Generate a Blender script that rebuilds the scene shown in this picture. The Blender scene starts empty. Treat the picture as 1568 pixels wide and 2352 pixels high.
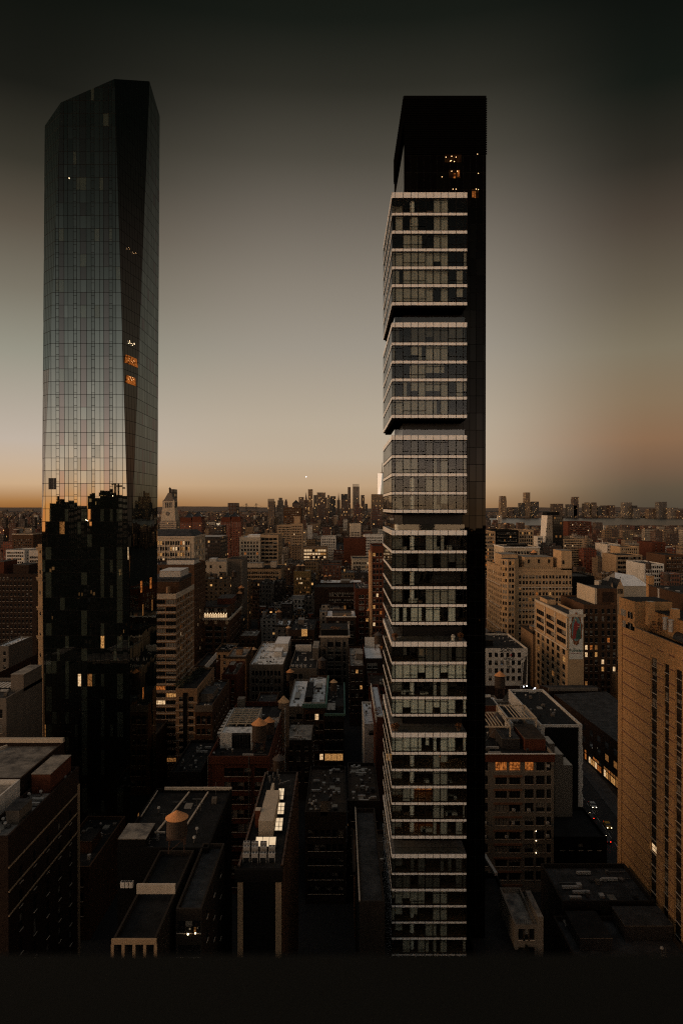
import bpy, math, random
from math import radians as RAD, pi, sin, cos, tan
from mathutils import Vector

rnd = random.Random(11)
SC = bpy.context.scene
COL = SC.collection
CZ, F, U0, V0 = 111.0, 1568.0, 784.0, 1165.0      # eye height, focal length and vanishing point in a 1568 px wide view

def X(u, Y): return (u - U0) / F * Y
def Z(v, Y): return CZ - (v - V0) / F * Y
def YX(u, x): return x * F / (u - U0)             # distance of a point on the plane x seen at u

# ------------------------------------------------------------------ materials
def newmat(name):
    m = bpy.data.materials.new(name); m.use_nodes = True
    nt = m.node_tree; nt.nodes.clear()
    out = nt.nodes.new('ShaderNodeOutputMaterial')
    return m, nt, out

class NT:
    """tiny node helper"""
    def __init__(s, nt): s.nt = nt
    def n(s, t, **kw):
        nd = s.nt.nodes.new(t)
        for k, v in kw.items(): setattr(nd, k, v)
        return nd
    def l(s, a, b): s.nt.links.new(a, b)
    def val(s, sock, v):
        if hasattr(v, 'is_output'): s.l(v, sock)
        else: sock.default_value = v
    def math(s, op, a, b=0.0, c=0.0, clamp=False):
        nd = s.n('ShaderNodeMath', operation=op, use_clamp=clamp)
        s.val(nd.inputs[0], a); s.val(nd.inputs[1], b); s.val(nd.inputs[2], c)
        return nd.outputs[0]
    def mix(s, f, a, b, blend='MIX'):
        nd = s.n('ShaderNodeMix', data_type='RGBA', blend_type=blend)
        s.val(nd.inputs[0], f); s.val(nd.inputs[6], a); s.val(nd.inputs[7], b)
        return nd.outputs[2]
    def noise(s, vec, scale, detail=3, rough=.6):
        nd = s.n('ShaderNodeTexNoise'); s.l(vec, nd.inputs['Vector'])
        nd.inputs['Scale'].default_value = scale; nd.inputs['Detail'].default_value = detail
        nd.inputs['Roughness'].default_value = rough
        return nd.outputs['Fac']
    def ramp(s, fac, stops, interp='LINEAR'):
        nd = s.n('ShaderNodeValToRGB'); cr = nd.color_ramp; cr.interpolation = interp
        while len(cr.elements) > 1: cr.elements.remove(cr.elements[0])
        cr.elements[0].position = stops[0][0]; cr.elements[0].color = c4(stops[0][1])
        for p, c in stops[1:]:
            e = cr.elements.new(p); e.color = c4(c)
        s.l(fac, nd.inputs[0]); return nd.outputs[0]

def c4(c):
    if isinstance(c, (int, float)): return (c, c, c, 1)
    return (c[0], c[1], c[2], 1)

def wall(name, col, col2=None, rough=.85, amt=1.0, course=0.0, brick=False):
    """masonry: mottled, streaked by rain, with soft courses"""
    m, nt, out = newmat(name); t = NT(nt)
    col2 = col2 or tuple(c * .62 for c in col)
    g = t.n('ShaderNodeNewGeometry'); P = g.outputs['Position']
    n1 = t.noise(P, .12, 4); n2 = t.noise(P, 1.7, 3)
    mp = t.n('ShaderNodeMapping'); mp.inputs['Scale'].default_value = (1.1, 1.1, .06); t.l(P, mp.inputs['Vector'])
    n3 = t.noise(mp.outputs[0], .9, 4)
    f = t.math('ADD', t.math('MULTIPLY', n1, .7), t.math('ADD', t.math('MULTIPLY', n2, .45), t.math('MULTIPLY', n3, .6)))
    f = t.math('MULTIPLY', t.math('SUBTRACT', f, .52), 1.7 * amt, clamp=True)
    c = t.mix(f, c4(col2), c4(col))
    if brick:
        sp = t.n('ShaderNodeSeparateXYZ'); t.l(P, sp.inputs[0])
        cb = t.n('ShaderNodeCombineXYZ'); t.l(t.math('ADD', sp.outputs[0], sp.outputs[1]), cb.inputs[0]); t.l(sp.outputs[2], cb.inputs[1])
        b = t.n('ShaderNodeTexBrick'); t.l(cb.outputs[0], b.inputs['Vector'])
        b.inputs['Scale'].default_value = 1.0; b.inputs['Brick Width'].default_value = .62; b.inputs['Row Height'].default_value = .24
        b.inputs['Mortar Size'].default_value = .02
        b.inputs['Color1'].default_value = (1, 1, 1, 1); b.inputs['Color2'].default_value = (.66, .64, .62, 1); b.inputs['Mortar'].default_value = (.8, .8, .8, 1)
        c = t.mix(.8, c, b.outputs['Color'], 'MULTIPLY')
    p = t.n('ShaderNodeBsdfPrincipled'); t.val(p.inputs['Base Color'], c); p.inputs['Roughness'].default_value = rough
    p.inputs['Specular IOR Level'].default_value = .12
    t.l(p.outputs[0], out.inputs[0]); return m

def roofmat(name, a, b, scale=.35, thr=.5, soft=.12):
    """flat roof: two tones of felt, gravel or old white coating, worn in patches"""
    m, nt, out = newmat(name); t = NT(nt)
    g = t.n('ShaderNodeNewGeometry'); P = g.outputs['Position']
    n1 = t.noise(P, scale, 6, .68); n2 = t.noise(P, 3.1, 2)
    f = t.ramp(n1, [(thr - soft, 0.0), (thr + soft, 1.0)])
    c = t.mix(f, c4(a), c4(b)); c = t.mix(.35, c, t.ramp(n2, [(.3, .45), (.7, 1.0)]), 'MULTIPLY')
    p = t.n('ShaderNodeBsdfPrincipled'); t.l(c, p.inputs['Base Color']); p.inputs['Roughness'].default_value = .8
    p.inputs['Specular IOR Level'].default_value = .2
    t.l(p.outputs[0], out.inputs[0]); return m

def plain(name, col, rough=.6, metal=0.0, spec=.4, var=.25):
    m, nt, out = newmat(name); t = NT(nt)
    g = t.n('ShaderNodeNewGeometry'); n = t.noise(g.outputs['Position'], .9, 4)
    c = t.mix(n, c4(tuple(k * (1 - var) for k in col)), c4(tuple(k * (1 + var * .6) for k in col)))
    p = t.n('ShaderNodeBsdfPrincipled'); t.l(c, p.inputs['Base Color'])
    p.inputs['Roughness'].default_value = rough; p.inputs['Metallic'].default_value = metal; p.inputs['Specular IOR Level'].default_value = spec
    t.l(p.outputs[0], out.inputs[0]); return m

def glow(name, col, strength, mixcol=(.2, .08, .02), scale=.9):
    """a lit room, lamp or sign: uneven warm light"""
    m, nt, out = newmat(name); t = NT(nt)
    g = t.n('ShaderNodeNewGeometry'); n = t.noise(g.outputs['Position'], scale, 3)
    c = t.mix(t.ramp(n, [(.36, 0.0), (.62, 1.0)]), c4(mixcol), c4(col))
    e = t.n('ShaderNodeEmission'); t.l(c, e.inputs[0]); e.inputs[1].default_value = strength
    t.l(e.outputs[0], out.inputs[0]); return m

def mirror_glass(name, base, refl, tint=(.86, .95, .92), rough=.015, lw=.12):
    """coated tower glazing: dark behind, reflecting more at a glancing angle"""
    m, nt, out = newmat(name); t = NT(nt)
    g = t.n('ShaderNodeNewGeometry'); n = t.noise(g.outputs['Position'], .25, 2)
    d = t.n('ShaderNodeBsdfDiffuse'); t.l(t.mix(n, c4(tuple(k * .6 for k in base)), c4(tuple(k * 1.3 for k in base))), d.inputs[0])
    gl = t.n('ShaderNodeBsdfGlossy'); gl.inputs[0].default_value = c4(tint); gl.inputs[1].default_value = rough
    lwn = t.n('ShaderNodeLayerWeight'); lwn.inputs[0].default_value = lw
    f = t.math('ADD', t.math('MULTIPLY', lwn.outputs['Fresnel'], .7), refl, clamp=True)
    mx = t.n('ShaderNodeMixShader'); t.l(f, mx.inputs[0]); t.l(d.outputs[0], mx.inputs[1]); t.l(gl.outputs[0], mx.inputs[2])
    t.l(mx.outputs[0], out.inputs[0]); return m

def clear_glass(name, refl=.028, tint=(.86, .9, .86)):
    m, nt, out = newmat(name); t = NT(nt)
    tr = t.n('ShaderNodeBsdfTransparent'); tr.inputs[0].default_value = c4(tint)
    gl = t.n('ShaderNodeBsdfGlossy'); gl.inputs[0].default_value = (1, 1, 1, 1); gl.inputs[1].default_value = .02
    lwn = t.n('ShaderNodeLayerWeight'); lwn.inputs[0].default_value = .12
    f = t.math('ADD', t.math('MULTIPLY', lwn.outputs['Fresnel'], .8), refl, clamp=True)
    mx = t.n('ShaderNodeMixShader'); t.l(f, mx.inputs[0]); t.l(tr.outputs[0], mx.inputs[1]); t.l(gl.outputs[0], mx.inputs[2])
    t.l(mx.outputs[0], out.inputs[0]); return m

def facade_mat(name, wp, hp, a, b, c, d, lit=.03, blind=.2, fixed=None, glasscol=.014, litstr=1.1, jitter=0.0):
    """wall with its windows as surface pattern, for buildings too far to show a window's parts. Wall tone from Object Info colour."""
    m, nt, out = newmat(name); t = NT(nt)
    g = t.n('ShaderNodeNewGeometry'); P = g.outputs['Position']
    sp = t.n('ShaderNodeSeparateXYZ'); t.l(P, sp.inputs[0])
    sn = t.n('ShaderNodeSeparateXYZ'); t.l(g.outputs['True Normal'], sn.inputs[0])
    oi = t.n('ShaderNodeObjectInfo')
    ax = t.math('GREATER_THAN', t.math('ABSOLUTE', sn.outputs[0]), .6)
    u = t.math('ADD', t.math('MULTIPLY', sp.outputs[0], t.math('SUBTRACT', 1.0, ax)), t.math('MULTIPLY', sp.outputs[1], ax))
    uu = t.math('ADD', t.math('DIVIDE', u, wp), t.math('MULTIPLY', oi.outputs['Random'], 7.3))
    zz = t.math('ADD', t.math('DIVIDE', sp.outputs[2], hp), t.math('MULTIPLY', oi.outputs['Random'], 3.1))
    fu = t.math('FRACT', uu); fz = t.math('FRACT', zz)
    mk = t.math('MULTIPLY', t.math('MULTIPLY', t.math('GREATER_THAN', fu, a), t.math('LESS_THAN', fu, b)),
                t.math('MULTIPLY', t.math('GREATER_THAN', fz, c), t.math('LESS_THAN', fz, d)))
    side = t.math('LESS_THAN', t.math('ABSOLUTE', sn.outputs[2]), .5)
    mk = t.math('MULTIPLY', mk, side)
    cb = t.n('ShaderNodeCombineXYZ'); t.l(t.math('FLOOR', uu), cb.inputs[0]); t.l(t.math('FLOOR', zz), cb.inputs[1]); t.l(t.math('MULTIPLY', oi.outputs['Random'], 91.0), cb.inputs[2])
    wn = t.n('ShaderNodeTexWhiteNoise', noise_dimensions='3D'); t.l(cb.outputs[0], wn.inputs['Vector'])
    r = wn.outputs['Value']
    islit = t.math('MULTIPLY', mk, t.math('GREATER_THAN', r, 1 - lit))
    isbl = t.math('LESS_THAN', r, blind)
    base = c4(fixed) if fixed else oi.outputs['Color']
    n1 = t.noise(P, .06, 4); n2 = t.noise(P, .8, 3)
    st = t.ramp(t.math('ADD', t.math('MULTIPLY', n1, .6), t.math('MULTIPLY', n2, .4)), [(.3, .6), (.7, 1.1)])
    wc = t.mix(1.0, base, st, 'MULTIPLY')
    # floor line under each storey
    bandf = t.math('LESS_THAN', fz, .1)
    wc = t.mix(t.math('MULTIPLY', bandf, .3), wc, c4(.05))
    rc = t.ramp(t.math('FRACT', t.math('MULTIPLY', oi.outputs['Random'], 13.7)), [(0, .006), (.5, .016), (.68, .05), (.8, (.16, .15, .135)), (1, (.55, .53, .5))])
    rc = t.mix(1.0, rc, t.ramp(t.noise(P, .4, 5), [(.35, .5), (.65, 1.0)]), 'MULTIPLY')
    gc = t.mix(isbl, c4(glasscol), c4((.12, .11, .095)))
    colr = t.mix(mk, wc, gc); colr = t.mix(t.math('GREATER_THAN', sn.outputs[2], .5), colr, rc)
    p = t.n('ShaderNodeBsdfPrincipled'); t.l(colr, p.inputs['Base Color'])
    t.l(t.math('SUBTRACT', .85, t.math('MULTIPLY', mk, .6)), p.inputs['Roughness'])
    p.inputs['Specular IOR Level'].default_value = .3
    p.inputs['Emission Color'].default_value = (1, .52, .18, 1)
    t.l(t.math('MULTIPLY', islit, t.math('MULTIPLY', t.math('FRACT', t.math('MULTIPLY', r, 517.0)), litstr)), p.inputs['Emission Strength'])
    t.l(p.outputs[0], out.inputs[0]); return m

M = {}
def setup_materials():
    W = lambda k, c, **kw: M.__setitem__(k, wall(k, c, **kw))
    W('brick_red', (.12, .04, .022), brick=True); W('brick_brown', (.1, .054, .03), brick=True)
    W('brick_tan', (.33, .205, .115), brick=True); W('brick_buff', (.52, .3, .135), amt=.9, brick=True)
    W('brick_dark', (.038, .023, .016), brick=True); W('stone_tan', (.42, .29, .175)); W('stone_gold', (.46, .31, .175))
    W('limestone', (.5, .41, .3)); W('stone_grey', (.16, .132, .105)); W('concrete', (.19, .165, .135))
    W('white_paint', (.66, .62, .56)); W('white_brick', (.6, .55, .48), brick=True, amt=1.3); W('cream', (.55, .46, .35))
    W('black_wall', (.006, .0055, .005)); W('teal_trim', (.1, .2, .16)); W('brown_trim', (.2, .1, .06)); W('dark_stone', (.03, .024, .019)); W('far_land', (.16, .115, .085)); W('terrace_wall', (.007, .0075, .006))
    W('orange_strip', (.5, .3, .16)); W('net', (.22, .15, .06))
    M['pale_trim'] = wall('pale_trim', (.55, .46, .36))
    RO = lambda k, *a, **kw: M.__setitem__(k, roofmat(k, *a, **kw))
    RO('roof_tar', .004, .014); RO('roof_grey', .02, .055); RO('roof_white', .12, (.82, .81, .78), thr=.42, scale=.5); RO('roof_pale', .06, (.3, .265, .22), thr=.45)
    RO('roof_snowy', .45, (.86, .85, .83), thr=.36); RO('roof_brown', (.02, .014, .01), (.055, .036, .022)); RO('asphalt', .014, .028); RO('ground', .007, .016, scale=.02)
    RO('roof_worn', .045, (.3, .27, .23), scale=.22, thr=.5, soft=.16); RO('roof_slate', (.02, .022, .025), (.05, .05, .05)); RO('pavement', .035, .06)
    PL = lambda k, c, **kw: M.__setitem__(k, plain(k, c, **kw))
    PL('frame_dark', (.025, .022, .02)); PL('frame_white', (.5, .47, .42)); PL('frame_brown', (.1, .06, .04))
    PL('steel', (.17, .16, .15), metal=.6, rough=.45); PL('pale_metal', (.36, .34, .31), rough=.5); PL('rust', (.06, .028, .015))
    PL('tank_wood', (.055, .037, .025), rough=.9); PL('tank_wood_pale', (.22, .15, .095), rough=.9); PL('tank_cone', (.62, .27, .1), rough=.85); PL('tank_cone_dark', (.06, .045, .035)); PL('tank_cone_tan', (.58, .34, .16)); PL('timber', (.5, .4, .28), rough=.8)
    PL('leaf_dark', (.02, .028, .014), rough=.8); PL('leaf_autumn', (.14, .06, .02), rough=.8); PL('bark', (.05, .035, .025), rough=.9)
    PL('curtain', (.34, .325, .285), rough=.9); PL('curtain_bright', (.66, .66, .59), rough=.9); PL('curtain_dark', (.09, .085, .075), rough=.9)
    PL('room_dark', (.035, .03, .027), rough=.9); PL('room_wall', (.3, .28, .24), rough=.9); PL('white_column', (.8, .77, .7)); PL('floor_wood', (.16, .1, .06))
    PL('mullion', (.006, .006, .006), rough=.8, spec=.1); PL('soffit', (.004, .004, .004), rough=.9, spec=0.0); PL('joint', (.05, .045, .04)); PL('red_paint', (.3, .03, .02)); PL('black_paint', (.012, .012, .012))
    PL('poster_white', (.6, .57, .5)); PL('gold', (.17, .06, .018)); PL('poster_teal', (.12, .2, .2)); PL('poster_red', (.22, .025, .02)); PL('poster_green', (.02, .07, .05)); PL('poster_dark', (.03, .025, .025)); PL('skin', (.36, .22, .15))
    PL('car_dark', (.03, .03, .033), rough=.3, spec=.5); PL('car_light', (.4, .39, .37), rough=.3, spec=.5); PL('car_yellow', (.5, .27, .03), rough=.3, spec=.5); PL('rubber', (.015, .015, .015)); PL('kerb', (.16, .15, .14)); PL('lane_paint', (.5, .48, .44))
    M['spandrel'] = plain('spandrel', (.76, .755, .735), rough=.28, spec=.5, var=.12); PL('umbrella', (.6, .57, .52))
    M['terrace'] = roofmat('terrace', .07, .12)
    M['pane_dark'] = mirror_glass('pane_dark', (.012, .012, .012), .02, tint=(1, 1, 1), rough=.06); M['pane_blind'] = mirror_glass('pane_blind', (.2, .18, .15), .02, tint=(1, 1, 1), rough=.06)
    M['pane_lit'] = glow('pane_lit', (1, .5, .16), .6, scale=2.2); M['pane_lit_dim'] = glow('pane_lit_dim', (1, .42, .12), .25, scale=2); M['pane_lit_white'] = glow('pane_lit_white', (1, .7, .4), .95, (.4, .22, .09), scale=2)
    M['lamp_warm'] = glow('lamp_warm', (1, .6, .28), 3.0, (1, .5, .2)); M['lamp'] = glow('lamp', (1, .8, .5), 6.0, (1, .7, .4)); M['lamp_white'] = glow('lamp_white', (.9, .92, 1), 7.0, (.9, .9, 1)); M['tail_light'] = glow('tail_light', (1, .03, .01), 5.0, (1, .02, .01)); M['head_light'] = glow('head_light', (1, .85, .6), 5.0, (1, .8, .5))
    M['skylight_lit'] = glow('skylight_lit', (1, .76, .48), .85, (.85, .6, .36), scale=.7); M['room_glim'] = glow('room_glim', (1, .4, .14), .016, (.3, .1, .03)); M['orange_lounge'] = glow('orange_lounge', (1, .28, .05), .42, (.03, .006, .002), scale=1.3); M['orange_room'] = glow('orange_room', (1, .3, .06), .42, (.08, .015, .004), scale=1.7)
    M['tower_glass_a'] = mirror_glass('tower_glass_a', (.002, .004, .0035), .13); M['tower_glass_b'] = mirror_glass('tower_glass_b', (.003, .005, .004), .155)
    M['tower_glass_c'] = mirror_glass('tower_glass_c', (.003, .005, .0045), .12, tint=(.92, .88, .88)); M['tower_blind'] = mirror_glass('tower_blind', (.032, .04, .031), .12)
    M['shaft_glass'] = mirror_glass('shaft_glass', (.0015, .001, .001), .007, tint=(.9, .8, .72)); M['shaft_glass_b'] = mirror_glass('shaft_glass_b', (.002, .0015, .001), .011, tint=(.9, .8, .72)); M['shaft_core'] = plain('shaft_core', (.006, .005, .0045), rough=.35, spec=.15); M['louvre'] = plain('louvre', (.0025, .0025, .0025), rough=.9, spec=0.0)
    M['side_glass'] = mirror_glass('side_glass', (.05, .05, .045), .12, tint=(1, .98, .95)); M['clear_glass'] = clear_glass('clear_glass'); M['rail_glass'] = clear_glass('rail_glass', .05, (.9, .93, .9))
    M['sky_mirror'] = mirror_glass('sky_mirror', (.4, .4, .4), .32, tint=(1, 1, 1), lw=.3)
    M['fac_loft'] = facade_mat('fac_loft', 2.9, 3.9, .22, .78, .22, .76, lit=.016, blind=.22); M['fac_apt'] = facade_mat('fac_apt', 3.6, 3.0, .28, .72, .3, .78, lit=.05, blind=.25)
    M['fac_grid'] = facade_mat('fac_grid', 2.2, 3.5, .15, .85, .28, .82, lit=.018, blind=.15); M['fac_far'] = facade_mat('fac_far', 9.0, 9.0, .25, .75, .25, .75, lit=.025, blind=.3, litstr=1.6)
    M['fac_tower'] = facade_mat('fac_tower', 7.0, 9.0, .2, .8, .15, .85, lit=.05, blind=.15, glasscol=.02, litstr=.9)
    for i, c in enumerate([(.12, .055, .032), (.14, .085, .05), (.26, .18, .11), (.04, .025, .018), (.55, .48, .39), (.08, .06, .048)]):
        M['fac_mass%d' % i] = facade_mat('fac_mass%d' % i, 7.0, 6.0, .25, .75, .25, .75, lit=.02, blind=.3, fixed=c, litstr=1.8)
    # water
    m, nt, out = newmat('river_water'); t = NT(nt); g = t.n('ShaderNodeNewGeometry')
    p = t.n('ShaderNodeBsdfPrincipled'); p.inputs['Base Color'].default_value = (.02, .022, .022, 1); p.inputs['Specular IOR Level'].default_value = .3; p.inputs['Roughness'].default_value = .3; p.inputs['IOR'].default_value = 1.33
    bp = t.n('ShaderNodeBump'); bp.inputs['Strength'].default_value = .5; bp.inputs['Distance'].default_value = 1.0
    t.l(t.noise(g.outputs['Position'], .05, 5), bp.inputs['Height']); t.l(bp.outputs[0], p.inputs['Normal']); t.l(p.outputs[0], out.inputs[0]); M['river_water'] = m
setup_materials()

# ------------------------------------------------------------------ mesh building
class MB:
    def __init__(s): s.v, s.f, s.m, s.mats = [], [], [], []
    def mi(s, m):
        if isinstance(m, str): m = M[m]
        if m not in s.mats: s.mats.append(m)
        return s.mats.index(m)
    def poly(s, pts, m):
        i = len(s.v); s.v += [tuple(p) for p in pts]; s.f.append(tuple(range(i, i + len(pts)))); s.m.append(s.mi(m))
    def box(s, x0, x1, y0, y1, z0, z1, m, top=None, bottom=True):
        a = (x0, y0, z0), (x1, y0, z0), (x1, y1, z0), (x0, y1, z0), (x0, y0, z1), (x1, y0, z1), (x1, y1, z1), (x0, y1, z1)
        q = [(0, 1, 5, 4), (1, 2, 6, 5), (2, 3, 7, 6), (3, 0, 4, 7)]
        i = len(s.v); s.v += a; k = s.mi(m)
        for f in q: s.f.append(tuple(i + j for j in f)); s.m.append(k)
        s.f.append((i + 4, i + 5, i + 6, i + 7)); s.m.append(s.mi(top or m))
        if bottom: s.f.append((i + 3, i + 2, i + 1, i)); s.m.append(k)
    def prism(s, pts, z0, z1, m, top=None):
        n = len(pts)
        for i in range(n):
            a, b = pts[i], pts[(i + 1) % n]
            s.poly([(a[0], a[1], z0), (b[0], b[1], z0), (b[0], b[1], z1), (a[0], a[1], z1)], m)
        s.poly([(p[0], p[1], z1) for p in pts], top or m)
    def cyl(s, cx, cy, z0, z1, r0, r1, m, n=16, cap=True):
        i = len(s.v); k = s.mi(m)
        for j in range(n):
            a = 2 * pi * j / n; s.v.append((cx + r0 * cos(a), cy + r0 * sin(a), z0))
        for j in range(n):
            a = 2 * pi * j / n; s.v.append((cx + r1 * cos(a), cy + r1 * sin(a), z1))
        for j in range(n):
            q = (j + 1) % n; s.f.append((i + j, i + q, i + n + q, i + n + j)); s.m.append(k)
        if cap:
            s.f.append(tuple(i + n + j for j in range(n))); s.m.append(k)
            s.f.append(tuple(i + n - 1 - j for j in range(n))); s.m.append(k)
    def bar(s, p, q, w, m, h=None):
        p, q = Vector(p), Vector(q); d = (q - p).normalized(); h = h or w
        up = Vector((0, 0, 1)) if abs(d.z) < .9 else Vector((1, 0, 0))
        a = d.cross(up).normalized() * w / 2; b = a.cross(d).normalized() * h / 2
        c = [p - a - b, p + a - b, p + a + b, p - a + b, q - a - b, q + a - b, q + a + b, q - a + b]
        i = len(s.v); s.v += [tuple(x) for x in c]; k = s.mi(m)
        for f in [(0, 1, 5, 4), (1, 2, 6, 5), (2, 3, 7, 6), (3, 0, 4, 7), (0, 3, 2, 1), (4, 5, 6, 7)]:
            s.f.append(tuple(i + j for j in f)); s.m.append(k)
    def sphere(s, c, r, m, n=10, k=7, sz=1.0):
        i0 = len(s.v); mi = s.mi(m)
        for a in range(k + 1):
            th = pi * a / k
            for b in range(n):
                ph = 2 * pi * b / n; s.v.append((c[0] + r * sin(th) * cos(ph), c[1] + r * sin(th) * sin(ph), c[2] + r * sz * cos(th)))
        for a in range(k):
            for b in range(n):
                q = (b + 1) % n; s.f.append((i0 + a * n + b, i0 + (a + 1) * n + b, i0 + (a + 1) * n + q, i0 + a * n + q)); s.m.append(mi)
    def mesh(s, name, off=(0, 0, 0)):
        me = bpy.data.meshes.new(name)
        me.from_pydata([(v[0] - off[0], v[1] - off[1], v[2] - off[2]) for v in s.v], [], s.f)
        for m in s.mats: me.materials.append(m)
        me.polygons.foreach_set('material_index', s.m); me.update(); return me
    def build(s, name, parent=None, at=None):
        """one mesh object; vertices are given in world space"""
        off = wloc(parent) if parent else Vector(at or (0, 0, 0))
        o = bpy.data.objects.new(name, s.mesh(name, off)); COL.objects.link(o)
        if parent: o.parent = parent
        else: o.location = off
        return o

def wloc(o):
    v = Vector(o.location)
    while o.parent: o = o.parent; v += Vector(o.location)
    return v

THINGS = []
def tag(o, label, cat, group=None):
    o['label'] = label; o['category'] = cat
    if group: o['group'] = group
    THINGS.append(o); return o
def thing(name, label, cat, loc=(0, 0, 0), group=None):
    o = bpy.data.objects.new(name, None); o.empty_display_size = .5; COL.objects.link(o); o.location = loc
    return tag(o, label, cat, group)
def struct(o, kind='structure'): o['kind'] = kind; return o
def children(o): return [c for c in bpy.data.objects if c.parent is o]
KIDS = {}
def copy_tree(root, kids, loc, rz, label, group=None, scale=1.0):
    r = root.copy(); COL.objects.link(r); r.location = loc; r.rotation_euler = (0, 0, rz); r.scale = (scale,) * 3
    r['label'] = label
    if group: r['group'] = group
    for ch, sub in kids:
        c = ch.copy(); COL.objects.link(c); c.parent = r
        for g in sub:
            d = g.copy(); COL.objects.link(d); d.parent = c
    THINGS.append(r); return r

# ------------------------------------------------------------------ windows
WINDOWS = []      # (root, key, world location, rotation)
WMESH = {}
def winmesh(key):
    if key in WMESH: return WMESH[key]
    w, h, kind, frame, style = key
    b = MB(); y = .2
    if kind == 'blind':
        hz = h * .45
        b.poly([(-w/2, y, 0), (w/2, y, 0), (w/2, y, hz), (-w/2, y, hz)], 'pane_dark'); b.poly([(-w/2, y, hz), (w/2, y, hz), (w/2, y, h), (-w/2, y, h)], 'pane_blind')
    else:
        mm = {'dark': 'pane_dark', 'shade': 'pane_blind', 'lit': 'pane_lit', 'dim': 'pane_lit_dim', 'white': 'pane_lit_white', 'room': 'orange_room'}[kind]
        b.poly([(-w/2, y, 0), (w/2, y, 0), (w/2, y, h), (-w/2, y, h)], mm)
    t = .09
    for x0, x1, z0, z1 in ((-w/2, -w/2 + t, 0, h), (w/2 - t, w/2, 0, h), (-w/2 + t, w/2 - t, 0, t), (-w/2 + t, w/2 - t, h - t, h)):
        b.box(x0, x1, y - .06, y - .003, z0, z1, frame)
    if style in ('sash', 'double'): b.box(-w/2 + t, w/2 - t, y - .05, y - .003, h * .5 - .04, h * .5 + .04, frame)
    n = {'sash': 1, 'double': 2, 'triple': 3, 'quad': 4, 'plain': 1}[style]
    for i in range(1, n):
        xx = -w/2 + w * i / n; b.box(xx - .05, xx + .05, y - .065, y - .002, t, h - t, frame)
    b.box(-w/2 - .06, w/2 + .06, -.12, 0.05, -.12, -.002, frame if frame == 'frame_white' else 'pale_trim')
    WMESH[key] = b.mesh('window'); return WMESH[key]

def facade(b, face, a0, a1, plane, z0, z1, cols, rows, m, reveal=.3):
    """a wall pierced by real openings, with reveals. face F looks to -Y, R to +X, L to -X"""
    if face == 'F': T = lambda a, d, z: (a, plane + d, z)
    elif face == 'R': T = lambda a, d, z: (plane - d, a, z)
    else: T = lambda a, d, z: (plane + d, a, z)
    q = lambda A, B, Cc, D: b.poly([T(A, 0, Cc), T(B, 0, Cc), T(B, 0, D), T(A, 0, D)], m)
    rows = sorted(rows); zz = z0
    for ra, rb in rows:
        if ra > zz: q(a0, a1, zz, ra)
        aa = a0
        for ca, cb in sorted(cols):
            if ca > aa: q(aa, ca, ra, rb)
            for (p, r) in (((ca, ra), (cb, ra)), ((cb, ra), (cb, rb)), ((cb, rb), (ca, rb)), ((ca, rb), (ca, ra))):
                b.poly([T(p[0], 0, p[1]), T(r[0], 0, r[1]), T(r[0], reveal, r[1]), T(p[0], reveal, p[1])], m)
            aa = cb
        if a1 > aa: q(aa, a1, ra, rb)
        zz = rb
    if z1 > zz: q(a0, a1, zz, z1)

def pick(lit, blind):
    r = rnd.random()
    if r < lit: return rnd.choice(['lit', 'lit', 'dim', 'white', 'room'])
    if r < lit + blind: return rnd.choice(['blind', 'blind', 'shade'])
    return 'dark'

def add_windows(root, face, plane, cols, rows, frame, style, lit, blind):
    rot = {'F': 0, 'R': pi/2, 'L': -pi/2}[face]
    for ra, rb in rows:
        for ca, cb in cols:
            a = (ca + cb) / 2; key = (round(cb - ca, 2), round(rb - ra, 2), pick(lit, blind), frame, style)
            loc = {'F': (a, plane, ra), 'R': (plane, a, ra), 'L': (plane, a, ra)}[face]
            WINDOWS.append((root, key, loc, rot, rb - ra, cb - ca))

def even(a0, a1, n, w, marg=None):
    if not n: return []
    marg = (a1 - a0) * .06 if marg is None else marg
    s = (a1 - a0 - 2 * marg) / n
    return [(a0 + marg + s * (i + .5) - w/2, a0 + marg + s * (i + .5) + w/2) for i in range(n)]
def pairs(a0, a1, n, w, gap=.5, marg=None):
    out = []
    for c0, c1 in even(a0, a1, n, 2 * w + gap, marg): out += [(c0, c0 + w), (c1 - w, c1)]
    return out
def rowsof(ztop, zmin, p, h):
    out = []; z = ztop
    while z - h > zmin: out.append((z - h, z)); z -= p
    return out

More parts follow.
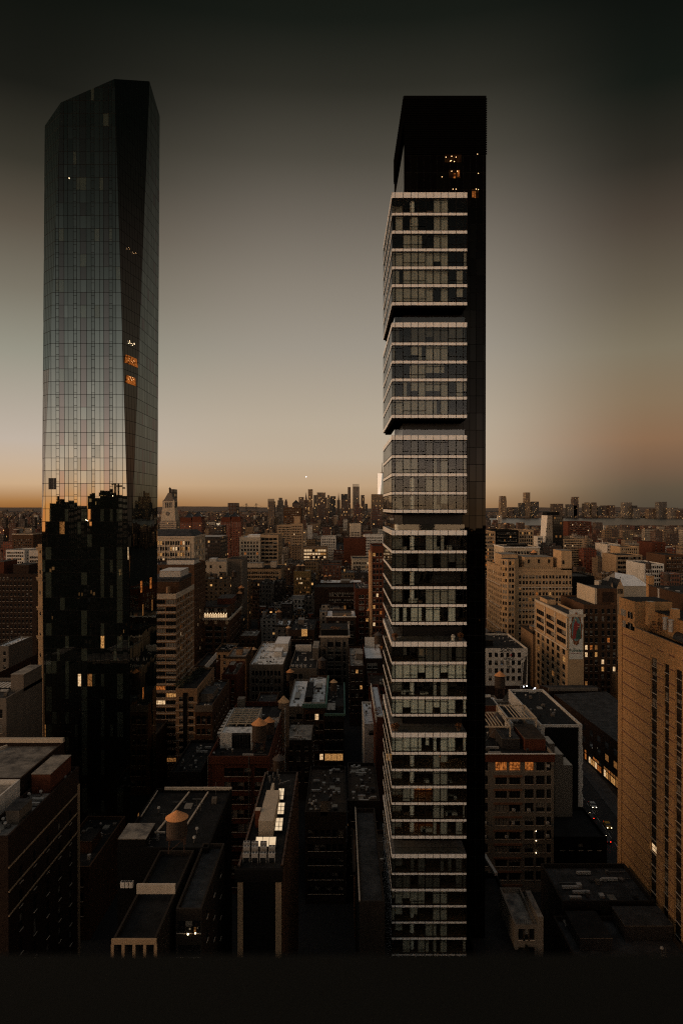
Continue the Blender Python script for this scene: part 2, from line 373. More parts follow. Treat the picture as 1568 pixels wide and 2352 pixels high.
FOOT = []   # footprints taken
PROT = [(364, 405, 1208, 1160), (413, 553, 1240, 975), (1249, 1293, 1250, 895)]   # what must stay in sight: columns, depth of view, distance
def bld(name, label, u0, u1, v, Y, depth, wm, rm, fcols=None, scols=None, w=1.4, h=2.0, p=4.0, t=2.0, zmin=3, par=1.0, cornice=None,
        frame='frame_dark', style='sash', lit=.025, blind=.25, string=None, cat='building', group=None, pairf=False, pairside=False, sides=None, z=None, zb=0, x0=None, x1=None, sw=None, corn=(.5, .9)):
    """a flat-roofed building from where its front roof edge stands in the view, at distance Y"""
    x0 = X(u0, Y) if x0 is None else x0; x1 = X(u1, Y) if x1 is None else x1; z1 = Z(v, Y) if z is None else z
    y0, y1 = Y, Y + depth
    root = thing(name, label, cat, ((x0 + x1) / 2, (y0 + y1) / 2, zb), group)
    FOOT.append((x0 - 1, x1 + 1, y0 - 1, y1 + 1))
    if u1 > u0 and Y > 250: PROT.append((u0, u1, v + (34 if Y > 500 else 60), Y))
    b = MB(); rows = rowsof(z1 - t, max(zmin, zb + 1), p, h)
    fc = (pairs if pairf else even)(x0, x1, fcols, w) if isinstance(fcols, int) else (fcols or [])
    facade(b, 'F', x0, x1, y0, zb, z1, fc, rows if fc else [], wm)
    face = sides or ('R' if (x0 + x1) / 2 < 0 else 'L')
    sw = sw or w
    sc = (pairs if pairside else even)(y0, y1, scols, sw) if isinstance(scols, int) else (scols or [])
    facade(b, face, y0, y1, x1 if face == 'R' else x0, zb, z1, sc, rows if sc else [], wm)
    oth = x0 if face == 'R' else x1
    b.poly([(oth, y0, zb), (oth, y1, zb), (oth, y1, z1), (oth, y0, z1)], wm); b.poly([(x0, y1, zb), (x1, y1, zb), (x1, y1, z1), (x0, y1, z1)], wm)
    # parapet: coping and inner faces
    pw = .35; ix0, ix1, iy0, iy1, zr = x0 + pw, x1 - pw, y0 + pw, y1 - pw, z1 - par
    for A in ([(x0, y0), (x1, y0), (ix1, iy0), (ix0, iy0)], [(x1, y0), (x1, y1), (ix1, iy1), (ix1, iy0)], [(x1, y1), (x0, y1), (ix0, iy1), (ix1, iy1)], [(x0, y1), (x0, y0), (ix0, iy0), (ix0, iy1)]):
        b.poly([(q[0], q[1], z1) for q in A], wm)
    for A, B in (((ix0, iy0), (ix1, iy0)), ((ix1, iy0), (ix1, iy1)), ((ix1, iy1), (ix0, iy1)), ((ix0, iy1), (ix0, iy0))):
        b.poly([(A[0], A[1], zr), (B[0], B[1], zr), (B[0], B[1], z1), (A[0], A[1], z1)], wm)
    b.build('wall', root)
    r = MB(); r.poly([(ix0, iy0, zr), (ix1, iy0, zr), (ix1, iy1, zr), (ix0, iy1, zr)], rm); r.build('roof', root)
    if cornice:
        c = MB(); o, hh = corn
        xs0, xs1 = x0 - o, x1 + o
        c.box(xs0, xs1, y0 - o, y0 - .004, z1 - hh, z1 + .06, cornice)
        if face == 'R': c.box(x1 + .004, xs1, y0, y1, z1 - hh, z1 + .06, cornice)
        else: c.box(xs0, x0 - .004, y0, y1, z1 - hh, z1 + .06, cornice)
        n = max(4, int((x1 - x0) / 1.2))
        for i in range(n):
            a = x0 + (x1 - x0) * (i + .5) / n; c.box(a - .15, a + .15, y0 - o * .7, y0 - .004, z1 - hh - .45, z1 - hh - .003, cornice)
        c.build('cornice', root)
    if string:
        s = MB()
        for ra, rb in rows:
            s.box(x0 - .08, x1 + .08, y0 - .14, y0 - .004, ra - .75, ra - .5, string)
            if face == 'R': s.box(x1 + .004, x1 + .14, y0 - .02, y1, ra - .747, ra - .497, string)
            else: s.box(x0 - .14, x0 - .004, y0 - .02, y1, ra - .747, ra - .497, string)
        s.build('string_course', root)
    if fc: add_windows(root, 'F', y0, fc, rows, frame, style, lit, blind)
    if sc: add_windows(root, face, x1 if face == 'R' else x0, sc, rows, frame, style, lit, blind)
    root_info = dict(root=root, x0=x0, x1=x1, y0=y0, y1=y1, z=z1, zr=zr, face=face, rows=rows)
    return root_info

def addbox(B, name, fx0, fx1, fy0, fy1, h, wm, rm=None, z=None):
    """a bulkhead, penthouse or shaft on a roof, in fractions of the roof"""
    x0 = B['x0'] + (B['x1'] - B['x0']) * fx0; x1 = B['x0'] + (B['x1'] - B['x0']) * fx1
    y0 = B['y0'] + (B['y1'] - B['y0']) * fy0; y1 = B['y0'] + (B['y1'] - B['y0']) * fy1
    z0 = B['zr'] if z is None else z
    m = MB(); m.box(x0, x1, y0, y1, z0, z0 + h, wm, rm or wm, bottom=False)
    m.box(x0 - .1, x1 + .1, y0 - .1, y1 + .1, z0 + h, z0 + h + .15, 'stone_grey', rm or 'roof_tar', bottom=False)
    m.build(name, B['root']); return (x0, x1, y0, y1, z0 + h + .15)

def clutter(B, n, seed):
    """pipes, vents, masts, ducts and small housings of one roof, each a part of its own"""
    q = random.Random(seed); x0, x1, y0, y1, z = B['x0'] + .8, B['x1'] - .8, B['y0'] + .8, B['y1'] - .8, B['zr']
    if x1 - x0 < 2: return
    for i in range(int(n * 1.5)):
        m = MB(); x, y = q.uniform(x0, x1 - 1.2), q.uniform(y0, y1 - 1.2); k = q.random()
        if k < .36: s = q.uniform(.5, 1.1); m.box(x, x + s, y, y + s * q.uniform(.7, 1.3), z, z + q.uniform(.5, 1.3), q.choice(['steel', 'pale_metal', 'stone_grey', 'roof_grey'])); nm = 'roof_unit'
        elif k < .62: m.cyl(x, y, z, z + 1.1, .16, .16, 'steel', 8); m.cyl(x, y, z + 1.0, z + 1.35, .36, .26, 'pale_metal', 8); nm = 'roof_vent'
        elif k < .7: h = q.uniform(2, 4.5); m.bar((x, y, z), (x, y, z + h), .07, 'steel'); m.bar((x - .5, y, z + h * .7), (x + .5, y, z + h * .7), .05, 'steel'); nm = 'antenna'
        elif k < .8: m.box(x, min(x1, x + q.uniform(2, 4)), y, y + .6, z + .2, z + .8, 'pale_metal'); nm = 'duct'
        elif k < .9: m.bar((x, y, z + .3), (min(x + q.uniform(2, 6), x1), y, z + .3), .16, 'steel'); nm = 'pipe'
        else: m.box(x, x + 1.6, y, y + 2.2, z, z + .35, 'pale_metal', 'pane_blind'); nm = 'roof_hatch'
        m.build(nm, B['root'])
# ------------------------------------------------------------------ sky, sun, camera
def setup_world():
    w = bpy.data.worlds.new('World'); SC.world = w; w.use_nodes = True
    nt = w.node_tree; nt.nodes.clear(); t = NT(nt)
    out = nt.nodes.new('ShaderNodeOutputWorld'); bg = nt.nodes.new('ShaderNodeBackground'); t.l(bg.outputs[0], out.inputs[0])
    tc = t.n('ShaderNodeTexCoord'); nv = t.n('ShaderNodeVectorMath', operation='NORMALIZE'); t.l(tc.outputs['Generated'], nv.inputs[0])
    sp = t.n('ShaderNodeSeparateXYZ'); t.l(nv.outputs[0], sp.inputs[0])
    zc = t.math('MAXIMUM', sp.outputs[2], 0.0)
    # the dawn sky ahead: height gradients to the left, straight on and to the right, blended round the compass
    f = t.math('ADD', t.math('DIVIDE', t.math('ARCTAN2', sp.outputs[0], sp.outputs[1]), 2 * pi), .5)
    w = t.n('ShaderNodeSeparateColor'); t.l(t.ramp(f, SKY_WEIGHTS, 'EASE'), w.inputs[0])
    def part(wt, col): return t.mix(1.0, col, t.mix(wt, c4(0.0), c4(1.0)), 'MULTIPLY')
    ahead = t.mix(1.0, t.mix(1.0, part(w.outputs[0], t.ramp(zc, SKY_LEFT)), part(w.outputs[1], t.ramp(zc, SKY_AHEAD)), 'ADD'), part(w.outputs[2], t.ramp(zc, SKY_RIGHT)), 'ADD')
    # the brighter half behind and to the left, where the sun is about to rise
    az_hi = t.ramp(f, AZ_HIGH, 'EASE'); az_lo = t.ramp(f, AZ_STOPS, 'EASE')
    az = t.mix(t.math('EXPONENT', t.math('DIVIDE', zc, -.13)), az_hi, az_lo)
    tint = t.mix(t.math('EXPONENT', t.math('DIVIDE', zc, -HZ_H)), c4(1.0), t.ramp(f, HZ_STOPS, 'EASE'))
    back = t.mix(1.0, t.mix(1.0, t.ramp(zc, SKY_BEHIND), az, 'MULTIPLY'), tint, 'MULTIPLY')
    wb = t.math('SUBTRACT', 1.0, t.math('ADD', w.outputs[0], t.math('ADD', w.outputs[1], w.outputs[2])), clamp=True)
    c = t.mix(1.0, ahead, part(wb, back), 'ADD')
    # thin clear-air skylight of the hour before sunrise
    ns = t.n('ShaderNodeTexSky', sky_type='NISHITA'); ns.sun_disc = False
    ns.sun_elevation = RAD(SUN_EL); ns.sun_rotation = RAD(SUN_AZ); ns.altitude = 100
    vm = t.n('ShaderNodeVectorMath', operation='SCALE'); t.l(ns.outputs[0], vm.inputs[0]); vm.inputs['Scale'].default_value = .00008
    ad = t.mix(1.0, c, vm.outputs[0], 'ADD')
    t.l(ad, bg.inputs[0]); bg.inputs[1].default_value = SKY_STRENGTH

SUN_EL, SUN_AZ = 9.0, -100.0          # low, to the left and a little behind
SKY_STRENGTH = 1.0
SKY_LEFT = [(0, (0.305, 0.1274, 0.0343)), (0.0086, (0.3916, 0.1878, 0.0612)), (0.0316, (0.5972, 0.402, 0.2346)), (0.06, (0.5776, 0.4397, 0.314)), (0.0903, (0.5271, 0.4452, 0.3663)), (0.205, (0.305, 0.2918, 0.2307)), (0.28, (0.1912, 0.1714, 0.1301)), (0.3566, (0.1022, 0.0844, 0.0612)), (0.42, (0.0395, 0.0356, 0.0252)), (0.492, (0.011, 0.011, 0.008)), (0.58, (0.0044, 0.0056, 0.004)), (.68, (0.0044, 0.0056, 0.004)), (.82, (.2, .2, .195)), (1.0, (.3, .305, .305))]
SKY_AHEAD = [(0, (0.3515, 0.1946, 0.0887)), (0.0127, (0.4125, 0.2542, 0.1329)), (0.0312, (0.5149, 0.3515, 0.2086)), (0.0713, (0.5149, 0.4125, 0.3005)), (0.12, (0.4793, 0.402, 0.305)), (0.2264, (0.3372, 0.3005, 0.2462)), (0.31, (0.2462, 0.2159, 0.1746)), (0.39, (0.15, 0.1301, 0.1046)), (0.455, (0.0742, 0.0666, 0.0513)), (0.522, (0.0273, 0.0262, 0.0194)), (0.579, (0.0091, 0.011, 0.008)), (0.62, (0.0065, 0.008, 0.0056)), (.68, (0.0065, 0.008, 0.0056)), (.82, (.2, .2, .195)), (1.0, (.3, .305, .305))]
SKY_RIGHT = [(0, (0.0887, 0.0685, 0.0452)), (0.0249, (0.1144, 0.0844, 0.0529)), (0.055, (0.1812, 0.1095, 0.0648)), (0.0911, (0.2542, 0.1441, 0.0782)), (0.14, (0.2423, 0.1683, 0.0999)), (0.207, (0.2086, 0.1746, 0.117)), (0.28, (0.1301, 0.107, 0.0742)), (0.3595, (0.0685, 0.0529, 0.0382)), (0.42, (0.0273, 0.0242, 0.0176)), (0.495, (0.0075, 0.0097, 0.007)), (0.58, (0.0037, 0.0048, 0.0037)), (.68, (0.0037, 0.0048, 0.0037)), (.82, (.2, .2, .195)), (1.0, (.3, .305, .305))]
SKY_BEHIND = [(0.0, (5.2, 3.7, 2.35)), (.03, (6.2, 4.6, 3.25)), (.073, (6.6, 5.15, 4.05)), (.136, (5.7, 4.85, 4.05)), (.225, (3.85, 3.65, 3.15)), (.312, (2.12, 2.07, 1.78)),
              (.39, (.98, .985, .83)), (.46, (.43, .445, .37)), (.524, (.175, .192, .155)), (.6, (.1, .11, .09)), (.7, (.5, .5, .48)), (.82, (2.6, 2.6, 2.55)), (1.0, (3.5, 3.55, 3.55))]
SKY_WEIGHTS = [(.25, (0, 0, 0)), (.37, (1, 0, 0)), (.43, (1, 0, 0)), (.492, (0, 1, 0)), (.525, (0, 1, 0)), (.5686, (0, 0, 1)), (.63, (0, 0, 1)), (.73, (0, 0, 0))]
# how bright the sky behind is round the compass (0.25 left, 0.75 right, 0 and 1 straight behind): close to the horizon and high up
AZ_STOPS = [(0.0, .52), (.06, .75), (.12, .8), (.24, .7), (.5, .1), (.76, .03), (.88, .25), (1.0, .52)]
AZ_HIGH = [(0.0, .055), (.12, .055), (.24, .2), (.36, .085), (.5, .085), (.76, .06), (.88, .06), (1.0, .055)]
HZ_STOPS = [(0.0, (.85, .75, .62)), (.055, (1.15, .62, .24)), (.12, (1.3, .7, .3)), (.25, (1.6, .95, .5)), (.5, 1.0), (.75, (.9, .9, 1.0)), (1.0, (.85, .75, .62))]
HZ_H = .035

def setup_light_camera():
    sun = bpy.data.lights.new('sun', 'SUN'); sun.energy = SUN_E; sun.angle = RAD(50); sun.color = (1, .56, .26)
    so = bpy.data.objects.new('sun', sun); COL.objects.link(so)
    a = RAD(SUN_AZ); e = RAD(SUN_EL); d = Vector((sin(a) * cos(e), cos(a) * cos(e), sin(e)))
    so.rotation_euler = d.to_track_quat('Z', 'Y').to_euler(); so.location = (-300, -100, 300)
    cam = bpy.data.cameras.new('camera'); co = bpy.data.objects.new('camera', cam); COL.objects.link(co); SC.camera = co
    cam.sensor_fit = 'HORIZONTAL'; cam.sensor_width = 36; cam.lens = 36; cam.clip_start = .1; cam.clip_end = 90000
    co.location = (0, 0, CZ); co.rotation_euler = (RAD(90 - .402), 0, 0)
    cam.dof.use_dof = True; cam.dof.focus_distance = 260; cam.dof.aperture_fstop = 1.8
    vs = SC.view_settings; vs.view_transform = 'Standard'; vs.look = 'None'; vs.exposure = 0; vs.gamma = 1
    SC.cycles.max_bounces = 6; SC.cycles.transparent_max_bounces = 8; SC.cycles.glossy_bounces = 3; SC.cycles.diffuse_bounces = 2
    SC.cycles.use_denoising = False; SC.cycles.filter_width = 1.15; SC.cycles.sample_clamp_indirect = 2
SUN_E = 1.7

# ------------------------------------------------------------------ ground, river, far land
def setup_ground():
    g = MB(); S = 60000
    g.poly([(-S, -3000, 0), (S, -3000, 0), (S, S, 0), (-S, S, 0)], 'ground'); struct(g.build('ground'))
    r = MB()
    r.poly([(820, 3700, .6), (1080, 3500, .6), (1500, 3050, .6), (2600, 2750, .6), (5200, 2500, .6), (5200, 6700, .6), (2000, 6850, .6), (1300, 6900, .6)], 'river_water'); struct(r.build('river_water'))
    h = MB(); q = random.Random(3)
    n = 90; top = []
    for i in range(n + 1):
        x = -16000 + 32000 * i / n; top.append((x, 88 + 22 * sin(i * .21) + 12 * sin(i * .63 + 1) + q.uniform(-6, 6) + (30 if x < -2500 else 0)))
    for i in range(n):
        (xa, za), (xb, zb) = top[i], top[i + 1]
        h.poly([(xa, 19000, 0), (xb, 19000, 0), (xb, 21500, zb), (xa, 21500, za)], 'far_land'); h.poly([(xa, 21500, za), (xb, 21500, zb), (xb, 26000, 0), (xa, 26000, 0)], 'far_land')
    struct(h.build('hills'))
    # the street on the right, with kerbs, lane paint and a crossing
    s = MB(); s.poly([(80, 165, .02), (94, 165, .02), (103, 330, .02), (89, 330, .02)], 'asphalt'); struct(s.build('street'))
    p = MB(); p.prism([(94, 165), (100, 165), (109, 330), (103, 330)], .0, .15, 'kerb', 'pavement'); p.prism([(75, 165), (80, 165), (89, 330), (84, 330)], 0, .15, 'kerb', 'pavement'); struct(p.build('pavement'))
    l = MB()
    for i in range(26):
        y = 168 + i * 6; x = 87 + (y - 165) * .0545
        l.poly([(x - .07, y, .026), (x + .07, y, .026), (x + .25, y + 3, .026), (x + .1, y + 3, .026)], 'lane_paint')
    for i in range(9):
        x = 83.2 + i * 1.4; l.poly([(x, 205, .026), (x + .6, 205, .026), (x + .75, 208.5, .026), (x + .15, 208.5, .026)], 'lane_paint')
    struct(l.build('lane_markings'))

# ------------------------------------------------------------------ the faceted tower on the left
def clip(poly, a, lo, hi):
    for side, lim in ((1, lo), (-1, hi)):
        out = []
        for i in range(len(poly)):
            p, q = poly[i], poly[(i + 1) % len(poly)]
            dp, dq = side * (p[a] - lim), side * (q[a] - lim)
            if dp >= 0: out.append(p)
            if (dp > 0 and dq < 0) or (dp < 0 and dq > 0):
                k = dp / (dp - dq); out.append(tuple(p[j] + (q[j] - p[j]) * k for j in range(2)))
        poly = out
        if len(poly) < 3: return []
    return poly

def glazed_facet(root, pts, zs, colw, mats, nrm, gap=.14, name='curtain_wall', backing='mullion', lit=None, proud=.05, sub=None):
    """glass panes clipped into one planar facet; what shows between them is the mullion grid behind"""
    o = Vector(pts[0]); n = Vector(nrm).normalized()
    e1 = Vector((0, 0, 1)).cross(n).normalized(); e2 = n.cross(e1).normalized()
    if e2.z < 0: e1, e2 = -e1, -e2
    P = [((Vector(p) - o).dot(e1), (Vector(p) - o).dot(e2)) for p in pts]
    us = [p[0] for p in P]; kz = e2.z
    back = MB(); back.poly(pts, backing); bo = back.build(name, root)
    g = MB(); cuts = [min(us)]; i = 0
    while cuts[-1] < max(us): cuts.append(cuts[-1] + colw[i % len(colw)]); i += 1
    for zi in range(len(zs) - 1):
        t0, t1 = (zs[zi] - o.z) / kz + gap / 2, (zs[zi + 1] - o.z) / kz - gap / 2
        for ci in range(len(cuts) - 1):
            c = clip(P, 1, t0, t1)
            c = clip(c, 0, cuts[ci] + gap / 2, cuts[ci + 1] - gap / 2) if c else c
            if len(c) < 3: continue
            mm = mats(zi, ci, zs[zi])
            tx, tz = rnd.uniform(-.004, .004), rnd.uniform(-.004, .004)
            cu, cv = c[0]
            cells = [c]
            if sub and sub(zi, ci) and len(c) == 4:
                lo, hi = min(q[1] for q in c), max(q[1] for q in c)
                cells = [x for x in (clip(c, 1, lo, lo + .35), clip(c, 1, lo + .47, hi - 1.0), clip(c, 1, hi - .88, hi)) if len(x) > 2]
            for cc in cells:
                g.poly([tuple(o + e1 * a + e2 * b_ + n * (proud + tx * (a - cu) + tz * (b_ - cv))) for a, b_ in cc], mm)
    go = g.build('glass_panes', bo)
    return bo

def faceted_tower():
    root = thing('glass_tower', 'tall faceted dark glass tower with sloped top, mirroring the dawn sky', 'tower', (-78, 226, 0))
    FOOT.append((-97, -63, 209, 250))
    BL, BR = (-91.3, 211, 0), (-65.5, 211, 0); LA, RA = (-92.6, 211, 102), (-65.55, 211, 88)
    TL, TR = (-86.3, 211, 235.7), (-69.8, 211, 242.9); RT = (-65.5, 234, 256.5); BRt = (-65.5, 247, 252); BRb = (-65.5, 240, 0); LT = (-95, 219.6, 233.3); LBt = (-95, 247, 238); LBb = (-91.3, 240, 0)
    fl = 3.93; zs = [0.0]
    z = 111 - 13 * fl * 2 - 2.0
    zs = [111 - .5 + fl * k for k in range(-28, 38)]
    zs = [0.5] + [q for q in zs if q > 2]
    q = random.Random(5)
    def mats(zi, ci, zz):
        r = q.random()
        if zz < 108:
            strip = ci % 8 in (1, 5)
            if r < (.42 if strip else .05): return 'tower_blind'
            if r > .985: return q.choice(['pane_lit_dim', 'pane_lit_dim', 'pane_lit_white', 'pane_lit'])
            return 'tower_glass_c'
        col = (ci * 7) % 5
        if r < .05: return 'tower_blind'
        
        return ['tower_glass_a', 'tower_glass_b', 'tower_glass_a', 'tower_glass_c', 'tower_glass_b'][col] if r < .8 else 'tower_glass_b'
    cw = [1.1, 1.9, 1.5, 1.0, 1.6, 1.2, 1.7, 1.0]
    glazed_facet(root, [BL, BR, RA, TR, TL, LA], zs, cw, mats, (0, -1, 0), sub=lambda zi, ci: ci % 8 in (3, 7))
    glazed_facet(root, [LA, TL, LT], zs, [1.3], lambda a, b, c: 'side_glass' if c < 150 else 'tower_glass_b', (Vector(TL) - Vector(LA)).cross(Vector(LT) - Vector(LA)) * (1 if (Vector(TL) - Vector(LA)).cross(Vector(LT) - Vector(LA)).y < 0 else -1))
    nn = (Vector(TR) - Vector(RA)).cross(Vector(RT) - Vector(RA)); nn = nn if nn.x > 0 else -nn
    def chamf(zi, ci, zz):
        return 'tower_glass_c'
    glazed_facet(root, [RA, RT, TR], zs, [1.7], chamf, nn)
    def sidem(zi, ci, zz):
        r = q.random()
        if zz < 100 and r > .975: return q.choice(['pane_lit_dim', 'orange_room'])
        return 'tower_glass_a' if r < .6 else ('tower_glass_b' if r < .9 else 'tower_glass_c')
    glazed_facet(root, [BR, BRb, BRt, RT, RA], zs, [2.3, 1.3, 1.9], sidem, (1, 0, 0))
    m = MB(); m.poly([BL, LA, LT, LBt, LBb], 'mullion'); m.poly([LBb, LBt, BRt, BRb], 'mullion'); m.build('rear_wall', root)
    rr = MB()
    cen = (-80, 232, 243)
    ring = [TL, TR, RT, BRt, LBt, LT]
    for i in range(6): rr.poly([ring[i], ring[(i + 1) % 6], cen], 'mullion')
    rr.build('roof', root)
    # louvred plant-room openings in the front
    l = MB()
    for k in range(3):
        x = X(112 + k * 6.2, 211); l.box(x, x + .72, 210.86, 210.9, Z(1124, 211), Z(1098, 211), 'black_paint')
        for j in range(9): l.box(x, x + .72, 210.82, 210.858, Z(1124, 211) + .35 * j, Z(1124, 211) + .35 * j + .1, 'frame_dark')
    l.build('louvre', root)
    # ceiling lamps seen through the glass
    for uu, vv, n in ((200, 1195, 3), (162, 412, 1), (260, 1140, 1)):
        a = MB(); Yp = 222 if uu > 280 else 210.8
        for i in range(n): a.sphere((X(uu - n + 2 * i, Yp if Yp < 215 else 219.0) , (210.75 if Yp < 215 else 219.0), Z(vv + (i % 3) - 1, Yp)), .11, 'lamp', 6, 4)
        if Yp < 215: a.build('ceiling_lamp', root)
    # stepped chamfer lamps sit on the facet itself
    o = Vector(RA); n_ = nn.normalized()
    for vv, rad in ((592, .06), (802, .11), (842, .07), (882, .1)):
        a = MB(); zz = Z(vv, 222); k = (zz - 88) / (250 - 88)
        for i in range(7):
            fr = .3 + .4 * i / 6 + rnd.uniform(-.04, .04)
            pL = Vector(RA).lerp(Vector(TR), k); pR = Vector(RA).lerp(Vector(RT), k * .95)
            p = pL.lerp(pR, fr); p.z = zz + .3 * ((i * 3) % 4) + rnd.uniform(-.1, .1)
            a = MB(); a.sphere(tuple(p + n_ * .25), rad * .8, 'lamp' if 800 < vv < 810 else 'lamp_warm', 6, 4); a.build('ceiling_lamp', root)
    for va, vb, f0, f1 in ((829, 848, .06, .96), (874, 892, .1, .9)):
        a = MB(); P = []
        for vv, fr in ((vb, f0), (vb, f1), (va, f1 - .1), (va, f0 + .1)):
            zz = Z(vv, 222); k = (zz - 88) / (250 - 88); p = Vector(RA).lerp(Vector(TR), k).lerp(Vector(RA).lerp(Vector(RT), k * .95), fr); p.z = zz; P.append(tuple(p + n_ * .16))
        a.poly(P, 'orange_lounge'); a.build('lit_room', root)
    return root

# ------------------------------------------------------------------ the tower of stacked glass boxes on the right
def stacked_tower():
    Y0, k = 130.0, F / 130.0
    zz = lambda v: CZ - (v - V0) / k
    xx = lambda u: (u - U0) / k
    root = thing('stacked_tower', 'slender black tower with seven cantilevered glass boxes banded in white', 'tower', (19, 145, 0))
    FOOT.append((8, 30, 128, 163))
    xl, xr, yb = xx(900), xx(1072), 157.0
    cx0, cx1, cy0, cy1, ct = 12.4, 28.6, 135.6, 161.0, 192.4
    # dark shaft
    zs = [0.5 + 3.4 * i for i in range(0, 60)]
    q = random.Random(21)
    gm = lambda a, b, c: 'shaft_glass' if q.random() < .7 else 'shaft_glass_b'
    glazed_facet(root, [(cx0, cy0, 0), (cx1, cy0, 0), (cx1, cy0, zz(345) + 1.8), (cx0, cy0, zz(345) + 1.8)], zs, [1.25, 1.35], gm, (0, -1, 0), gap=.1, name='shaft_wall')
    glazed_facet(root, [(cx0, cy0, 0), (cx0, cy1, 0), (cx0, cy1, zz(300)), (cx0, cy0, zz(300))], zs, [2.2], lambda a, b, c: 'side_glass' if c > 160 else 'shaft_glass_b', (-1, 0, 0), gap=.1, name='shaft_wall')
    m = MB(); m.poly([(cx1, cy0, 0), (cx1, cy1, 0), (cx1, cy1, ct), (cx1, cy0, ct)], 'mullion'); m.poly([(cx0, cy1, 0), (cx1, cy1, 0), (cx1, cy1, ct), (cx0, cy1, ct)], 'mullion')
    m.poly([(cx0, cy0, ct - 1), (cx1, cy0, ct - 1), (cx1, cy1, ct - 1), (cx0, cy1, ct - 1)], 'mullion'); m.build('shaft_core', root)
    c = MB()   # louvred crown with open parapet frame on the left
    zb = zz(345) + 1.8
    n = int((ct - zb) / .45)
    c.box(cx0, cx1, cy0 - .15, cy0 - .02, zb, ct, 'louvre')
    for i in range(n): c.box(cx0 - .05, cx1 + .12, cy0 - .3, cy0 - .153, zb + i * .45, zb + i * .45 + .2, 'louvre')
    c.box(cx0 - .12, cx0 - .02, cy0 - .15, cy1, ct - 5.4, ct, 'louvre')
    for i in range(26):
        y = cy0 + (cy1 - cy0) * i / 26; c.box(cx0 - .22, cx0 - .122, y, y + .25, ct - 5.3, ct - .05, 'louvre')
    c.build('crown', root)
    # lit apartments at the top of the shaft
    for (ua, ub, va, vb, mt) in ((1020, 1058, 353, 375, 'glim'), (1030, 1056, 392, 411, 'glim'), (1040, 1044.5, 400, 411, 'orange'), (1049, 1053.5, 393, 408, 'orange'), (1082, 1098, 436, 456, 'glim'), (1083, 1091, 441, 456, 'orange')):
        Yf = cy0 - (.15 if mt == 'orange' else .13); m = MB()
        m.poly([(X(ua, Yf), Yf, Z(vb, Yf)), (X(ub, Yf), Yf, Z(vb, Yf)), (X(ub, Yf), Yf, Z(va, Yf)), (X(ua, Yf), Yf, Z(va, Yf))], {'glim': 'room_glim', 'orange': 'orange_room'}[mt]); m.build('lit_room', root)
    lamps = ((1023, 363), (1036, 361), (1046, 363), (1033, 372), (1042, 373), (1095, 356), (1036, 395), (1049, 395), (1014, 408), (1097, 400), (1039, 436), (1046, 436), (1092, 436), (1097, 437), (1035, 371))
    for i, (u, v) in enumerate(lamps):
        m = MB(); Yf = cy0 - .25; m.sphere((X(u, Yf), Yf, Z(v, Yf)), .085, 'lamp_warm', 6, 4); m.build('ceiling_lamp', root)
    # boxes
    pods = [
        (443, [(443, 457), (489.7, 497), (530.5, 538.6), (571.5, 579), (612.5, 620), (653, 661), (694, 702.5)], 'oppcccb'),
        (740.5, [(740.5, 752.8), (786.4, 794), (828, 835.8), (869, 876.6), (910.6, 918.5), (952, 960.7)], 'dcpcc'),
        (999, [(999, 1011), (1045, 1052.5), (1086.5, 1094.6), (1129, 1136.5), (1170, 1178.6)], 'dppo'),
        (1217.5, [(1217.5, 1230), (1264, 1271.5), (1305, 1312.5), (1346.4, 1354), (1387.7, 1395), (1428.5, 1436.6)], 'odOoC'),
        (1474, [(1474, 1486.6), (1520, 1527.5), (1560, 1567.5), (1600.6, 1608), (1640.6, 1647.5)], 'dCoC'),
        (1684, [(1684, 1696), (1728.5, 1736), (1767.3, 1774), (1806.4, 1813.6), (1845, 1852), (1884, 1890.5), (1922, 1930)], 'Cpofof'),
        (1965, [(1965, 1975), (2008, 2014), (2045, 2052), (2083, 2089), (2121, 2126.5), (2158, 2164), (2196, 2202), (2236, 2242), (2276, 2282)], 'ddpppppp'),
    ]
    us = [899.6, 907.2, 925, 943, 960, 977, 994.7, 1011.3, 1028.7, 1046.8, 1063.5, 1072]
    xs = [xx(u) for u in us]
    r = random.Random(77)
    for pi_, (vt, bands, styles) in enumerate(pods):
        zt, zbm = zz(bands[0][0]), zz(bands[-1][1])
        pod = MB()
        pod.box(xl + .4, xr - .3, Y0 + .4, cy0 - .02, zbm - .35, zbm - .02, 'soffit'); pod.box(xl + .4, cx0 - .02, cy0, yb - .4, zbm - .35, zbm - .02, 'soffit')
        pod.poly([(xr - .02, Y0 + .3, zbm), (xr - .02, cy0, zbm), (xr - .02, cy0, zt), (xr - .02, Y0 + .3, zt)], 'shaft_glass')
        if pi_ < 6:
            zr0 = zz(pods[pi_ + 1][0]) - .3; pod.box(cx0 - .12, xr, cy0 - .3, cy0 - .16, zr0, zbm - .36, 'shaft_core')  # dark sheet added over the core; recess darkness put into its colour
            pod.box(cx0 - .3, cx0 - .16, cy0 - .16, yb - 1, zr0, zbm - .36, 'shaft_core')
        po = pod.build('glass_box', root)
        for bi, (va, vb) in enumerate(bands):
            za, zb_ = zz(va), zz(vb); b = MB()
            # spandrel panels between joints, and the slab they hide
            for i in range(len(xs) - 1):
                b.box(xs[i] + .05, xs[i + 1] - .05, Y0 - .06, Y0 + .1, zb_ + .06, za - .06, 'spandrel')
            b.box(xl, xr, Y0 + .104, cy0 - .01, zb_ + .02, za - .02, 'joint', 'terrace' if bi == 0 else 'floor_wood')
            b.box(xl + .11, cx0 - .01, cy0 - .01, yb, zb_ + .02, za - .02, 'joint', 'terrace' if bi == 0 else 'floor_wood')
            n = 12
            for i in range(n):
                ya = Y0 + .12 + (yb - Y0 - .12) * i / n; b.box(xl - .06, xl + .1, ya + .05, ya + (yb - Y0 - .12) / n - .05, zb_ + .06, za - .06, 'spandrel')
            b.build('spandrel_band', po)
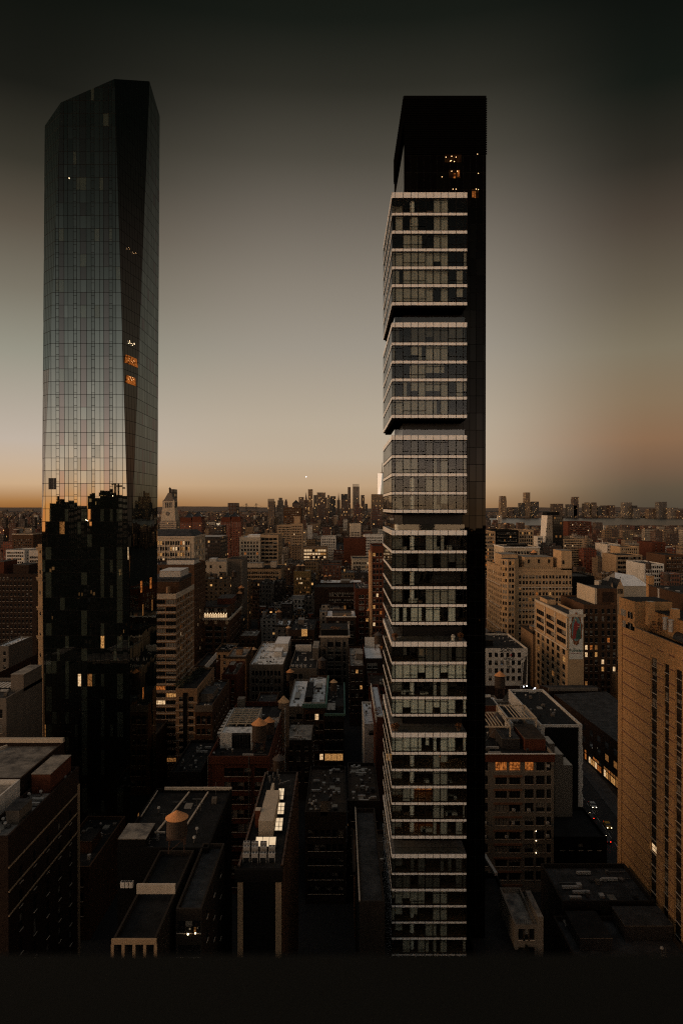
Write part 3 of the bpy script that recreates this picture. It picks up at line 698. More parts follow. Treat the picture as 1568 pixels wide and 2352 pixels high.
        for fi in range(len(bands) - 1):
            zc, zf = zz(bands[fi][1]), zz(bands[fi + 1][0]); st = styles[fi] if fi < len(styles) else 'p'
            g = MB(); g.poly([(xl + .05, Y0 + .02, zf), (xr - .05, Y0 + .02, zf), (xr - .05, Y0 + .02, zc), (xl + .05, Y0 + .02, zc)], 'clear_glass')
            g.build('window', po)
            g = MB()
            nb = 9; L = (yb - Y0) / nb
            for i in range(nb):
                o = r.uniform(-.01, .01); g.poly([(xl + .03, Y0 + L * i + .06, zf), (xl + .03 + o, Y0 + L * (i + 1) - .06, zf), (xl + .03 + o, Y0 + L * (i + 1) - .06, zc), (xl + .03, Y0 + L * i + .06, zc)], 'side_glass')
            g.build('side_window', po)
            mu = MB()
            for x in xs[:-1]: mu.box(x - .05, x + .05, Y0 - .04, Y0 + .012, zf, zc, 'mullion')
            mu.box(xr - .1, xr, Y0 - .04, Y0 + .012, zf, zc, 'mullion'); mu.box(xl, xr, Y0 - .045, Y0 + .011, zc - .1, zc, 'mullion'); mu.box(xl, xr, Y0 - .045, Y0 + .011, zf, zf + .1, 'mullion')
            for (i0, i1, fz) in ((0, 2, .8), (2, 5, .24), (3, 5, .24), (5, 8, .82), (8, 11, .24)):
                if r.random() < .75: mu.box(xs[i0], xs[i1], Y0 - .042, Y0 + .0115, zf + (zc - zf) * fz, zf + (zc - zf) * fz + .09, 'mullion')
            mu.build('mullion', po); mu = MB()
            for i in range(nb + 1): mu.box(xl - .02, xl + .022, Y0 + L * i + .06, Y0 + L * i + .16, zf, zc, 'mullion')
            mu.box(xl - .022, xl + .02, Y0 + .06, yb + .16, zf, zf + .08, 'mullion'); mu.box(xl - .022, xl + .02, Y0 + .06, yb + .16, zc - .08, zc, 'mullion'); mu.build('side_mullion', po)
            # what stands behind the glass: drawn curtains, columns, lit rooms
            cu = MB(); cm = {'C': 'curtain_bright', 'd': 'curtain_dark'}.get(st, 'curtain')  # curtain tone set per floor; brightness of lower floors put into the colour
            for i in range(11):
                full = {'c': .9, 'C': .93, 'd': .85, 'p': .35, 'o': .12, 'O': .3, 'f': .18, 'b': .8}[st]
                if i > 7 and st in 'cpob': full *= .35
                if i in (6, 7) and st in 'pofdO': full = .85
                if r.random() < full:
                    a, b_ = xs[i] + .1, xs[i + 1] - .06
                    if r.random() < .15: b_ = a + (b_ - a) * .5
                    nf = 5; zlo = zf if r.random() < .9 else zf + (zc - zf) * .4
                    for j in range(nf):   # gathered folds
                        xa, xb = a + (b_ - a) * j / nf, a + (b_ - a) * (j + 1) / nf; ya, yb2 = Y0 + .45 + .07 * (j % 2), Y0 + .45 + .07 * ((j + 1) % 2)
                        cu.poly([(xa, ya, zlo), (xb, yb2, zlo), (xb, yb2, zc), (xa, ya, zc)], cm)
            if cu.f: cu.build('curtain', po)
            if st in 'oOpf':
                co = MB(); co.cyl(xx(948), Y0 + 1.6, zf, zc, .42, .42, 'white_column', 14); co.build('column', po)
            rm = MB()
            if st in 'oOf': rm.box(xl + .3, xl + 2.2, Y0 + 3.4, Y0 + 3.6, zf, zc, 'room_wall')
            rm.poly([(xl + .3, cy0 - .05, zf), (xr - .3, cy0 - .05, zf), (xr - .3, cy0 - .05, zc), (xl + .3, cy0 - .05, zc)], 'room_dark')
            if st in 'of':   # sofas and tables
                for i in range(3):
                    x = xl + 1 + r.uniform(0, 10); rm.box(x, x + r.uniform(.8, 2), Y0 + 1.2, Y0 + 2.2, zf + .02, zf + r.uniform(.4, .9), r.choice(['room_wall', 'curtain', 'frame_brown']))
            rm.build('room', po)
            if st == 'f' or (pi_ == 5 and fi == 1):
                x = xl + (3.5 if st == 'f' else 8.5) + r.uniform(0, 1.5)
                e = MB(); e.poly([(x, cy0 - .5, zf + .3), (x + (4.2 if st == 'f' else .9), cy0 - .5, zf + .3), (x + (4.2 if st == 'f' else .9), cy0 - .5, zc - .2), (x, cy0 - .5, zc - .2)], 'orange_room'); e.build('lit_room', po)
                e = MB(); e.sphere((x + .6, Y0 + 3, zc - .5), .16, 'lamp', 6, 4); e.sphere((x + 1.4, Y0 + 3.2, zc - .6), .12, 'lamp', 6, 4); e.build('ceiling_lamp', po)
        # terrace rail on top
        if pi_ > 0:
            rl = MB(); zt = zz(bands[0][0])
            rl.poly([(xl + .5, Y0 + .35, zt), (xr - .4, Y0 + .35, zt), (xr - .4, Y0 + .35, zt + 1.05), (xl + .5, Y0 + .35, zt + 1.05)], 'rail_glass')
            rl.poly([(xl + .5, Y0 + .35, zt), (xl + .5, yb - .4, zt), (xl + .5, yb - .4, zt + 1.05), (xl + .5, Y0 + .35, zt + 1.05)], 'rail_glass')
            rl.box(xl + .5, xr - .4, Y0 + .33, Y0 + .37, zt + 1.05, zt + 1.09, 'mullion'); rl.build('terrace_rail', po)
            # planting and furniture left out on the terrace
    for vb, items in ((1217.5, ((912, 'pot'),)), (1474, ((908, 'shrub'), (916, 'table'), (1043, 'pot'), (1060, 'shrub'))), (1684, ((912, 'shrub'), (905, 'shrub'), (1056, 'shrub')))):
        for u, kd in items:
            z0 = zz(vb) - .02; x = xx(u); y = Y0 + 1.2
            if kd == 'shrub':
                s = thing('potted_shrub', 'autumn shrub in a planter on a terrace ledge of the banded tower', 'plant', (x, y, z0), 'terrace shrubs on the banded tower')
                p = MB(); p.cyl(x, y, z0, z0 + .45, .3, .36, 'frame_brown', 10); p.build('pot', s)
                f = MB(); leaves(f, (x, y, z0 + .95), .6, .5, 110, .2, 'leaf_autumn'); f.build('foliage', s)
            elif kd == 'pot':
                s = MB(); s.cyl(x, y, z0, z0 + .5, .35, .28, 'white_paint', 12); s.sphere((x, y, z0 + .75), .42, 'white_paint', 10, 6); o = s.build('garden_urn', None, (x, y, z0))
                tag(o, 'round white urn on the terrace of the banded tower, ' + ('beside the upper rail' if vb < 1300 else 'near the middle terrace shrub'), 'urn')
            else:
                s = thing('terrace_table', 'small white round table on a terrace of the banded tower', 'table', (x, y, z0))
                m = MB(); m.cyl(x, y, z0 + .7, z0 + .75, .5, .5, 'white_paint', 14); m.build('tabletop', s); m = MB(); m.cyl(x, y, z0, z0 + .7, .06, .06, 'steel', 8); m.build('leg', s)
    return root

def leaves(b, c, rx, rz, n, s, m, m2=None):
    """a clump of leaf-sized faces through a volume"""
    for i in range(n):
        while True:
            d = Vector((rnd.uniform(-1, 1), rnd.uniform(-1, 1), rnd.uniform(-1, 1)))
            if .25 < d.length < 1: break
        p = Vector((c[0] + d.x * rx, c[1] + d.y * rx, c[2] + d.z * rz))
        a = Vector((rnd.uniform(-1, 1), rnd.uniform(-1, 1), rnd.uniform(-1, 1))).normalized() * s; e = Vector((rnd.uniform(-1, 1), rnd.uniform(-1, 1), rnd.uniform(-1, 1))).normalized() * s
        b.poly([p - a, p + e * .6, p + a, p - e * .6], m2 if m2 and rnd.random() < .4 else m)
# ------------------------------------------------------------------ water tanks
TANK = {}
def tank_proto(kind):
    if kind in TANK: return TANK[kind]
    cone, wood = {'orange': ('tank_cone', 'tank_wood'), 'dark': ('tank_cone_dark', 'tank_wood'), 'tan': ('tank_cone_tan', 'tank_wood')}[kind]
    root = thing('water_tank', 'water tank', 'water tank', (0, 0, 0)); THINGS.pop()
    kids = []
    for sx, sy in ((-1, -1), (1, -1), (1, 1), (-1, 1)):
        b = MB(); b.bar((sx * 1.35, sy * 1.35, 0), (sx * 1.2, sy * 1.2, 3.0), .2, 'rust')
        b.bar((sx * 1.3, sy * 1.3, .3), (-sy * 1.25, sx * 1.25, 2.8), .09, 'rust'); kids.append(b.build('leg', root))
    b = MB(); b.box(-1.7, 1.7, -1.7, 1.7, 3.0, 3.2, 'rust'); kids.append(b.build('platform', root))
    b = MB(); n = 28
    for j in range(n):      # staves
        a0, a1 = 2 * pi * j / n, 2 * pi * (j + .9) / n
        p = [(1.8 * cos(a0), 1.8 * sin(a0)), (1.8 * cos(a1), 1.8 * sin(a1))]
        b.poly([(p[0][0], p[0][1], 3.2), (p[1][0], p[1][1], 3.2), (p[1][0] * .96, p[1][1] * .96, 7.2), (p[0][0] * .96, p[0][1] * .96, 7.2)], wood)
    b.cyl(0, 0, 3.21, 7.18, 1.75, 1.68, 'tank_cone_dark', 20); d = b.build('drum', root); kids.append(d)
    h = MB()
    for i in range(7): h.cyl(0, 0, 3.4 + i * .55, 3.46 + i * .55, 1.83 - i * .008, 1.83 - i * .008, 'rust', 20, cap=False)
    ho = h.build('hoop', d)
    b = MB(); b.cyl(0, 0, 7.15, 8.75, 2.0, .06, cone, 24); b.cyl(0, 0, 8.7, 8.95, .08, .05, 'rust', 6); kids.append(b.build('cone_roof', root))
    TANK[kind] = (root, [(k, [ho] if k is d else []) for k in kids], [True]); return TANK[kind]

def tank(u, v, wpx, Y, label, kind='orange', sz=1.0, legs=None):
    root, kids, fresh = tank_proto(kind)
    s = (wpx / 2 / F * Y) / 1.9; x = X(u, Y); z = Z(v, Y) - 8.9 * s * sz
    if fresh[0]:
        fresh[0] = False; r = root; r['label'] = label; THINGS.append(r); r.location = (x, Y, z)
    else: r = copy_tree(root, kids, (x, Y, z), rnd.uniform(-.2, .2), label)
    r.scale = (s, s, s * sz); r['group'] = 'rooftop water tanks'; return r

# ------------------------------------------------------------------ lettering
def text(s, x, y, z, size, m, parent=None, rot=0.0, name='lettering', ext=.02, sx=1.0):
    cu = bpy.data.curves.new(name, 'FONT'); cu.body = s; cu.size = size; cu.extrude = ext; cu.offset = size * .022; cu.align_x = 'CENTER'; cu.resolution_u = 3
    o = bpy.data.objects.new(name, cu); COL.objects.link(o); bpy.context.view_layer.update()
    me = bpy.data.meshes.new_from_object(o.evaluated_get(bpy.context.evaluated_depsgraph_get())); bpy.data.objects.remove(o)
    me.materials.clear(); me.materials.append(M[m])
    o = bpy.data.objects.new(name, me); COL.objects.link(o); o.parent = parent
    o.location = Vector((x, y, z)) - (wloc(parent) if parent else Vector()); o.rotation_euler = (pi/2, 0, rot); o.scale = (sx, 1, 1); return o

def tree(x, y, h, label, m='leaf_dark', m2=None, group=None, n=420):
    t = thing('tree', label, 'tree', (x, y, 0), group); b = MB(); b.cyl(x, y, 0, h * .55, h * .035, h * .018, 'bark', 8)
    for i in range(5):
        a = i * 1.26; b.bar((x, y, h * (.3 + .05 * i)), (x + cos(a) * h * .26, y + sin(a) * h * .26, h * (.55 + .05 * i)), h * .015, 'bark')
    b.build('trunk', t); c = MB()
    for i in range(9): leaves(c, (x + rnd.uniform(-.24, .24) * h, y + rnd.uniform(-.24, .24) * h, h * rnd.uniform(.45, .88)), h * .2, h * .15, n // 9, h * .035, m, m2)
    c.build('crown', t); return t

def near_buildings():
    # ---- apartment tower with bay windows, left of centre
    Y = 280
    B = bld('apartment_tower', 'tan brick apartment tower with stacked bay windows beside the faceted glass tower', 322, 403, 1364.6, Y, 34, 'brick_tan', 'roof_tar', w=4.2, h=1.75, p=2.96, t=2.4, zmin=4, style='quad',
            fcols=[(X(u, Y) - 2.1, X(u, Y) + 2.1) for u in (332, 367, 392)], scols=6, sw=2.0, string='pale_trim', lit=.09, blind=.35)
    r, x0, x1, y0 = B['root'], B['x0'], B['x1'], B['y0']
    m = MB(); m.box(x0 - .2, x1 + .2, y0 - .3, y0 - .004, B['z'] - 2.1, B['z'] + .1, 'cream'); m.box(x1 + .004, x1 + .3, y0, B['y1'], B['z'] - 2.1, B['z'] + .1, 'cream'); m.build('parapet_band', r)
    a = addbox(B, 'penthouse', .0, .98, .2, .9, 5.2, 'brick_brown', 'roof_slate'); addbox(B, 'plant_room', .3, .92, .4, .85, 2.6, 'frame_white', 'roof_white', z=a[4] + 1.2)
    m = MB(); m.box(x0, a[1] + .2, a[2] + .6, a[3], a[4], a[4] + 1.2, 'roof_slate'); m.build('upper_roof', r)
    m = MB(); m.cyl(X(386, 285), 285, B['zr'], B['zr'] + 3.4, .9, .9, 'brick_tan', 10); m.build('chimney', r)
    m = MB()
    for ra, rb in B['rows']:         # canted bays on the side
        for k in range(2):
            yy = y0 + 9 + k * 12; m.prism([(x1 + .005, yy - 2.4), (x1 + 1.0, yy - 1.2), (x1 + 1.0, yy + 1.2), (x1 + .005, yy + 2.4)], ra - 1.1, ra - .1, 'brick_tan', 'pale_trim')
    m.build('bay_sill', r)
    B = bld('apartment_wing', 'lower brick wing with rooftop shrubs at the foot of the bay-window tower', 402.8, 452, 1583, 268, 36, 'brick_tan', 'roof_tar', fcols=2, scols=5, w=2.0, h=1.75, p=2.96, t=3.2, string='pale_trim', lit=.06, style='triple')
    m = MB(); m.box(X(424, 267.8) - .8, X(424, 267.8) + .8, 267.75, 267.95, 3, Z(1592, 268), 'black_wall'); m.build('stair_strip', B['root'])
    for i, (uu, vv, s) in enumerate(((412, 1560, 2.2), (430, 1545, 2.6), (448, 1530, 2.3), (462, 1518, 2.0))):
        yy = 273 + i * 8; x = X(uu, yy); t = thing('roof_shrub', ['low', 'broad', 'bushy', 'small'][i] + ' dark shrub in the roof garden of the brick wing', 'shrub', (x, yy, B['zr']), 'roof garden shrubs'); f = MB(); leaves(f, (x, yy, B['zr'] + 1.4), s, 1.5, 260, .33, 'leaf_dark'); f.build('foliage', t); f = MB(); f.cyl(x, yy, B['zr'], B['zr'] + 1, .1, .06, 'bark', 6); f.build('stem', t)
    B = bld('brick_building', 'brick building with three arched windows and a pale parapet below the bay-window tower', 447, 487, 1622, 262, 40, 'brick_brown', 'roof_grey', fcols=3, scols=7, w=1.5, h=2.2, p=4, t=5.0, lit=.0, zmin=2)
    m = MB(); m.box(B['x0'] - .1, B['x1'] + .1, 261.8, 261.995, B['z'] - 2.4, B['z'] + .05, 'stone_grey'); m.build('parapet_band', B['root']); addbox(B, 'stair_bulkhead', .1, .8, .2, .5, 3.2, 'stone_grey', 'roof_grey'); clutter(B, 14, 1)
    m = MB()
    for cx in (.2, .5, .8):
        x = B['x0'] + (B['x1'] - B['x0']) * cx
        m.poly([(x + 1.0 * cos(pi * k / 10), 261.93, B['z'] - 5.0 + 1.1 * sin(pi * k / 10)) for k in range(11)], 'pane_dark')
    m.build('arch_window', B['root'])
    # ---- building with the lit restaurant floor
    Y = 445
    B = bld('loft_building', 'brown loft building with carved white cornice and a lit restaurant floor on top', 440, 526, 1420, Y, 52, 'brick_brown', 'roof_tar', fcols=[(X(u, Y) - w_/2, X(u, Y) + w_/2) for u, w_ in ((457, 4.3), (479, 4.3), (500.5, 4.3), (516, 1.9))], scols=9, sw=1.6, w=4.3, h=2.6, p=4.0, t=5.6, cornice='cream', style='triple', lit=.0, corn=(1.0, 1.2))
    r = B['root']; z = B['z']
    a = addbox(B, 'penthouse', .08, .92, .1, .7, 7.2, 'brick_brown', 'roof_tar'); a2 = addbox(B, 'plant_room', .55, .95, .35, .75, 4.0, 'brick_red', 'roof_grey', z=a[4])
    m = MB(); n = 13
    for i in range(n):
        xa = a[0] + .4 + (a[1] - a[0] - .8) * i / n; wd = (a[1] - a[0] - .8) / n
        m.poly([(xa + .15, a[2] - .05, B['zr'] + .5), (xa + wd - .1, a[2] - .05, B['zr'] + .5), (xa + wd - .1, a[2] - .05, B['zr'] + 2.9), (xa + .15, a[2] - .05, B['zr'] + 2.9)], 'pane_lit_white' if rnd.random() < .75 else 'pane_lit')
    m.build('restaurant_window', r)
    m = MB()
    for i in range(12):
        xa = a[0] + .6 + (a[1] - a[0] - 1.2) * i / 11; m.sphere((xa, a[2] - .6, B['zr'] + 3.4), .16, 'lamp', 6, 4)
    m.build('string_light', r)
    m = MB()
    for i in range(10):
        xa = a[0] + .5 + (a[1] - a[0] - 1) * i / 10; m.box(xa, xa + 1.5, a[2] - .1, a[2] - .02, B['zr'] + 4.3, B['zr'] + 6.5, 'pane_dark' if i % 3 else 'pane_blind'); m.box(xa + 1.5, xa + 1.62, a[2] - .14, a[2] - .02, B['zr'] + 4.3, B['zr'] + 6.5, 'frame_white')
    m.build('upper_window', r); clutter(B, 10, 2)
    m = MB()
    for i in range(3):
        x = X((473, 495, 521)[i], Y); m.cyl(x, Y - .12, z - 3.6, z - 3.59, .01, .01, 'cream', 4); m.poly([(x + 1.2 * cos(k * pi / 8), Y - .13, z - 3.0 + 1.2 * sin(k * pi / 8)) for k in range(16)], 'stone_tan')
    m.build('medallion', r)
    B = bld('infill_building', 'narrow dark building with a white side parapet next to the restaurant loft', 448, 470, 1530, 330, 30, 'brick_dark', 'roof_tar', fcols=2, scols=4, w=1.2, h=1.9, lit=.05)
    m = MB(); m.box(B['x1'] + .004, B['x1'] + .2, B['y0'], B['y1'], B['z'] - 2.8, B['z'] + .1, 'white_paint'); m.build('parapet_band', B['root'])
    # ---- big office block with lit windows below the clock tower
    Y = 480
    B = bld('office_block', 'large cream office block with tall pilasters, red lit shop floors and a dark roof', 300, 445, 1232, Y, 40, 'limestone', 'roof_slate', fcols=pairs(X(300, Y), X(445, Y), 11, 1.3, .35), scols=pairs(Y, Y + 40, 7, 1.3, .35), w=1.3, h=2.6, p=4.05, t=3.4, cornice='cream', lit=.3, blind=.1, style='sash')
    m = MB(); x0, x1 = B['x0'], B['x1']
    for i in range(12): xx = x0 + .06 * (x1 - x0) + (x1 - x0) * .88 * i / 11; m.box(xx - .3, xx + .3, Y - .5, Y - .004, 20, B['z'] - 5, 'limestone')
    m.build('pilaster', B['root'])
    m = MB(); zt = Z(1219, Y); m.poly([(x0, Y + 1, B['z'] + .1), (x1 - 1, Y + 1, B['z'] + .1), (x1 - 5, Y + 7, zt), (x0, Y + 7, zt)], 'roof_slate'); m.poly([(x1 - 1, Y + 1, B['z'] + .1), (x1 - 1, Y + 39, B['z'] + .1), (x1 - 5, Y + 33, zt), (x1 - 5, Y + 7, zt)], 'roof_slate'); m.poly([(x0, Y + 7, zt), (x1 - 5, Y + 7, zt), (x1 - 5, Y + 33, zt), (x0, Y + 33, zt)], 'roof_tar'); m.build('mansard_roof', B['root'])
    B = bld('terrace_annex', 'dark-roofed annex with a white glass terrace pavilion under the lit office block', 330, 446, 1297, 420, 35, 'brick_brown', 'roof_slate', fcols=8, scols=5, lit=.05); addbox(B, 'pavilion', .4, .95, .2, .6, 3.2, 'frame_white', 'roof_grey'); clutter(B, 8, 4)
    # ---- mid-distance blocks between the towers
    def mid(name, label, u0, u1, v, Y, D, wm, rm, f, s=6, **kw):
        kw.setdefault('p', 3.9); kw.setdefault('zmin', 8)
        return bld(name, label, u0, u1, v, Y, D, wm, rm, fcols=f, scols=s, **kw)
    B = mid('studio_building', 'plain cream building with few windows and a roof terrace, left of the arched loft', 468, 520, 1290, 560, 34, 'cream', 'roof_pale', [(X(u, 560) - .9, X(u, 560) + .9) for u in (471.5, 484, 506)], 0, w=2, h=2.4, p=5.4, t=3, lit=0); addbox(B, 'pavilion', .2, .5, .1, .4, 3, 'frame_white', 'roof_white')
    B = mid('blank_building', 'grey blank-walled slab with a rounded corner shaft beside the cream studio building', 520, 557, 1284, 566, 30, 'stone_grey', 'roof_tar', 0, 0)
    m = MB(); m.cyl(B['x1'] - .6, B['y0'] - .4, 10, B['z'] - 2, .9, .9, 'concrete', 12); m.build('shaft', B['root'])
    B = mid('loft_building', 'tan loft building with rows of arched windows and a dark cornice line', 557, 645, 1304, 700, 45, 'stone_tan', 'roof_tar', pairs(X(557, 700), X(645, 700), 9, 1.5, .5), 6, w=1.5, h=2.6, p=4.2, t=4, cornice='dark_stone', lit=.05); addbox(B, 'plant_room', .05, .5, .1, .5, 5, 'cream', 'roof_pale'); addbox(B, 'stair_bulkhead', .7, .85, .2, .5, 6, 'cream', 'roof_pale')
    B = mid('office_block', 'buff office block with grouped square windows, taller of the pair before the red towers', 597, 639, 1228, 800, 50, 'stone_tan', 'roof_tar', 4, 6, w=4.2, h=2.6, p=4.4, t=4, style='triple', lit=.04)
    B = mid('office_block', 'light tan office block with a white roof house, left of the buff block', 549.5, 597, 1234, 790, 50, 'limestone', 'roof_white', 6, 4, w=2, h=2.6, p=4.2, t=5, lit=.04); addbox(B, 'plant_room', .35, .95, .2, .7, 3, 'white_paint', 'roof_snowy')
    B = mid('brick_slab', 'tall slender brown tower with stepped crown standing alone above the rooftops', 667.8, 695, 1203, 1010, 24, 'stone_tan', 'roof_tar', 6, 5, w=1.6, h=2.2, p=3.9, t=3, lit=.06); addbox(B, 'crown', .25, .75, .2, .7, 12, 'stone_tan')
    B = mid('store_building', 'brightly lit store building with whole floors of glowing windows on the square', 694, 752, 1257, 1060, 40, 'stone_tan', 'roof_grey', 8, 4, w=3.6, h=3.2, p=5.2, t=3.5, style='triple', lit=.0, blind=0)
    for i, wv in enumerate(list(WINDOWS)):
        if wv[0] is B['root'] and rnd.random() < .78: WINDOWS[i] = (wv[0], wv[1][:2] + (rnd.choice(['white', 'white', 'lit']),) + wv[1][3:], *wv[2:])
    mid('white_building', 'white eight-storey building with a balustrade, right of the glowing store', 737, 771, 1232, 1150, 45, 'white_paint', 'roof_grey', 6, 4, w=2, h=2.6, p=4.4, t=4, lit=.04)
    mid('dark_slab', 'broad dark brown slab block rising in front of the downtown cluster', 651, 692, 1166, 1500, 40, 'brick_brown', 'roof_tar', 9, 4, w=2.4, h=2, p=5, t=4, lit=.05)
    mid('office_block', 'cream office block with dark top storeys near the banded tower', 804, 828.5, 1203, 1150, 40, 'cream', 'roof_tar', 6, 4, w=1.8, h=2.3, p=4, t=14, lit=.03)
    mid('loft_building', 'wide tan loft building behind the slender stepped tower', 636, 671, 1206, 1250, 40, 'stone_tan', 'roof_grey', 10, 4, w=1.8, h=2.4, p=4.1, t=3, lit=.04)
    mid('white_building', 'long low white building with a roof rail by the edge of the banded tower', 836, 880, 1229, 1000, 40, 'white_paint', 'roof_pale', 8, 0, w=2, h=2.2, p=4, t=3, lit=.03)
    mid('brick_block', 'windowless red-brown brick block in front of the long white building', 789, 840, 1236, 900, 40, 'brick_red', 'roof_tar', 0, 0)
    B = mid('scaffold_building', 'building wrapped in golden scaffold netting with lit windows inside', 675, 712, 1312, 620, 26, 'net', 'roof_pale', 9, 4, w=1.0, h=1.7, p=4.1, t=6, lit=.35, blind=0)
    m = MB()
    for i in range(10): x = B['x0'] + (B['x1'] - B['x0']) * i / 9; m.bar((x, 619.4, 0), (x, 619.4, B['z']), .12, 'tank_cone_tan')
    for i in range(14): m.bar((B['x0'], 619.4, 6 + i * 3.2), (B['x1'], 619.4, 6 + i * 3.2), .12, 'tank_cone_tan')
    m.build('scaffold', B['root'])
    B = mid('white_building', 'white marble building with two storeys of arched windows behind the red tower', 808, 856, 1283, 750, 40, 'limestone', 'roof_tar', pairs(X(808, 750), X(856, 750), 6, 1.2, .4), 0, w=1.2, h=2.4, p=4.2, t=4, cornice='cream', lit=.04)
    mid('warehouse_building', 'wide dark warehouse with three rows of pale blinds in its windows', 722, 815, 1349, 520, 32, 'brick_dark', 'roof_tar', pairs(X(755, 520), X(812, 520), 5, 1.5, .5, 0), 4, w=1.5, h=2.9, p=5.0, t=4.0, lit=.02, blind=.8)
    B = mid('loft_building', 'long white-roofed loft above the dark warehouse, cluttered with tanks and vents', 733, 842, 1341, 575, 38, 'brick_brown', 'roof_snowy', 10, 0, lit=.03); clutter(B, 40, 5); addbox(B, 'plant_room', .45, .65, .1, .5, 3, 'stone_grey', 'roof_pale')
    B = mid('brick_building', 'red brick building with white window trim next to the tall orange-edged tower', 815, 851, 1352, 480, 40, 'brick_red', 'roof_grey', [(X(u, 480) - 1.8, X(u, 480) + 1.8) for u in (830, 846)], 5, w=3.6, h=2.5, p=4.1, t=4.5, style='triple', frame='frame_white', lit=.05); clutter(B, 18, 6)
    B = mid('brick_tower', 'tall red-brown brick tower with an orange lit left edge and glowing lower windows', 854, 884, 1254, 445, 30, 'brick_red', 'roof_tar', [(X(u, 445) - .75, X(u, 445) + .75) for u in (859, 866.5, 874.5)], 0, w=1.5, h=2.3, p=3.8, t=4.5, lit=.1)
    m = MB(); m.box(B['x0'] - 1.3, B['x0'] - .004, 444.6, 470, 2, B['z'] - 4, 'orange_strip'); m.build('corner_strip', B['root'])  # sunlit left face put into the colour as an added orange strip
    B = mid('loft_building', 'dark loft building with a long white roof and a green-framed top storey', 749, 817, 1416, 440, 30, 'brick_dark', 'roof_snowy', 7, 4, w=2, h=2.4, p=4.2, t=3, lit=.02); addbox(B, 'plant_room', .2, .85, .2, .5, 2.2, 'stone_grey', 'roof_grey'); m = MB(); m.box(B['x0'] - .2, B['x1'] + .2, 439.5, 439.99, B['z'] - .5, B['z'] + .1, 'white_paint'); m.build('coping', B['root'])
    B = mid('brick_building', 'dark brick building with a glowing glass roof hatch in its corner', 664, 722, 1447, 425, 48, 'brick_dark', 'roof_tar', 6, 7, lit=.02, t=4); clutter(B, 16, 7)
    m = MB(); m.box(X(692, 423), X(705, 423), 424, 426, Z(1462, 424), Z(1446, 424), 'pane_lit', 'pane_blind'); m.build('lit_hatch', B['root']); addbox(B, 'stair_bulkhead', .25, .5, .5, .7, 3, 'stone_grey', 'roof_pale')
    # neoclassical front in the middle
    Y = 400
    B = bld('loft_building', 'grey stone loft with fluted pilasters and a heavy white cornice in the middle of the rooftops', 736, 800, 1461, Y, 40, 'stone_grey', 'roof_tar', fcols=[(X(u, Y) - w_/2, X(u, Y) + w_/2) for u, w_ in ((744, 1.4), (759, 3.6), (776, 3.6), (791, 1.4))], scols=0, w=3.6, h=3.0, p=4.2, t=3.6, cornice='pale_trim', style='triple', lit=.0, blind=.3, corn=(.9, .8))
    m = MB()
    for u in (749.5, 767.5, 784.5): m.box(X(u, Y) - .5, X(u, Y) + .5, Y - .4, Y - .004, B['z'] - 13, B['z'] - 2, 'stone_grey')
    m.build('pilaster', B['root']); addbox(B, 'attic_storey', .02, .98, .05, .55, 4.4, 'black_wall', 'roof_tar')
    f = MB(); leaves(f, (X(770, 403), 403, B['zr'] + 5.2), 3.5, .5, 160, .3, 'leaf_autumn'); f.build('planting', B['root'])
    m = MB()    # fire escape
    for i in range(5):
        z = B['z'] - 4.2 - 4.2 * i; m.box(X(740, Y), X(748, Y), Y - 1.1, Y - .15, z - 2.0, z - 1.9, 'frame_dark'); m.bar((X(741, Y), Y - .7, z - 1.9), (X(747, Y), Y - .7, z + 2.2), .12, 'steel'); m.box(X(740, Y), X(748, Y), Y - 1.12, Y - 1.08, z - 1.2, z - 1.15, 'steel')
    m.build('fire_escape', B['root'])
    # front row of white roofs
    Y = 362
    B = bld('warehouse_building', 'grey brick warehouse with patchy white roof and four warm windows in its top row', 572, 650, 1527, Y, 62, 'stone_grey', 'roof_white', fcols=pairs(X(572, Y), X(650, Y), 4, 1.35, .55, 1.0), scols=6, w=1.35, h=2.7, p=4.2, t=3.4, lit=.03, blind=.1)
    clutter(B, 34, 8); addbox(B, 'plant_room', .55, .98, .6, .95, 4.5, 'white_paint', 'roof_snowy'); addbox(B, 'stair_bulkhead', .62, .85, .35, .52, 3.2, 'white_paint', 'roof_snowy')
    B = bld('loft_building', 'dark-roofed loft with a row of air conditioners and a tall blank shaft', 664, 727, 1536, 352, 58, 'stone_grey', 'roof_tar', fcols=[(X(678, 352) - 1, X(678, 352) + 1), (X(690, 352) - 1, X(690, 352) + 1)], scols=0, w=2, h=2.8, t=3, lit=0); addbox(B, 'shaft', .78, 1.0, .4, .75, 6.5, 'stone_grey', 'roof_pale'); m = MB(); m.box(B['x0'], X(715, 400), 398, 400, B['zr'], B['zr'] + 3.6, 'white_paint'); m.build('screen_wall', B['root']); clutter(B, 10, 9)
    for i in range(4):
        x = X(672 + i * 9.6, 358); o = MB(); o.box(x - .7, x + .7, 357, 358.6, B['zr'] + .3, B['zr'] + 1.5, 'pale_metal', 'frame_white'); o.cyl(x, 357.8, B['zr'] + 1.5, B['zr'] + 1.56, .5, .5, 'black_paint', 12)
        for sx in (-.6, .5): o.box(x + sx, x + sx + .1, 357.1, 358.5, B['zr'], B['zr'] + .3, 'frame_dark')
        tag(o.build('ac_unit', None, (x, 357.8, B['zr'])), ['leftmost', 'second from left', 'third from left', 'rightmost'][i] + ' of four pale air conditioners in a row on the dark loft roof', 'air conditioner', 'air conditioners on the dark loft roof')
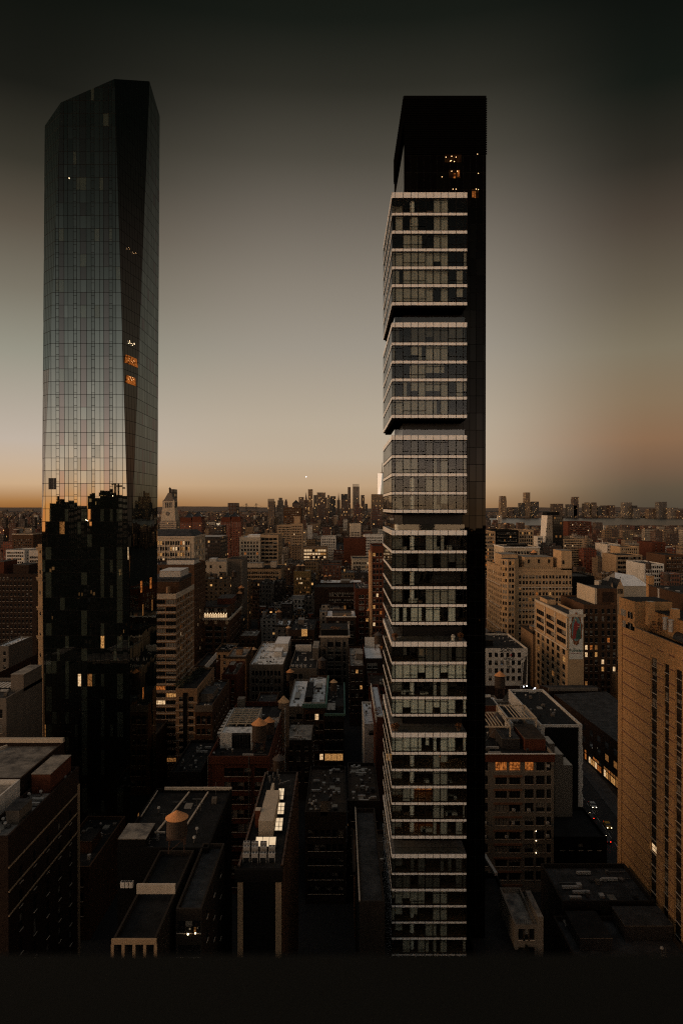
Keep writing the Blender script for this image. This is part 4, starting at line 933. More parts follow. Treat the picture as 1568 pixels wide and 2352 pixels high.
    for i, u in enumerate((684, 702)):
        x = X(u, 372); t = thing('garden_parasol', ['left', 'right'][i] + ' folded white parasol on the dark loft roof behind the air conditioners', 'parasol', (x, 372, B['zr']), 'folded parasols'); o = MB(); o.cyl(x, 372, B['zr'] + .6, B['zr'] + 2.6, .5, .05, 'umbrella', 10); o.build('canopy', t); o = MB(); o.cyl(x, 372, B['zr'], B['zr'] + .6, .05, .05, 'steel', 6); o.build('pole', t)
    B = bld('warehouse_building', 'dark brown building with two paired white-framed windows and a white roof wall', 838, 880, 1513, 372, 36, 'brick_dark', 'roof_snowy', fcols=[(X(u, 372) - 1.45, X(u, 372) + 1.45) for u in (849, 860)], scols=0, w=2.9, h=2.9, p=4.6, t=2.6, frame='frame_white', style='double', lit=0, blind=.7); m = MB(); m.box(B['x0'] + 1, B['x1'], 404, 404.4, B['zr'], B['zr'] + 6.5, 'white_paint'); m.box(B['x0'] - .2, B['x0'] - .01, 372, 408, 2, B['z'] + 1.2, 'brick_red'); m.build('party_wall', B['root'])
    B = bld('row_building', 'small building with twin skylights and a pale roof beside the dark brown one', 803, 836, 1530, 345, 48, 'brick_dark', 'roof_pale', fcols=3, scols=4, lit=.03); clutter(B, 14, 10); addbox(B, 'stair_bulkhead', .5, .98, .35, .6, 3.4, 'stone_grey', 'roof_pale')
    # white stained roof with the green cornice, and its neighbours
    Y = 285
    B = bld('row_building', 'row building with green copper cornice and a stained white roof', 698, 746, 1618, Y, 48, 'brick_brown', 'roof_white', fcols=4, scols=0, w=1.6, h=2.6, p=4.2, t=4.2, cornice='teal_trim', lit=.12, corn=(.8, 1.5), zmin=2); addbox(B, 'stair_bulkhead', .03, .35, .05, .55, 3.2, 'black_wall', 'roof_tar'); addbox(B, 'skylight', .45, .75, .55, .7, .8, 'frame_dark', 'pane_blind'); clutter(B, 16, 11); m = MB(); m.box(B['x0'], B['x1'], Y + .01, Y + 2.4, B['z'] + .03, B['z'] + .1, 'roof_pale'); m.build('coping', B['root'])
    B = bld('row_building', 'row building with teal cornice and three glowing windows on a middle floor', 747, 790, 1640, 283, 50, 'dark_stone', 'roof_tar', fcols=[(X(u, 283) - 1.25, X(u, 283) + 1.25) for u in (752.5, 766.5, 780.5)], scols=0, w=2.5, h=3.0, p=4.4, t=3.6, cornice='teal_trim', style='triple', lit=0, blind=.12, zmin=1); clutter(B, 20, 12); addbox(B, 'stair_bulkhead', .55, .95, .1, .35, 2.4, 'frame_dark', 'roof_tar'); addbox(B, 'skylight', .05, .5, .1, .3, .9, 'frame_dark', 'pane_blind')
    tops = sorted({round(wv[2][2], 2) for wv in WINDOWS if wv[0] is B['root']}, reverse=True)
    for i, wv in enumerate(list(WINDOWS)):
        if wv[0] is B['root'] and len(tops) > 3 and abs(wv[2][2] - tops[3]) < .1: WINDOWS[i] = (wv[0], wv[1][:2] + ('lit',) + wv[1][3:], *wv[2:])
    B = bld('row_building', 'slim row building with a skylit pale roof left of the green cornice', 660, 697.4, 1624, 286, 46, 'stone_grey', 'roof_snowy', fcols=2, scols=5, w=2.4, h=2.6, p=4.2, t=3, lit=.0, style='double'); addbox(B, 'skylight', .3, .6, .3, .5, .7, 'frame_dark', 'pane_blind'); clutter(B, 8, 13)
    B = bld('row_building', 'low building with a tiled terrace roof in front of the green cornice row', 655, 716, 1702, 258, 22, 'dark_stone', 'roof_pale', fcols=3, scols=3, lit=.0, blind=.3); clutter(B, 12, 14)
    B = bld('row_building', 'small white roof house by the red party wall at the banded tower', 836, 866, 1664, 262, 30, 'white_paint', 'roof_snowy', fcols=[(X(853, 262) - 1, X(853, 262) + 1)], scols=0, w=2, h=2, p=9, t=2.5, zmin=22, lit=0); clutter(B, 6, 15)
    B = bld('party_wall_building', 'narrow building showing a tall red-brown flank with white coping, hard by the banded tower', 865, 884, 1648, 240, 44, 'brick_red', 'roof_snowy', fcols=0, scols=0); m = MB(); m.box(B['x0'] - .3, B['x1'], 239.7, 240.3, B['z'], B['z'] + .5, 'white_paint'); m.box(B['x0'] - .3, B['x0'] - .01, 240, 284, B['z'] - 2, B['z'] + .5, 'white_paint'); m.build('coping', B['root'])
    f = MB(); leaves(f, (B['x0'] + .5, 242, B['z'] + 1.5), 1.4, 1.5, 160, .25, 'leaf_autumn'); t = thing('roof_shrub', 'yellowing shrub on the white coping beside the banded tower', 'shrub', (B['x0'] + .5, 242, B['zr'])); f.build('foliage', t); f = MB(); f.cyl(B['x0'] + .5, 242, B['zr'], B['z'] + 1.2, .06, .04, 'bark', 6); f.build('stem', t)
    B = bld('workshop_building', 'flat dark workshop roof with scattered air conditioners left of the banded tower', 700, 795, 1868, 190, 34, 'dark_stone', 'roof_brown', fcols=6, scols=4, w=1.4, h=2, lit=.03, t=5, zmin=1); clutter(B, 34, 16); addbox(B, 'stair_bulkhead', .38, .55, .0, .12, 4, 'stone_grey')
    B = bld('workshop_building', 'low dark workshop roof with bent white pipes at the foot of the banded tower', 800, 872, 1842, 200, 30, 'dark_stone', 'roof_brown', fcols=5, scols=3, lit=.03, t=4, zmin=1); clutter(B, 26, 17)
    B = bld('garage_building', 'low pale-edged garage roof below the banded tower', 826, 884, 2075, 128, 40, 'dark_stone', 'roof_grey', fcols=0, scols=0); m = MB(); m.box(B['x0'] - .15, B['x0'] + .1, 128, 168, B['z'], B['z'] + .25, 'pale_trim'); m.build('coping', B['root'])

def brick_with_pergola():
    Y = 195
    B = bld('brick_building', 'red brick building with white roof pavilion, timber pergola and orange water tanks', 477.5, 618, 1739, Y, 55, 'brick_red', 'roof_tar', fcols=[(X(u, Y) - .95, X(u, Y) + .95) for u in (522, 537, 552, 568, 592, 606)], scols=10, w=1.9, h=2.4, p=4.0, t=3.4, zmin=1, frame='frame_brown', lit=.0, blind=.5, par=1.6)
    r, z, zr, x0, x1 = B['root'], B['z'], B['zr'], B['x0'], B['x1']
    m = MB(); m.box(x0 - .12, x1 + .12, Y - .3, Y - .004, z - 2.2, z + .05, 'brick_red'); m.build('parapet_band', r)
    m = MB()
    for uu in (571, 477): m.cyl(X(uu, Y), Y - .3, 2, z, .14, .14, 'steel', 8)
    m.build('drain_pipe', r)
    # pavilion
    px0, px1, py0, py1 = x0 + 1.4, X(578, 206), 206, 232; ph = zr + 4.6
    m = MB(); m.box(px0, px0 + .4, py0, py1, zr, ph, 'white_paint'); m.box(px0 + .4, px0 + 3.6, py0, py0 + .4, zr, ph, 'white_paint'); m.box(px1 - .4, px1, py0, py1, zr, ph, 'white_paint'); m.box(px0 + .4, px1 - .4, py1 - .4, py1, zr, ph, 'white_paint')
    m.box(px0 + 3.6, px1 - .4, py0 + .05, py0 + .1, zr, ph - .6, 'pane_dark'); m.box(px0 + 3.6, px1 - .4, py0, py0 + .3, ph - .6, ph, 'frame_dark')
    for i in range(8): xx = px0 + 3.6 + (px1 - px0 - 4.0) * i / 7; m.box(xx - .05, xx + .05, py0, py0 + .04, zr, ph - .6, 'frame_dark')
    m.box(px0 + .4, px1 - .4, py0 + .3, py0 + 7, ph - .5, ph - .35, 'roof_white'); m.build('pavilion', r)
    m = MB()
    for i in range(9): y = py0 + 8 + i * 1.9; m.bar((px0 + 1, y, ph + .3), (px1, y, ph + .3), .22, 'timber')
    for i in range(4): x = px0 + 1 + (px1 - px0 - 1) * i / 3; m.bar((x, py0 + 7, ph + .05), (x, py1, ph + .05), .25, 'timber')
    for i in range(8): y = py0 + i * 3.2; m.box(px0 - .9, px0 - .1, y, y + 1.6, ph - .2, ph - .05, 'frame_white')
    for x in (px0 + 1, px1): m.box(x - .12, x + .12, py0 + 7, py0 + 7.25, zr, ph, 'timber')
    m.build('pergola', r)
    m = MB(); m.bar((px0 - .8, py0 + 2, zr + 3.4), (px0 + 2.6, py0 - 1.4, zr), .5, 'pale_metal', .12)
    for i in range(9): k = i / 9; m.box(px0 - .8 + 3.4 * k - .25, px0 - .8 + 3.4 * k + .25, py0 + 2 - 3.4 * k - .5, py0 + 2 - 3.4 * k + .3, zr + 3.3 * (1 - k), zr + 3.3 * (1 - k) + .08, 'steel')
    m.build('stair', r)
    addbox(B, 'stair_bulkhead', .8, .99, .55, .75, 3.4, 'white_paint', 'roof_tar'); clutter(B, 30, 20)
    m = MB(); m.box(x0 + .5, x0 + 3, 246, 249.5, zr, zr + 3.6, 'concrete'); m.build('chimney', r)
    for xa, xb in ((x0 + 3.2, x0 + 3.2), (x1 - 6, x1 - 4.5)): m = MB(); m.bar((xa, 248, zr), (xb, 248, zr + 6), .15, 'steel'); m.build('mast', r)
    tank(595, 1648, 35, 204, 'large orange-coned timber water tank standing on the red brick pergola roof', 'orange'); tank(617.5, 1646, 26, 214, 'smaller orange-coned water tank tucked behind the large one on the pergola roof', 'orange')
    Yt = 236; xt, rt = X(651, Yt), 12.5 / F * Yt; zc, z1, z0 = Z(1599, Yt), Z(1613, Yt), Z(1716, Yt)
    t = thing('water_tank', 'very tall slim water tank with a tan cone and a white pipe, right of the pergola roof', 'water tank', (xt, Yt, 0), 'rooftop water tanks')
    m = MB(); n = 28
    for j in range(n):
        a0, a1 = 2 * pi * j / n, 2 * pi * (j + .9) / n; m.poly([(xt + rt * cos(a0), Yt + rt * sin(a0), z0), (xt + rt * cos(a1), Yt + rt * sin(a1), z0), (xt + rt * cos(a1), Yt + rt * sin(a1), z1), (xt + rt * cos(a0), Yt + rt * sin(a0), z1)], 'tank_wood_pale')
    m.cyl(xt, Yt, z0 + .01, z1 - .02, rt * .97, rt * .97, 'tank_cone_dark', 20); dr = m.build('drum', t)
    m = MB()
    for i in range(22): zz = z0 + (z1 - z0) * (i + .5) / 22; m.cyl(xt, Yt, zz, zz + .08, rt + .04, rt + .04, 'rust', 20, cap=False)
    m.build('hoop', dr); m = MB(); m.cyl(xt, Yt, z1, zc, rt * 1.1, .08, 'tank_cone_tan', 24); m.build('cone_roof', t)
    m = MB(); m.cyl(xt + rt * .35, Yt - rt * 1.02, 4, z1 - 1.5, .14, .14, 'white_paint', 8); m.build('pipe', t)
    for sx, sy in ((-1, -1), (1, -1), (1, 1), (-1, 1)): m = MB(); m.bar((xt + sx * rt * .7, Yt + sy * rt * .7, 0), (xt + sx * rt * .65, Yt + sy * rt * .65, z0), .35, 'rust'); m.build('leg', t)
    tank(640, 1732, 29, 186, 'dark-topped squat water tank below the very tall slim one', 'dark')

def skylight_building():
    Y = 124
    B = bld('loft_building', 'narrow deep loft with glowing skylights and stone corner piers on its dark front', 545, 646, 2000, Y, 46, 'black_wall', 'roof_tar', fcols=0, scols=0, par=.5)
    r, x0, x1, zr = B['root'], B['x0'], B['x1'], B['zr']
    m = MB(); m.box(x0, x0 + .95, Y - .3, Y - .004, 0, B['z'] - 2.2, 'stone_tan'); m.box(x1 - 1.1, x1, Y - .3, Y - .004, 0, B['z'] - 2.2, 'stone_tan'); m.build('corner_strip', r)
    m = MB(); m.box(x0 - .5, x1 + .2, Y - .6, Y - .004, B['z'] - 2.1, B['z'] + .1, 'black_wall'); m.build('cornice', r)
    m = MB()
    for i in range(16):
        y = Y + 1 + i * 2.8; m.box(x1 + .004, x1 + .3, y, y + 1.6, 2, B['z'] - 1, 'brick_brown')
    m.build('buttress', r)
    for xa, xb, mm in ((x1 - .2, x1 + .15, 'rust'), (x0 - .1, x0 + .25, 'frame_brown')):
        m = MB(); m.box(xa, xb, Y + 1, Y + 45, B['z'] + .002, B['z'] + .2, mm)
        for i in range(16): m.box(xa - .04, xb + .04, Y + 1 + 2.75 * i, Y + 1.3 + 2.75 * i, B['z'] + .1, B['z'] + .3, mm)
        m.build('coping', r)
    m = MB(); bx0, bx1 = x0 + 2.2, X(628, 138); m.box(bx0, bx1, 137, 152, zr, zr + 3.3, 'limestone', 'cream'); m.build('roof_house', r); m = MB(); m.box(bx0 + .8, bx1 - 1.6, 152.004, 156, zr, zr + 3.3, 'limestone', 'cream'); m.build('rear_roof_house', r)
    m = MB(); m.box(bx0 - 1.2, bx0 - .1, 141, 142.6, zr, zr + 3.6, 'brick_red', 'pale_trim'); m.build('chimney', r)
    def sky(xa, xb, ya, yb, n, k):
        f = MB(); z0, z1 = zr + .5, zr + 1.7
        for i in range(n):
            for j in range(k):
                a, b_ = xa + (xb - xa) * i / n + .05, xa + (xb - xa) * (i + 1) / n - .05; c0, c1 = j / k + .02, (j + 1) / k - .02
                P = lambda x, t: (x, ya + (yb - ya) * t, z0 + (z1 - z0) * t)
                f.poly([P(a, c0), P(b_, c0), P(b_, c1), P(a, c1)], 'skylight_lit')
        o = f.build('skylight', r)
        g = MB(); P = lambda x, t, d=0: (x, ya + (yb - ya) * t, z0 + (z1 - z0) * t - .03 + d)
        g.poly([P(xa - .15, -.04), P(xb + .15, -.04), P(xb + .15, 1.04), P(xa - .15, 1.04)], 'black_paint'); g.box(xa - .15, xb + .15, ya, yb + .1, zr, z0 - .1, 'black_paint')
        g.poly([(xa - .15, yb + .1, zr), (xb + .15, yb + .1, zr), (xb + .15, yb + .1, z1), (xa - .15, yb + .1, z1)], 'black_paint'); g.build('frame', o)
    for va, vb, ua, ub in ((1813, 1839, 637, 653), (1846, 1873, 635, 654), (1881, 1911, 630, 650)):
        ya = (CZ - zr - .5) * F / (vb - V0); yb = (CZ - zr - 1.7) * F / (va - V0); sky(X(ua, ya), X(ub - 3, ya), ya, yb, 2, 3)
    ya = (CZ - zr - .5) * F / (1948 - V0); yb = (CZ - zr - 1.7) * F / (1925 - V0); sky(X(585, ya), X(632, ya), ya, yb, 3, 1)
    k = 0
    for row, (y, n) in enumerate(((127.0, 4), (129.6, 4), (131.2, 3))):
        for i in range(n):
            x = X(565 + i * 19.5, y) + (0 if row else -.05); o = MB(); o.box(x - .62, x + .62, y, y + .8, zr + 1.0, zr + 1.75, 'pale_metal', 'frame_white')
            for sx in (-.62, .56): o.box(x + sx, x + sx + .06, y + .02, y + .78, zr, zr + 1.0, 'pale_metal')
            for dx in (-.3, .3): o.cyl(x + dx, y + .4, zr + 1.752, zr + 1.77, .25, .25, 'black_paint', 10)
            tag(o.build('ac_unit', None, (x, y, zr)), ['leftmost', 'second from left', 'third from left', 'rightmost'][i] + ' twin-fan air conditioner in the ' + ['front', 'middle', 'back'][row] + ' row before the glowing skylight', 'air conditioner', 'twin-fan air conditioners by the skylights')
    for i in range(8): m = MB(); m.cyl(X(640, 160) - i * .5, 164 + (i * 7) % 5, zr, zr + .8 + (i % 3) * .5, .2, .2, 'steel', 8); m.build('roof_vent', r)
    m = MB(); m.bar((x0 + 4, 162, zr + .6), (x1 - 1.5, 164, zr + .6), .25, 'steel'); m.build('pipe', r)

def left_side():
    # low dark roofs with the big conical tank
    B = bld('garage_building', 'low dark-roofed building with thin white parapet lines around the big orange-coned tank', 268, 478, 1951, 132, 28, 'black_wall', 'roof_tar', fcols=0, scols=0, par=.8)
    m = MB(); z = B['z']; m.box(B['x0'] + 2, B['x1'], B['y1'] - .5, B['y1'] + .1, z - .2, z + .35, 'cream')
    for a, b_ in (((-.30, .5), (-.05, .98)), ((.32, .25), (.45, .95)), ((.62, .3), (.7, .95)), ((.3, .25), (.42, .25))):
        P = lambda q: (B['x0'] + (B['x1'] - B['x0']) * max(.02, q[0] + .0), B['y0'] + 28 * q[1], z - .3)
        m.bar(P(a), P(b_), .3, 'pale_trim')
    m.build('coping', B['root']); clutter(B, 12, 30); addbox(B, 'roof_house', .0, .3, .02, .25, 2.2, 'black_wall', 'roof_pale')
    B2 = bld('row_building', 'small rear building with a columned pale loggia below the big orange-coned tank', 257, 356, 2161, 104, 27, 'dark_stone', 'roof_tar', fcols=[(X(267 + 24 * i, 104), X(282 + 24 * i, 104)) for i in range(4)], scols=0, w=1.0, h=2.6, p=3.6, t=.9, lit=0, blind=.0)
    m = MB(); x0, x1, z = B2['x0'], B2['x1'], B2['z']; m.box(x0 - .15, x1 + .15, 103.7, 103.995, z - .75, z + .05, 'stone_tan')
    for i in range(5): xx = x0 + (x1 - x0) * i / 4; m.box(xx - .22, xx + .22, 103.7, 103.995, z - 4, z - .76, 'stone_tan')
    m.box(x0, x1, 116, 116.5, z, z + 1.6, 'pale_trim'); m.build('loggia', B2['root'])
    for i in range(3):
        x = X(281 + i * 9, 120); o = MB(); o.box(x - .4, x + .4, 119.6, 120.3, B2['zr'], B2['zr'] + 1.0, 'white_paint', 'pale_metal'); o.cyl(x, 119.95, B2['zr'] + 1, B2['zr'] + 1.04, .28, .28, 'black_paint', 10)
        tag(o.build('ac_unit', None, (x, 120, B2['zr'])), ['leftmost', 'middle', 'rightmost'][i] + ' of three small white air conditioners behind the columned loggia', 'air conditioner', 'small white air conditioners')
    tank(405, 1862, 50, 128, 'big water tank with a wide orange cone on the low dark roof', 'orange', .78)
    B = bld('row_building', 'low rear house with two small yellow lamps glowing under its canopy', 402, 462, 2092, 112, 22, 'dark_stone', 'roof_grey', fcols=3, scols=3, lit=0)
    m = MB(); m.sphere((X(430, 111.5), 111.5, Z(2151, 111.5)), .16, 'lamp', 6, 4); m.sphere((X(447, 111.5), 111.5, Z(2149, 111.5)), .13, 'lamp', 6, 4); m.box(X(444, 111.6), X(448, 111.6), 111.6, 111.7, Z(2152, 111.6), Z(2136, 111.6), 'pane_lit_dim'); m.build('wall_lamp', B['root'])
    # stepped brick rooftops at the far left
    B = bld('loft_building', 'stepped brick loft at the left edge with a sloped grey roof and high blank flank', -20, 44, 1921, 126, 34, 'brick_dark', 'roof_worn', fcols=0, scols=5, sw=1.4, w=1.4, h=3.2, p=4.6, t=8, lit=0, z=50, x1=-61.7, x0=-67.5, string=None)
    m = MB()
    for zz in (44, 39.5, 35): m.box(-61.69, -61.5, 126, 160, zz, zz + .25, 'stone_tan')
    m.box(-61.69, -61.45, 159, 160, 0, 46, 'stone_tan'); m.build('string_course', B['root']); addbox(B, 'stair_bulkhead', .1, .8, .62, .95, 4.2, 'brick_red', 'roof_pale'); addbox(B, 'plant_room', .35, .8, .2, .36, 2.6, 'stone_grey', 'roof_grey'); clutter(B, 24, 31)
    B = bld('roof_annex', 'pale-walled rooftop annex with a window at the left edge', -60, 40, 1830, 128, 16.5, 'white_paint', 'roof_pale', fcols=0, scols=[(134, 135.6)], w=1.6, h=1.8, p=9, t=1.4, zmin=42, lit=0, z=53.2, x1=-68.2, x0=-95)
    B = bld('loft_building', 'large flat grey roof with dark patches and a pale parapet at the left edge', -90, 146, 1722, 145.5, 23, 'brick_dark', 'roof_worn', fcols=0, scols=4, z=53, x1=-68.5, x0=-104, lit=0); m = MB(); m.box(B['x0'], B['x1'], B['y1'] - 1.0, B['y1'], B['z'], B['z'] + 1.0, 'cream'); m.bar((-92, 146, B['zr'] + .3), (-82, 167, B['zr'] + .5), .4, 'pale_trim'); m.build('coping', B['root'])
    B = bld('stone_building', 'stone building with an orange-lit front corner and an arched blind window', -120, 13, 1605, 182, 22, 'stone_grey', 'roof_grey', fcols=[(X(u, 182) - .7, X(u, 182) + .7) for u in (-2, -30)], scols=0, w=1.4, h=2.4, p=4, t=3, lit=.1, x1=X(13, 182), x0=-115)
    m = MB(); m.poly([(B['x1'] + .02, 186 + 2.2 * (1 + cos(pi - pi * k / 8)), 38 + (2.2 * sin(pi * k / 8) if 0 < k < 8 else 0)) for k in range(9)] + [(B['x1'] + .02, 190.4, 26), (B['x1'] + .02, 186, 26)], 'dark_stone'); m.build('blind_arch', B['root']); clutter(B, 12, 32); addbox(B, 'plant_room', .86, 1.0, .45, .98, 4.8, 'stone_grey', 'roof_pale')
    m = MB()
    for i in range(9): m.box(-104 + i * 1.2, -103.2 + i * 1.2, 194, 200, B['zr'] + .6, B['zr'] + .75, 'frame_white')
    m.build('skylight', B['root'])
    B = bld('market_building', 'long building with a sloping brown roof among dark trees at the left', -40, 66, 1563, 260, 50, 'brick_dark', 'roof_brown', fcols=6, scols=8, x1=X(72, 300), lit=.02, h=3, w=1.0); clutter(B, 8, 33)
    B = bld('brick_block', 'massive dark brick block with a stepped roof, left of the faceted tower', -60, 84, 1318, 430, 60, 'brick_dark', 'roof_tar', fcols=14, scols=8, lit=.01, blind=.06, w=1.3, h=1.9, p=3.4); addbox(B, 'plant_room', .55, .8, .1, .4, 6, 'brick_dark'); addbox(B, 'stair_bulkhead', .25, .4, .1, .4, 8, 'brick_red')
    bld('white_apartment_block', 'white apartment block with a balconied top, leftmost of the two pale blocks', 13, 56, 1263, 640, 30, 'white_paint', 'roof_pale', fcols=8, scols=3, w=1.6, h=1.5, p=3, lit=.02, t=2)
    bld('white_apartment_block', 'narrow white apartment block tight against the faceted tower', 66, 90, 1264, 560, 26, 'white_brick', 'roof_pale', fcols=5, scols=3, w=1.3, h=1.7, p=3.1, lit=.02, t=5)
    bld('brick_apartment_block', 'brown apartment block with a pale balustraded crown above the white ones', 28, 76, 1226, 780, 34, 'brick_brown', 'roof_tar', fcols=8, scols=4, p=3.4, cornice='cream', lit=.05, t=6)
    B = bld('stone_shaft', 'slender pale stone shaft with carved brackets glued to the left edge of the faceted tower', 86.5, 97, 1250, 262, 8, 'stone_gold', 'roof_tar', fcols=1, scols=0, w=.5, h=1.4, p=8, lit=0)
    m = MB()
    for v in (1256, 1325, 1393, 1460): zz = Z(v, 262); m.box(B['x0'] - .5, B['x1'] + .3, 261.4, 261.99, zz - .6, zz, 'stone_gold'); m.box(B['x0'] - .3, B['x1'] + .1, 261.6, 261.99, zz - 1.4, zz - .61, 'stone_tan')
    m.build('bracket', B['root'])
    for i, (u, Y, h) in enumerate(((8, 300, 16), (30, 310, 14), (52, 318, 17), (74, 326, 15), (20, 345, 18), (60, 352, 16))):
        tree(X(u, Y), Y, h, ['broad', 'low', 'tall', 'round', 'high', 'thin'][i] + ' dark tree among the roofs left of the faceted tower', 'leaf_dark', 'bark', 'dark trees on the left', 500)
def right_side():
    # ---- nearest brick slab at the right edge, seen along its flank
    xp = 70.0; z1 = 82.3
    root = thing('brick_slab_building', 'large tan brick slab at the right edge with thin floor lines and three dark window columns', 'building', (85, 130, 0)); FOOT.append((68, 104, 88, 174))
    b = MB(); rows = [(79.9 - 3.0 * i - 1.75, 79.9 - 3.0 * i) for i in range(1, 26)]; rows = [q for q in rows if q[0] > 4]
    colsY = [(151.3, 154.6), (145.7, 148.3), (140.2, 143.2), (131, 134), (120, 123)]
    facade(b, 'L', 90, 172, xp, 0, z1, colsY, [(3.0, rows[0][1] + .3)], 'brick_buff', reveal=.6)
    b.poly([(xp, 90, 0), (104, 90, 0), (104, 90, z1), (xp, 90, z1)], 'brick_buff'); b.poly([(xp, 172, 0), (104, 172, 0), (104, 172, z1), (xp, 172, z1)], 'brick_buff'); b.poly([(104, 90, 0), (104, 172, 0), (104, 172, z1), (104, 90, z1)], 'brick_buff')
    b.box(xp, xp + .4, 90, 172, z1, z1 + .001, 'stone_grey'); b.build('wall', root)
    m = MB(); m.poly([(xp + .4, 90, z1 - 1), (104, 90, z1 - 1), (104, 172, z1 - 1), (xp + .4, 172, z1 - 1)], 'roof_tar'); m.build('roof', root)
    m = MB()
    for i in range(26):
        z = 78.0 - 3.0 * i + 1.62
        if z > 1:
            ys = [90] + [q for cc in sorted(colsY) for q in cc] + [172]
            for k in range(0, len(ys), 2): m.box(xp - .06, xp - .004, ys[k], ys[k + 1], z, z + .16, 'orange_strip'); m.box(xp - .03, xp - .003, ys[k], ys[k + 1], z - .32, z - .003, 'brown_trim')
    m.build('string_course', root)
    m = MB(); m.box(xp - .22, xp - .004, 169.8, 172.1, 0, 84, 'brick_buff'); m.build('corner_strip', root)
    for ra, rb in rows:
        pass
    add_windows(root, 'L', xp + .32, colsY, rows, 'frame_dark', 'double', .02, .42)
    m = MB()
    for ca, cb in colsY:
        for ra, rb in rows: m.box(xp + .42, xp + .59, ca + .02, cb - .02, ra - 1.24, ra - .13, 'dark_stone')
        m.box(xp + .595, xp + .7, ca, cb, 3, rows[0][1] + .3, 'black_wall')
    # dark slots that carry the window columns
    m.build('spandrel', root)
    m = MB(); m.box(xp, 79, 163, 172, z1 - 1, 88.4, 'brick_buff', 'roof_tar'); m.build('corner_block', root)
    m = MB()
    for zz in (85.6, 82.9):
        for ya, yb in ((168, 171), (164, 166.8)): m.box(xp - .03, xp - .004, ya, yb, zz - 1.6, zz, 'pane_blind' if ya > 167 else 'pane_dark'); m.box(xp - .06, xp - .031, (ya + yb) / 2 - .06, (ya + yb) / 2 + .06, zz - 1.6, zz, 'frame_white')
    m.build('corner_window', root)
    m = MB(); m.box(74, 104, 92, 162.9, z1 - 1, 85.1 + 1.2, 'brick_buff', 'roof_tar'); m.box(74 - .1, 74.15, 92, 162.9, 86.31, 86.6, 'frame_dark'); m.build('penthouse', root)
    m = MB(); m.box(85.5, 104, 100, 190, 80, 89.2, 'brick_brown', 'roof_tar'); m.box(85.3, 85.6, 100, 190, 89.21, 89.5, 'frame_dark'); m.build('rear_penthouse', root)
    for (u, v0, v1, Y) in ((1496, 1323, 1356, 190), (1497, 1383, 1413, 158), (1554, 1400, 1432, 150)):
        x = X(u, Y); m = MB(); m.box(x - .75, x + .75, Y, Y + 1.6, Z(v1, Y) - 2.5, Z(v0, Y), 'brick_buff', 'pale_trim'); m.build('chimney', root)
    for (u, v, Y) in ((1515, 1354, 184), (1532, 1352, 184), (1556, 1359, 176), (1528, 1421, 152), (1541, 1426, 150)): x = X(u, Y); m = MB(); m.cyl(x, Y, Z(v, Y) - 2.5, Z(v, Y), .5, .5, 'pale_metal', 12); m.cyl(x, Y, Z(v, Y), Z(v, Y) + .25, .62, .62, 'pale_metal', 12); m.build('roof_vent', root)
    m = MB(); m.cyl(0, 0, 0, .01, .01, .01, 'frame_dark', 3)
    for i in range(9):
        a0, a1 = pi * i / 18, pi * (i + 1) / 18; m.poly([(74 - 1.2 * sin(a0), 150, 82 + 1.6 * cos(a0)), (74 - 1.2 * sin(a1), 150, 82 + 1.6 * cos(a1)), (74 - 1.2 * sin(a1), 143, 82 + 1.6 * cos(a1)), (74 - 1.2 * sin(a0), 143, 82 + 1.6 * cos(a0))], 'frame_dark')
    m.build('awning', root)
    t = thing('roof_shrub', 'bare reddish shrub on the setback ledge of the tan brick slab', 'shrub', (72, 156, z1 - 1)); f = MB(); leaves(f, (72.3, 156.5, z1 + 1.2), 1.5, 1.6, 260, .2, 'leaf_autumn', 'bark'); f.build('foliage', t); f = MB(); f.cyl(72.3, 156.5, z1 - 1, z1 + .4, .08, .05, 'bark', 6); f.build('stem', t)
    # ---- building with the poster
    Y = 350
    xL, yF = 116.0, 408.0
    z = 56.0
    cL = even(Y + 1, yF - 1, 6, 4.6, .5)
    B = bld('corner_building', 'cream corner building with grouped top windows, bracket cornice and a tall painted advertisement', 1306, 1341, 1412, Y, 58, 'stone_gold', 'roof_grey', fcols=0, scols=cL, w=4.0, h=2.7, p=3.95, t=19.2, zmin=4, z=z, style='double', lit=.1, blind=.3, cornice='cream', x0=xL, x1=X(1341, Y), corn=(.7, 1.2))
    big = [(Y + 2.5 + k * 19, Y + 2.5 + k * 19 + 14.5) for k in range(3)]
    m = MB()
    for i in range(3):
        for a, b_ in big:
            m.box(xL - .08, xL - .004, a, b_, z - 5.2 - 4.2 * i - 2.6, z - 5.2 - 4.2 * i, 'pane_dark')
            for k in range(5):
                yy = a + (b_ - a) * k / 4; m.box(xL - .16, xL - .081, yy - .12, yy + .12, z - 7.8 - 4.2 * i, z - 5.2 - 4.2 * i, 'frame_brown')
            if (i + int(a)) % 2: m.box(xL - .1, xL - .081, a + .5, a + 5.5, z - 7.2 - 4.2 * i, z - 5.3 - 4.2 * i, 'pane_blind')
    m.build('upper_window', B['root'])
    m = MB()
    for k in range(4): yy = Y + .6 + k * 19; m.box(xL - .5, xL - .17, yy - .7, yy + .7, z - 17.5, z - 2.0, 'cream')
    m.box(xL - .6, xL - .17, Y, yF, z - 18.6, z - 17.9, 'cream'); m.build('pilaster', B['root'])
    addbox(B, 'plant_room', .2, .8, .7, .95, 3, 'stone_gold', 'roof_grey')
    # advertisement painted on the narrow wall
    xa, xb, za, zb = X(1307.5, Y), X(1339, Y), Z(1515, Y), Z(1400, Y)
    t = thing('wall_poster', 'tall white wall advertisement with an ornate gold frame, two figures and green lettering', 'poster', ((xa + xb) / 2, Y - .1, za))
    m = MB(); m.box(xa, xb, Y - .16, Y - .05, za, zb, 'poster_white'); m.build('board', t)
    cx, cz, rx, rz = (xa + xb) / 2, za + (zb - za) * .61, (xb - xa) * .44, (zb - za) * .305
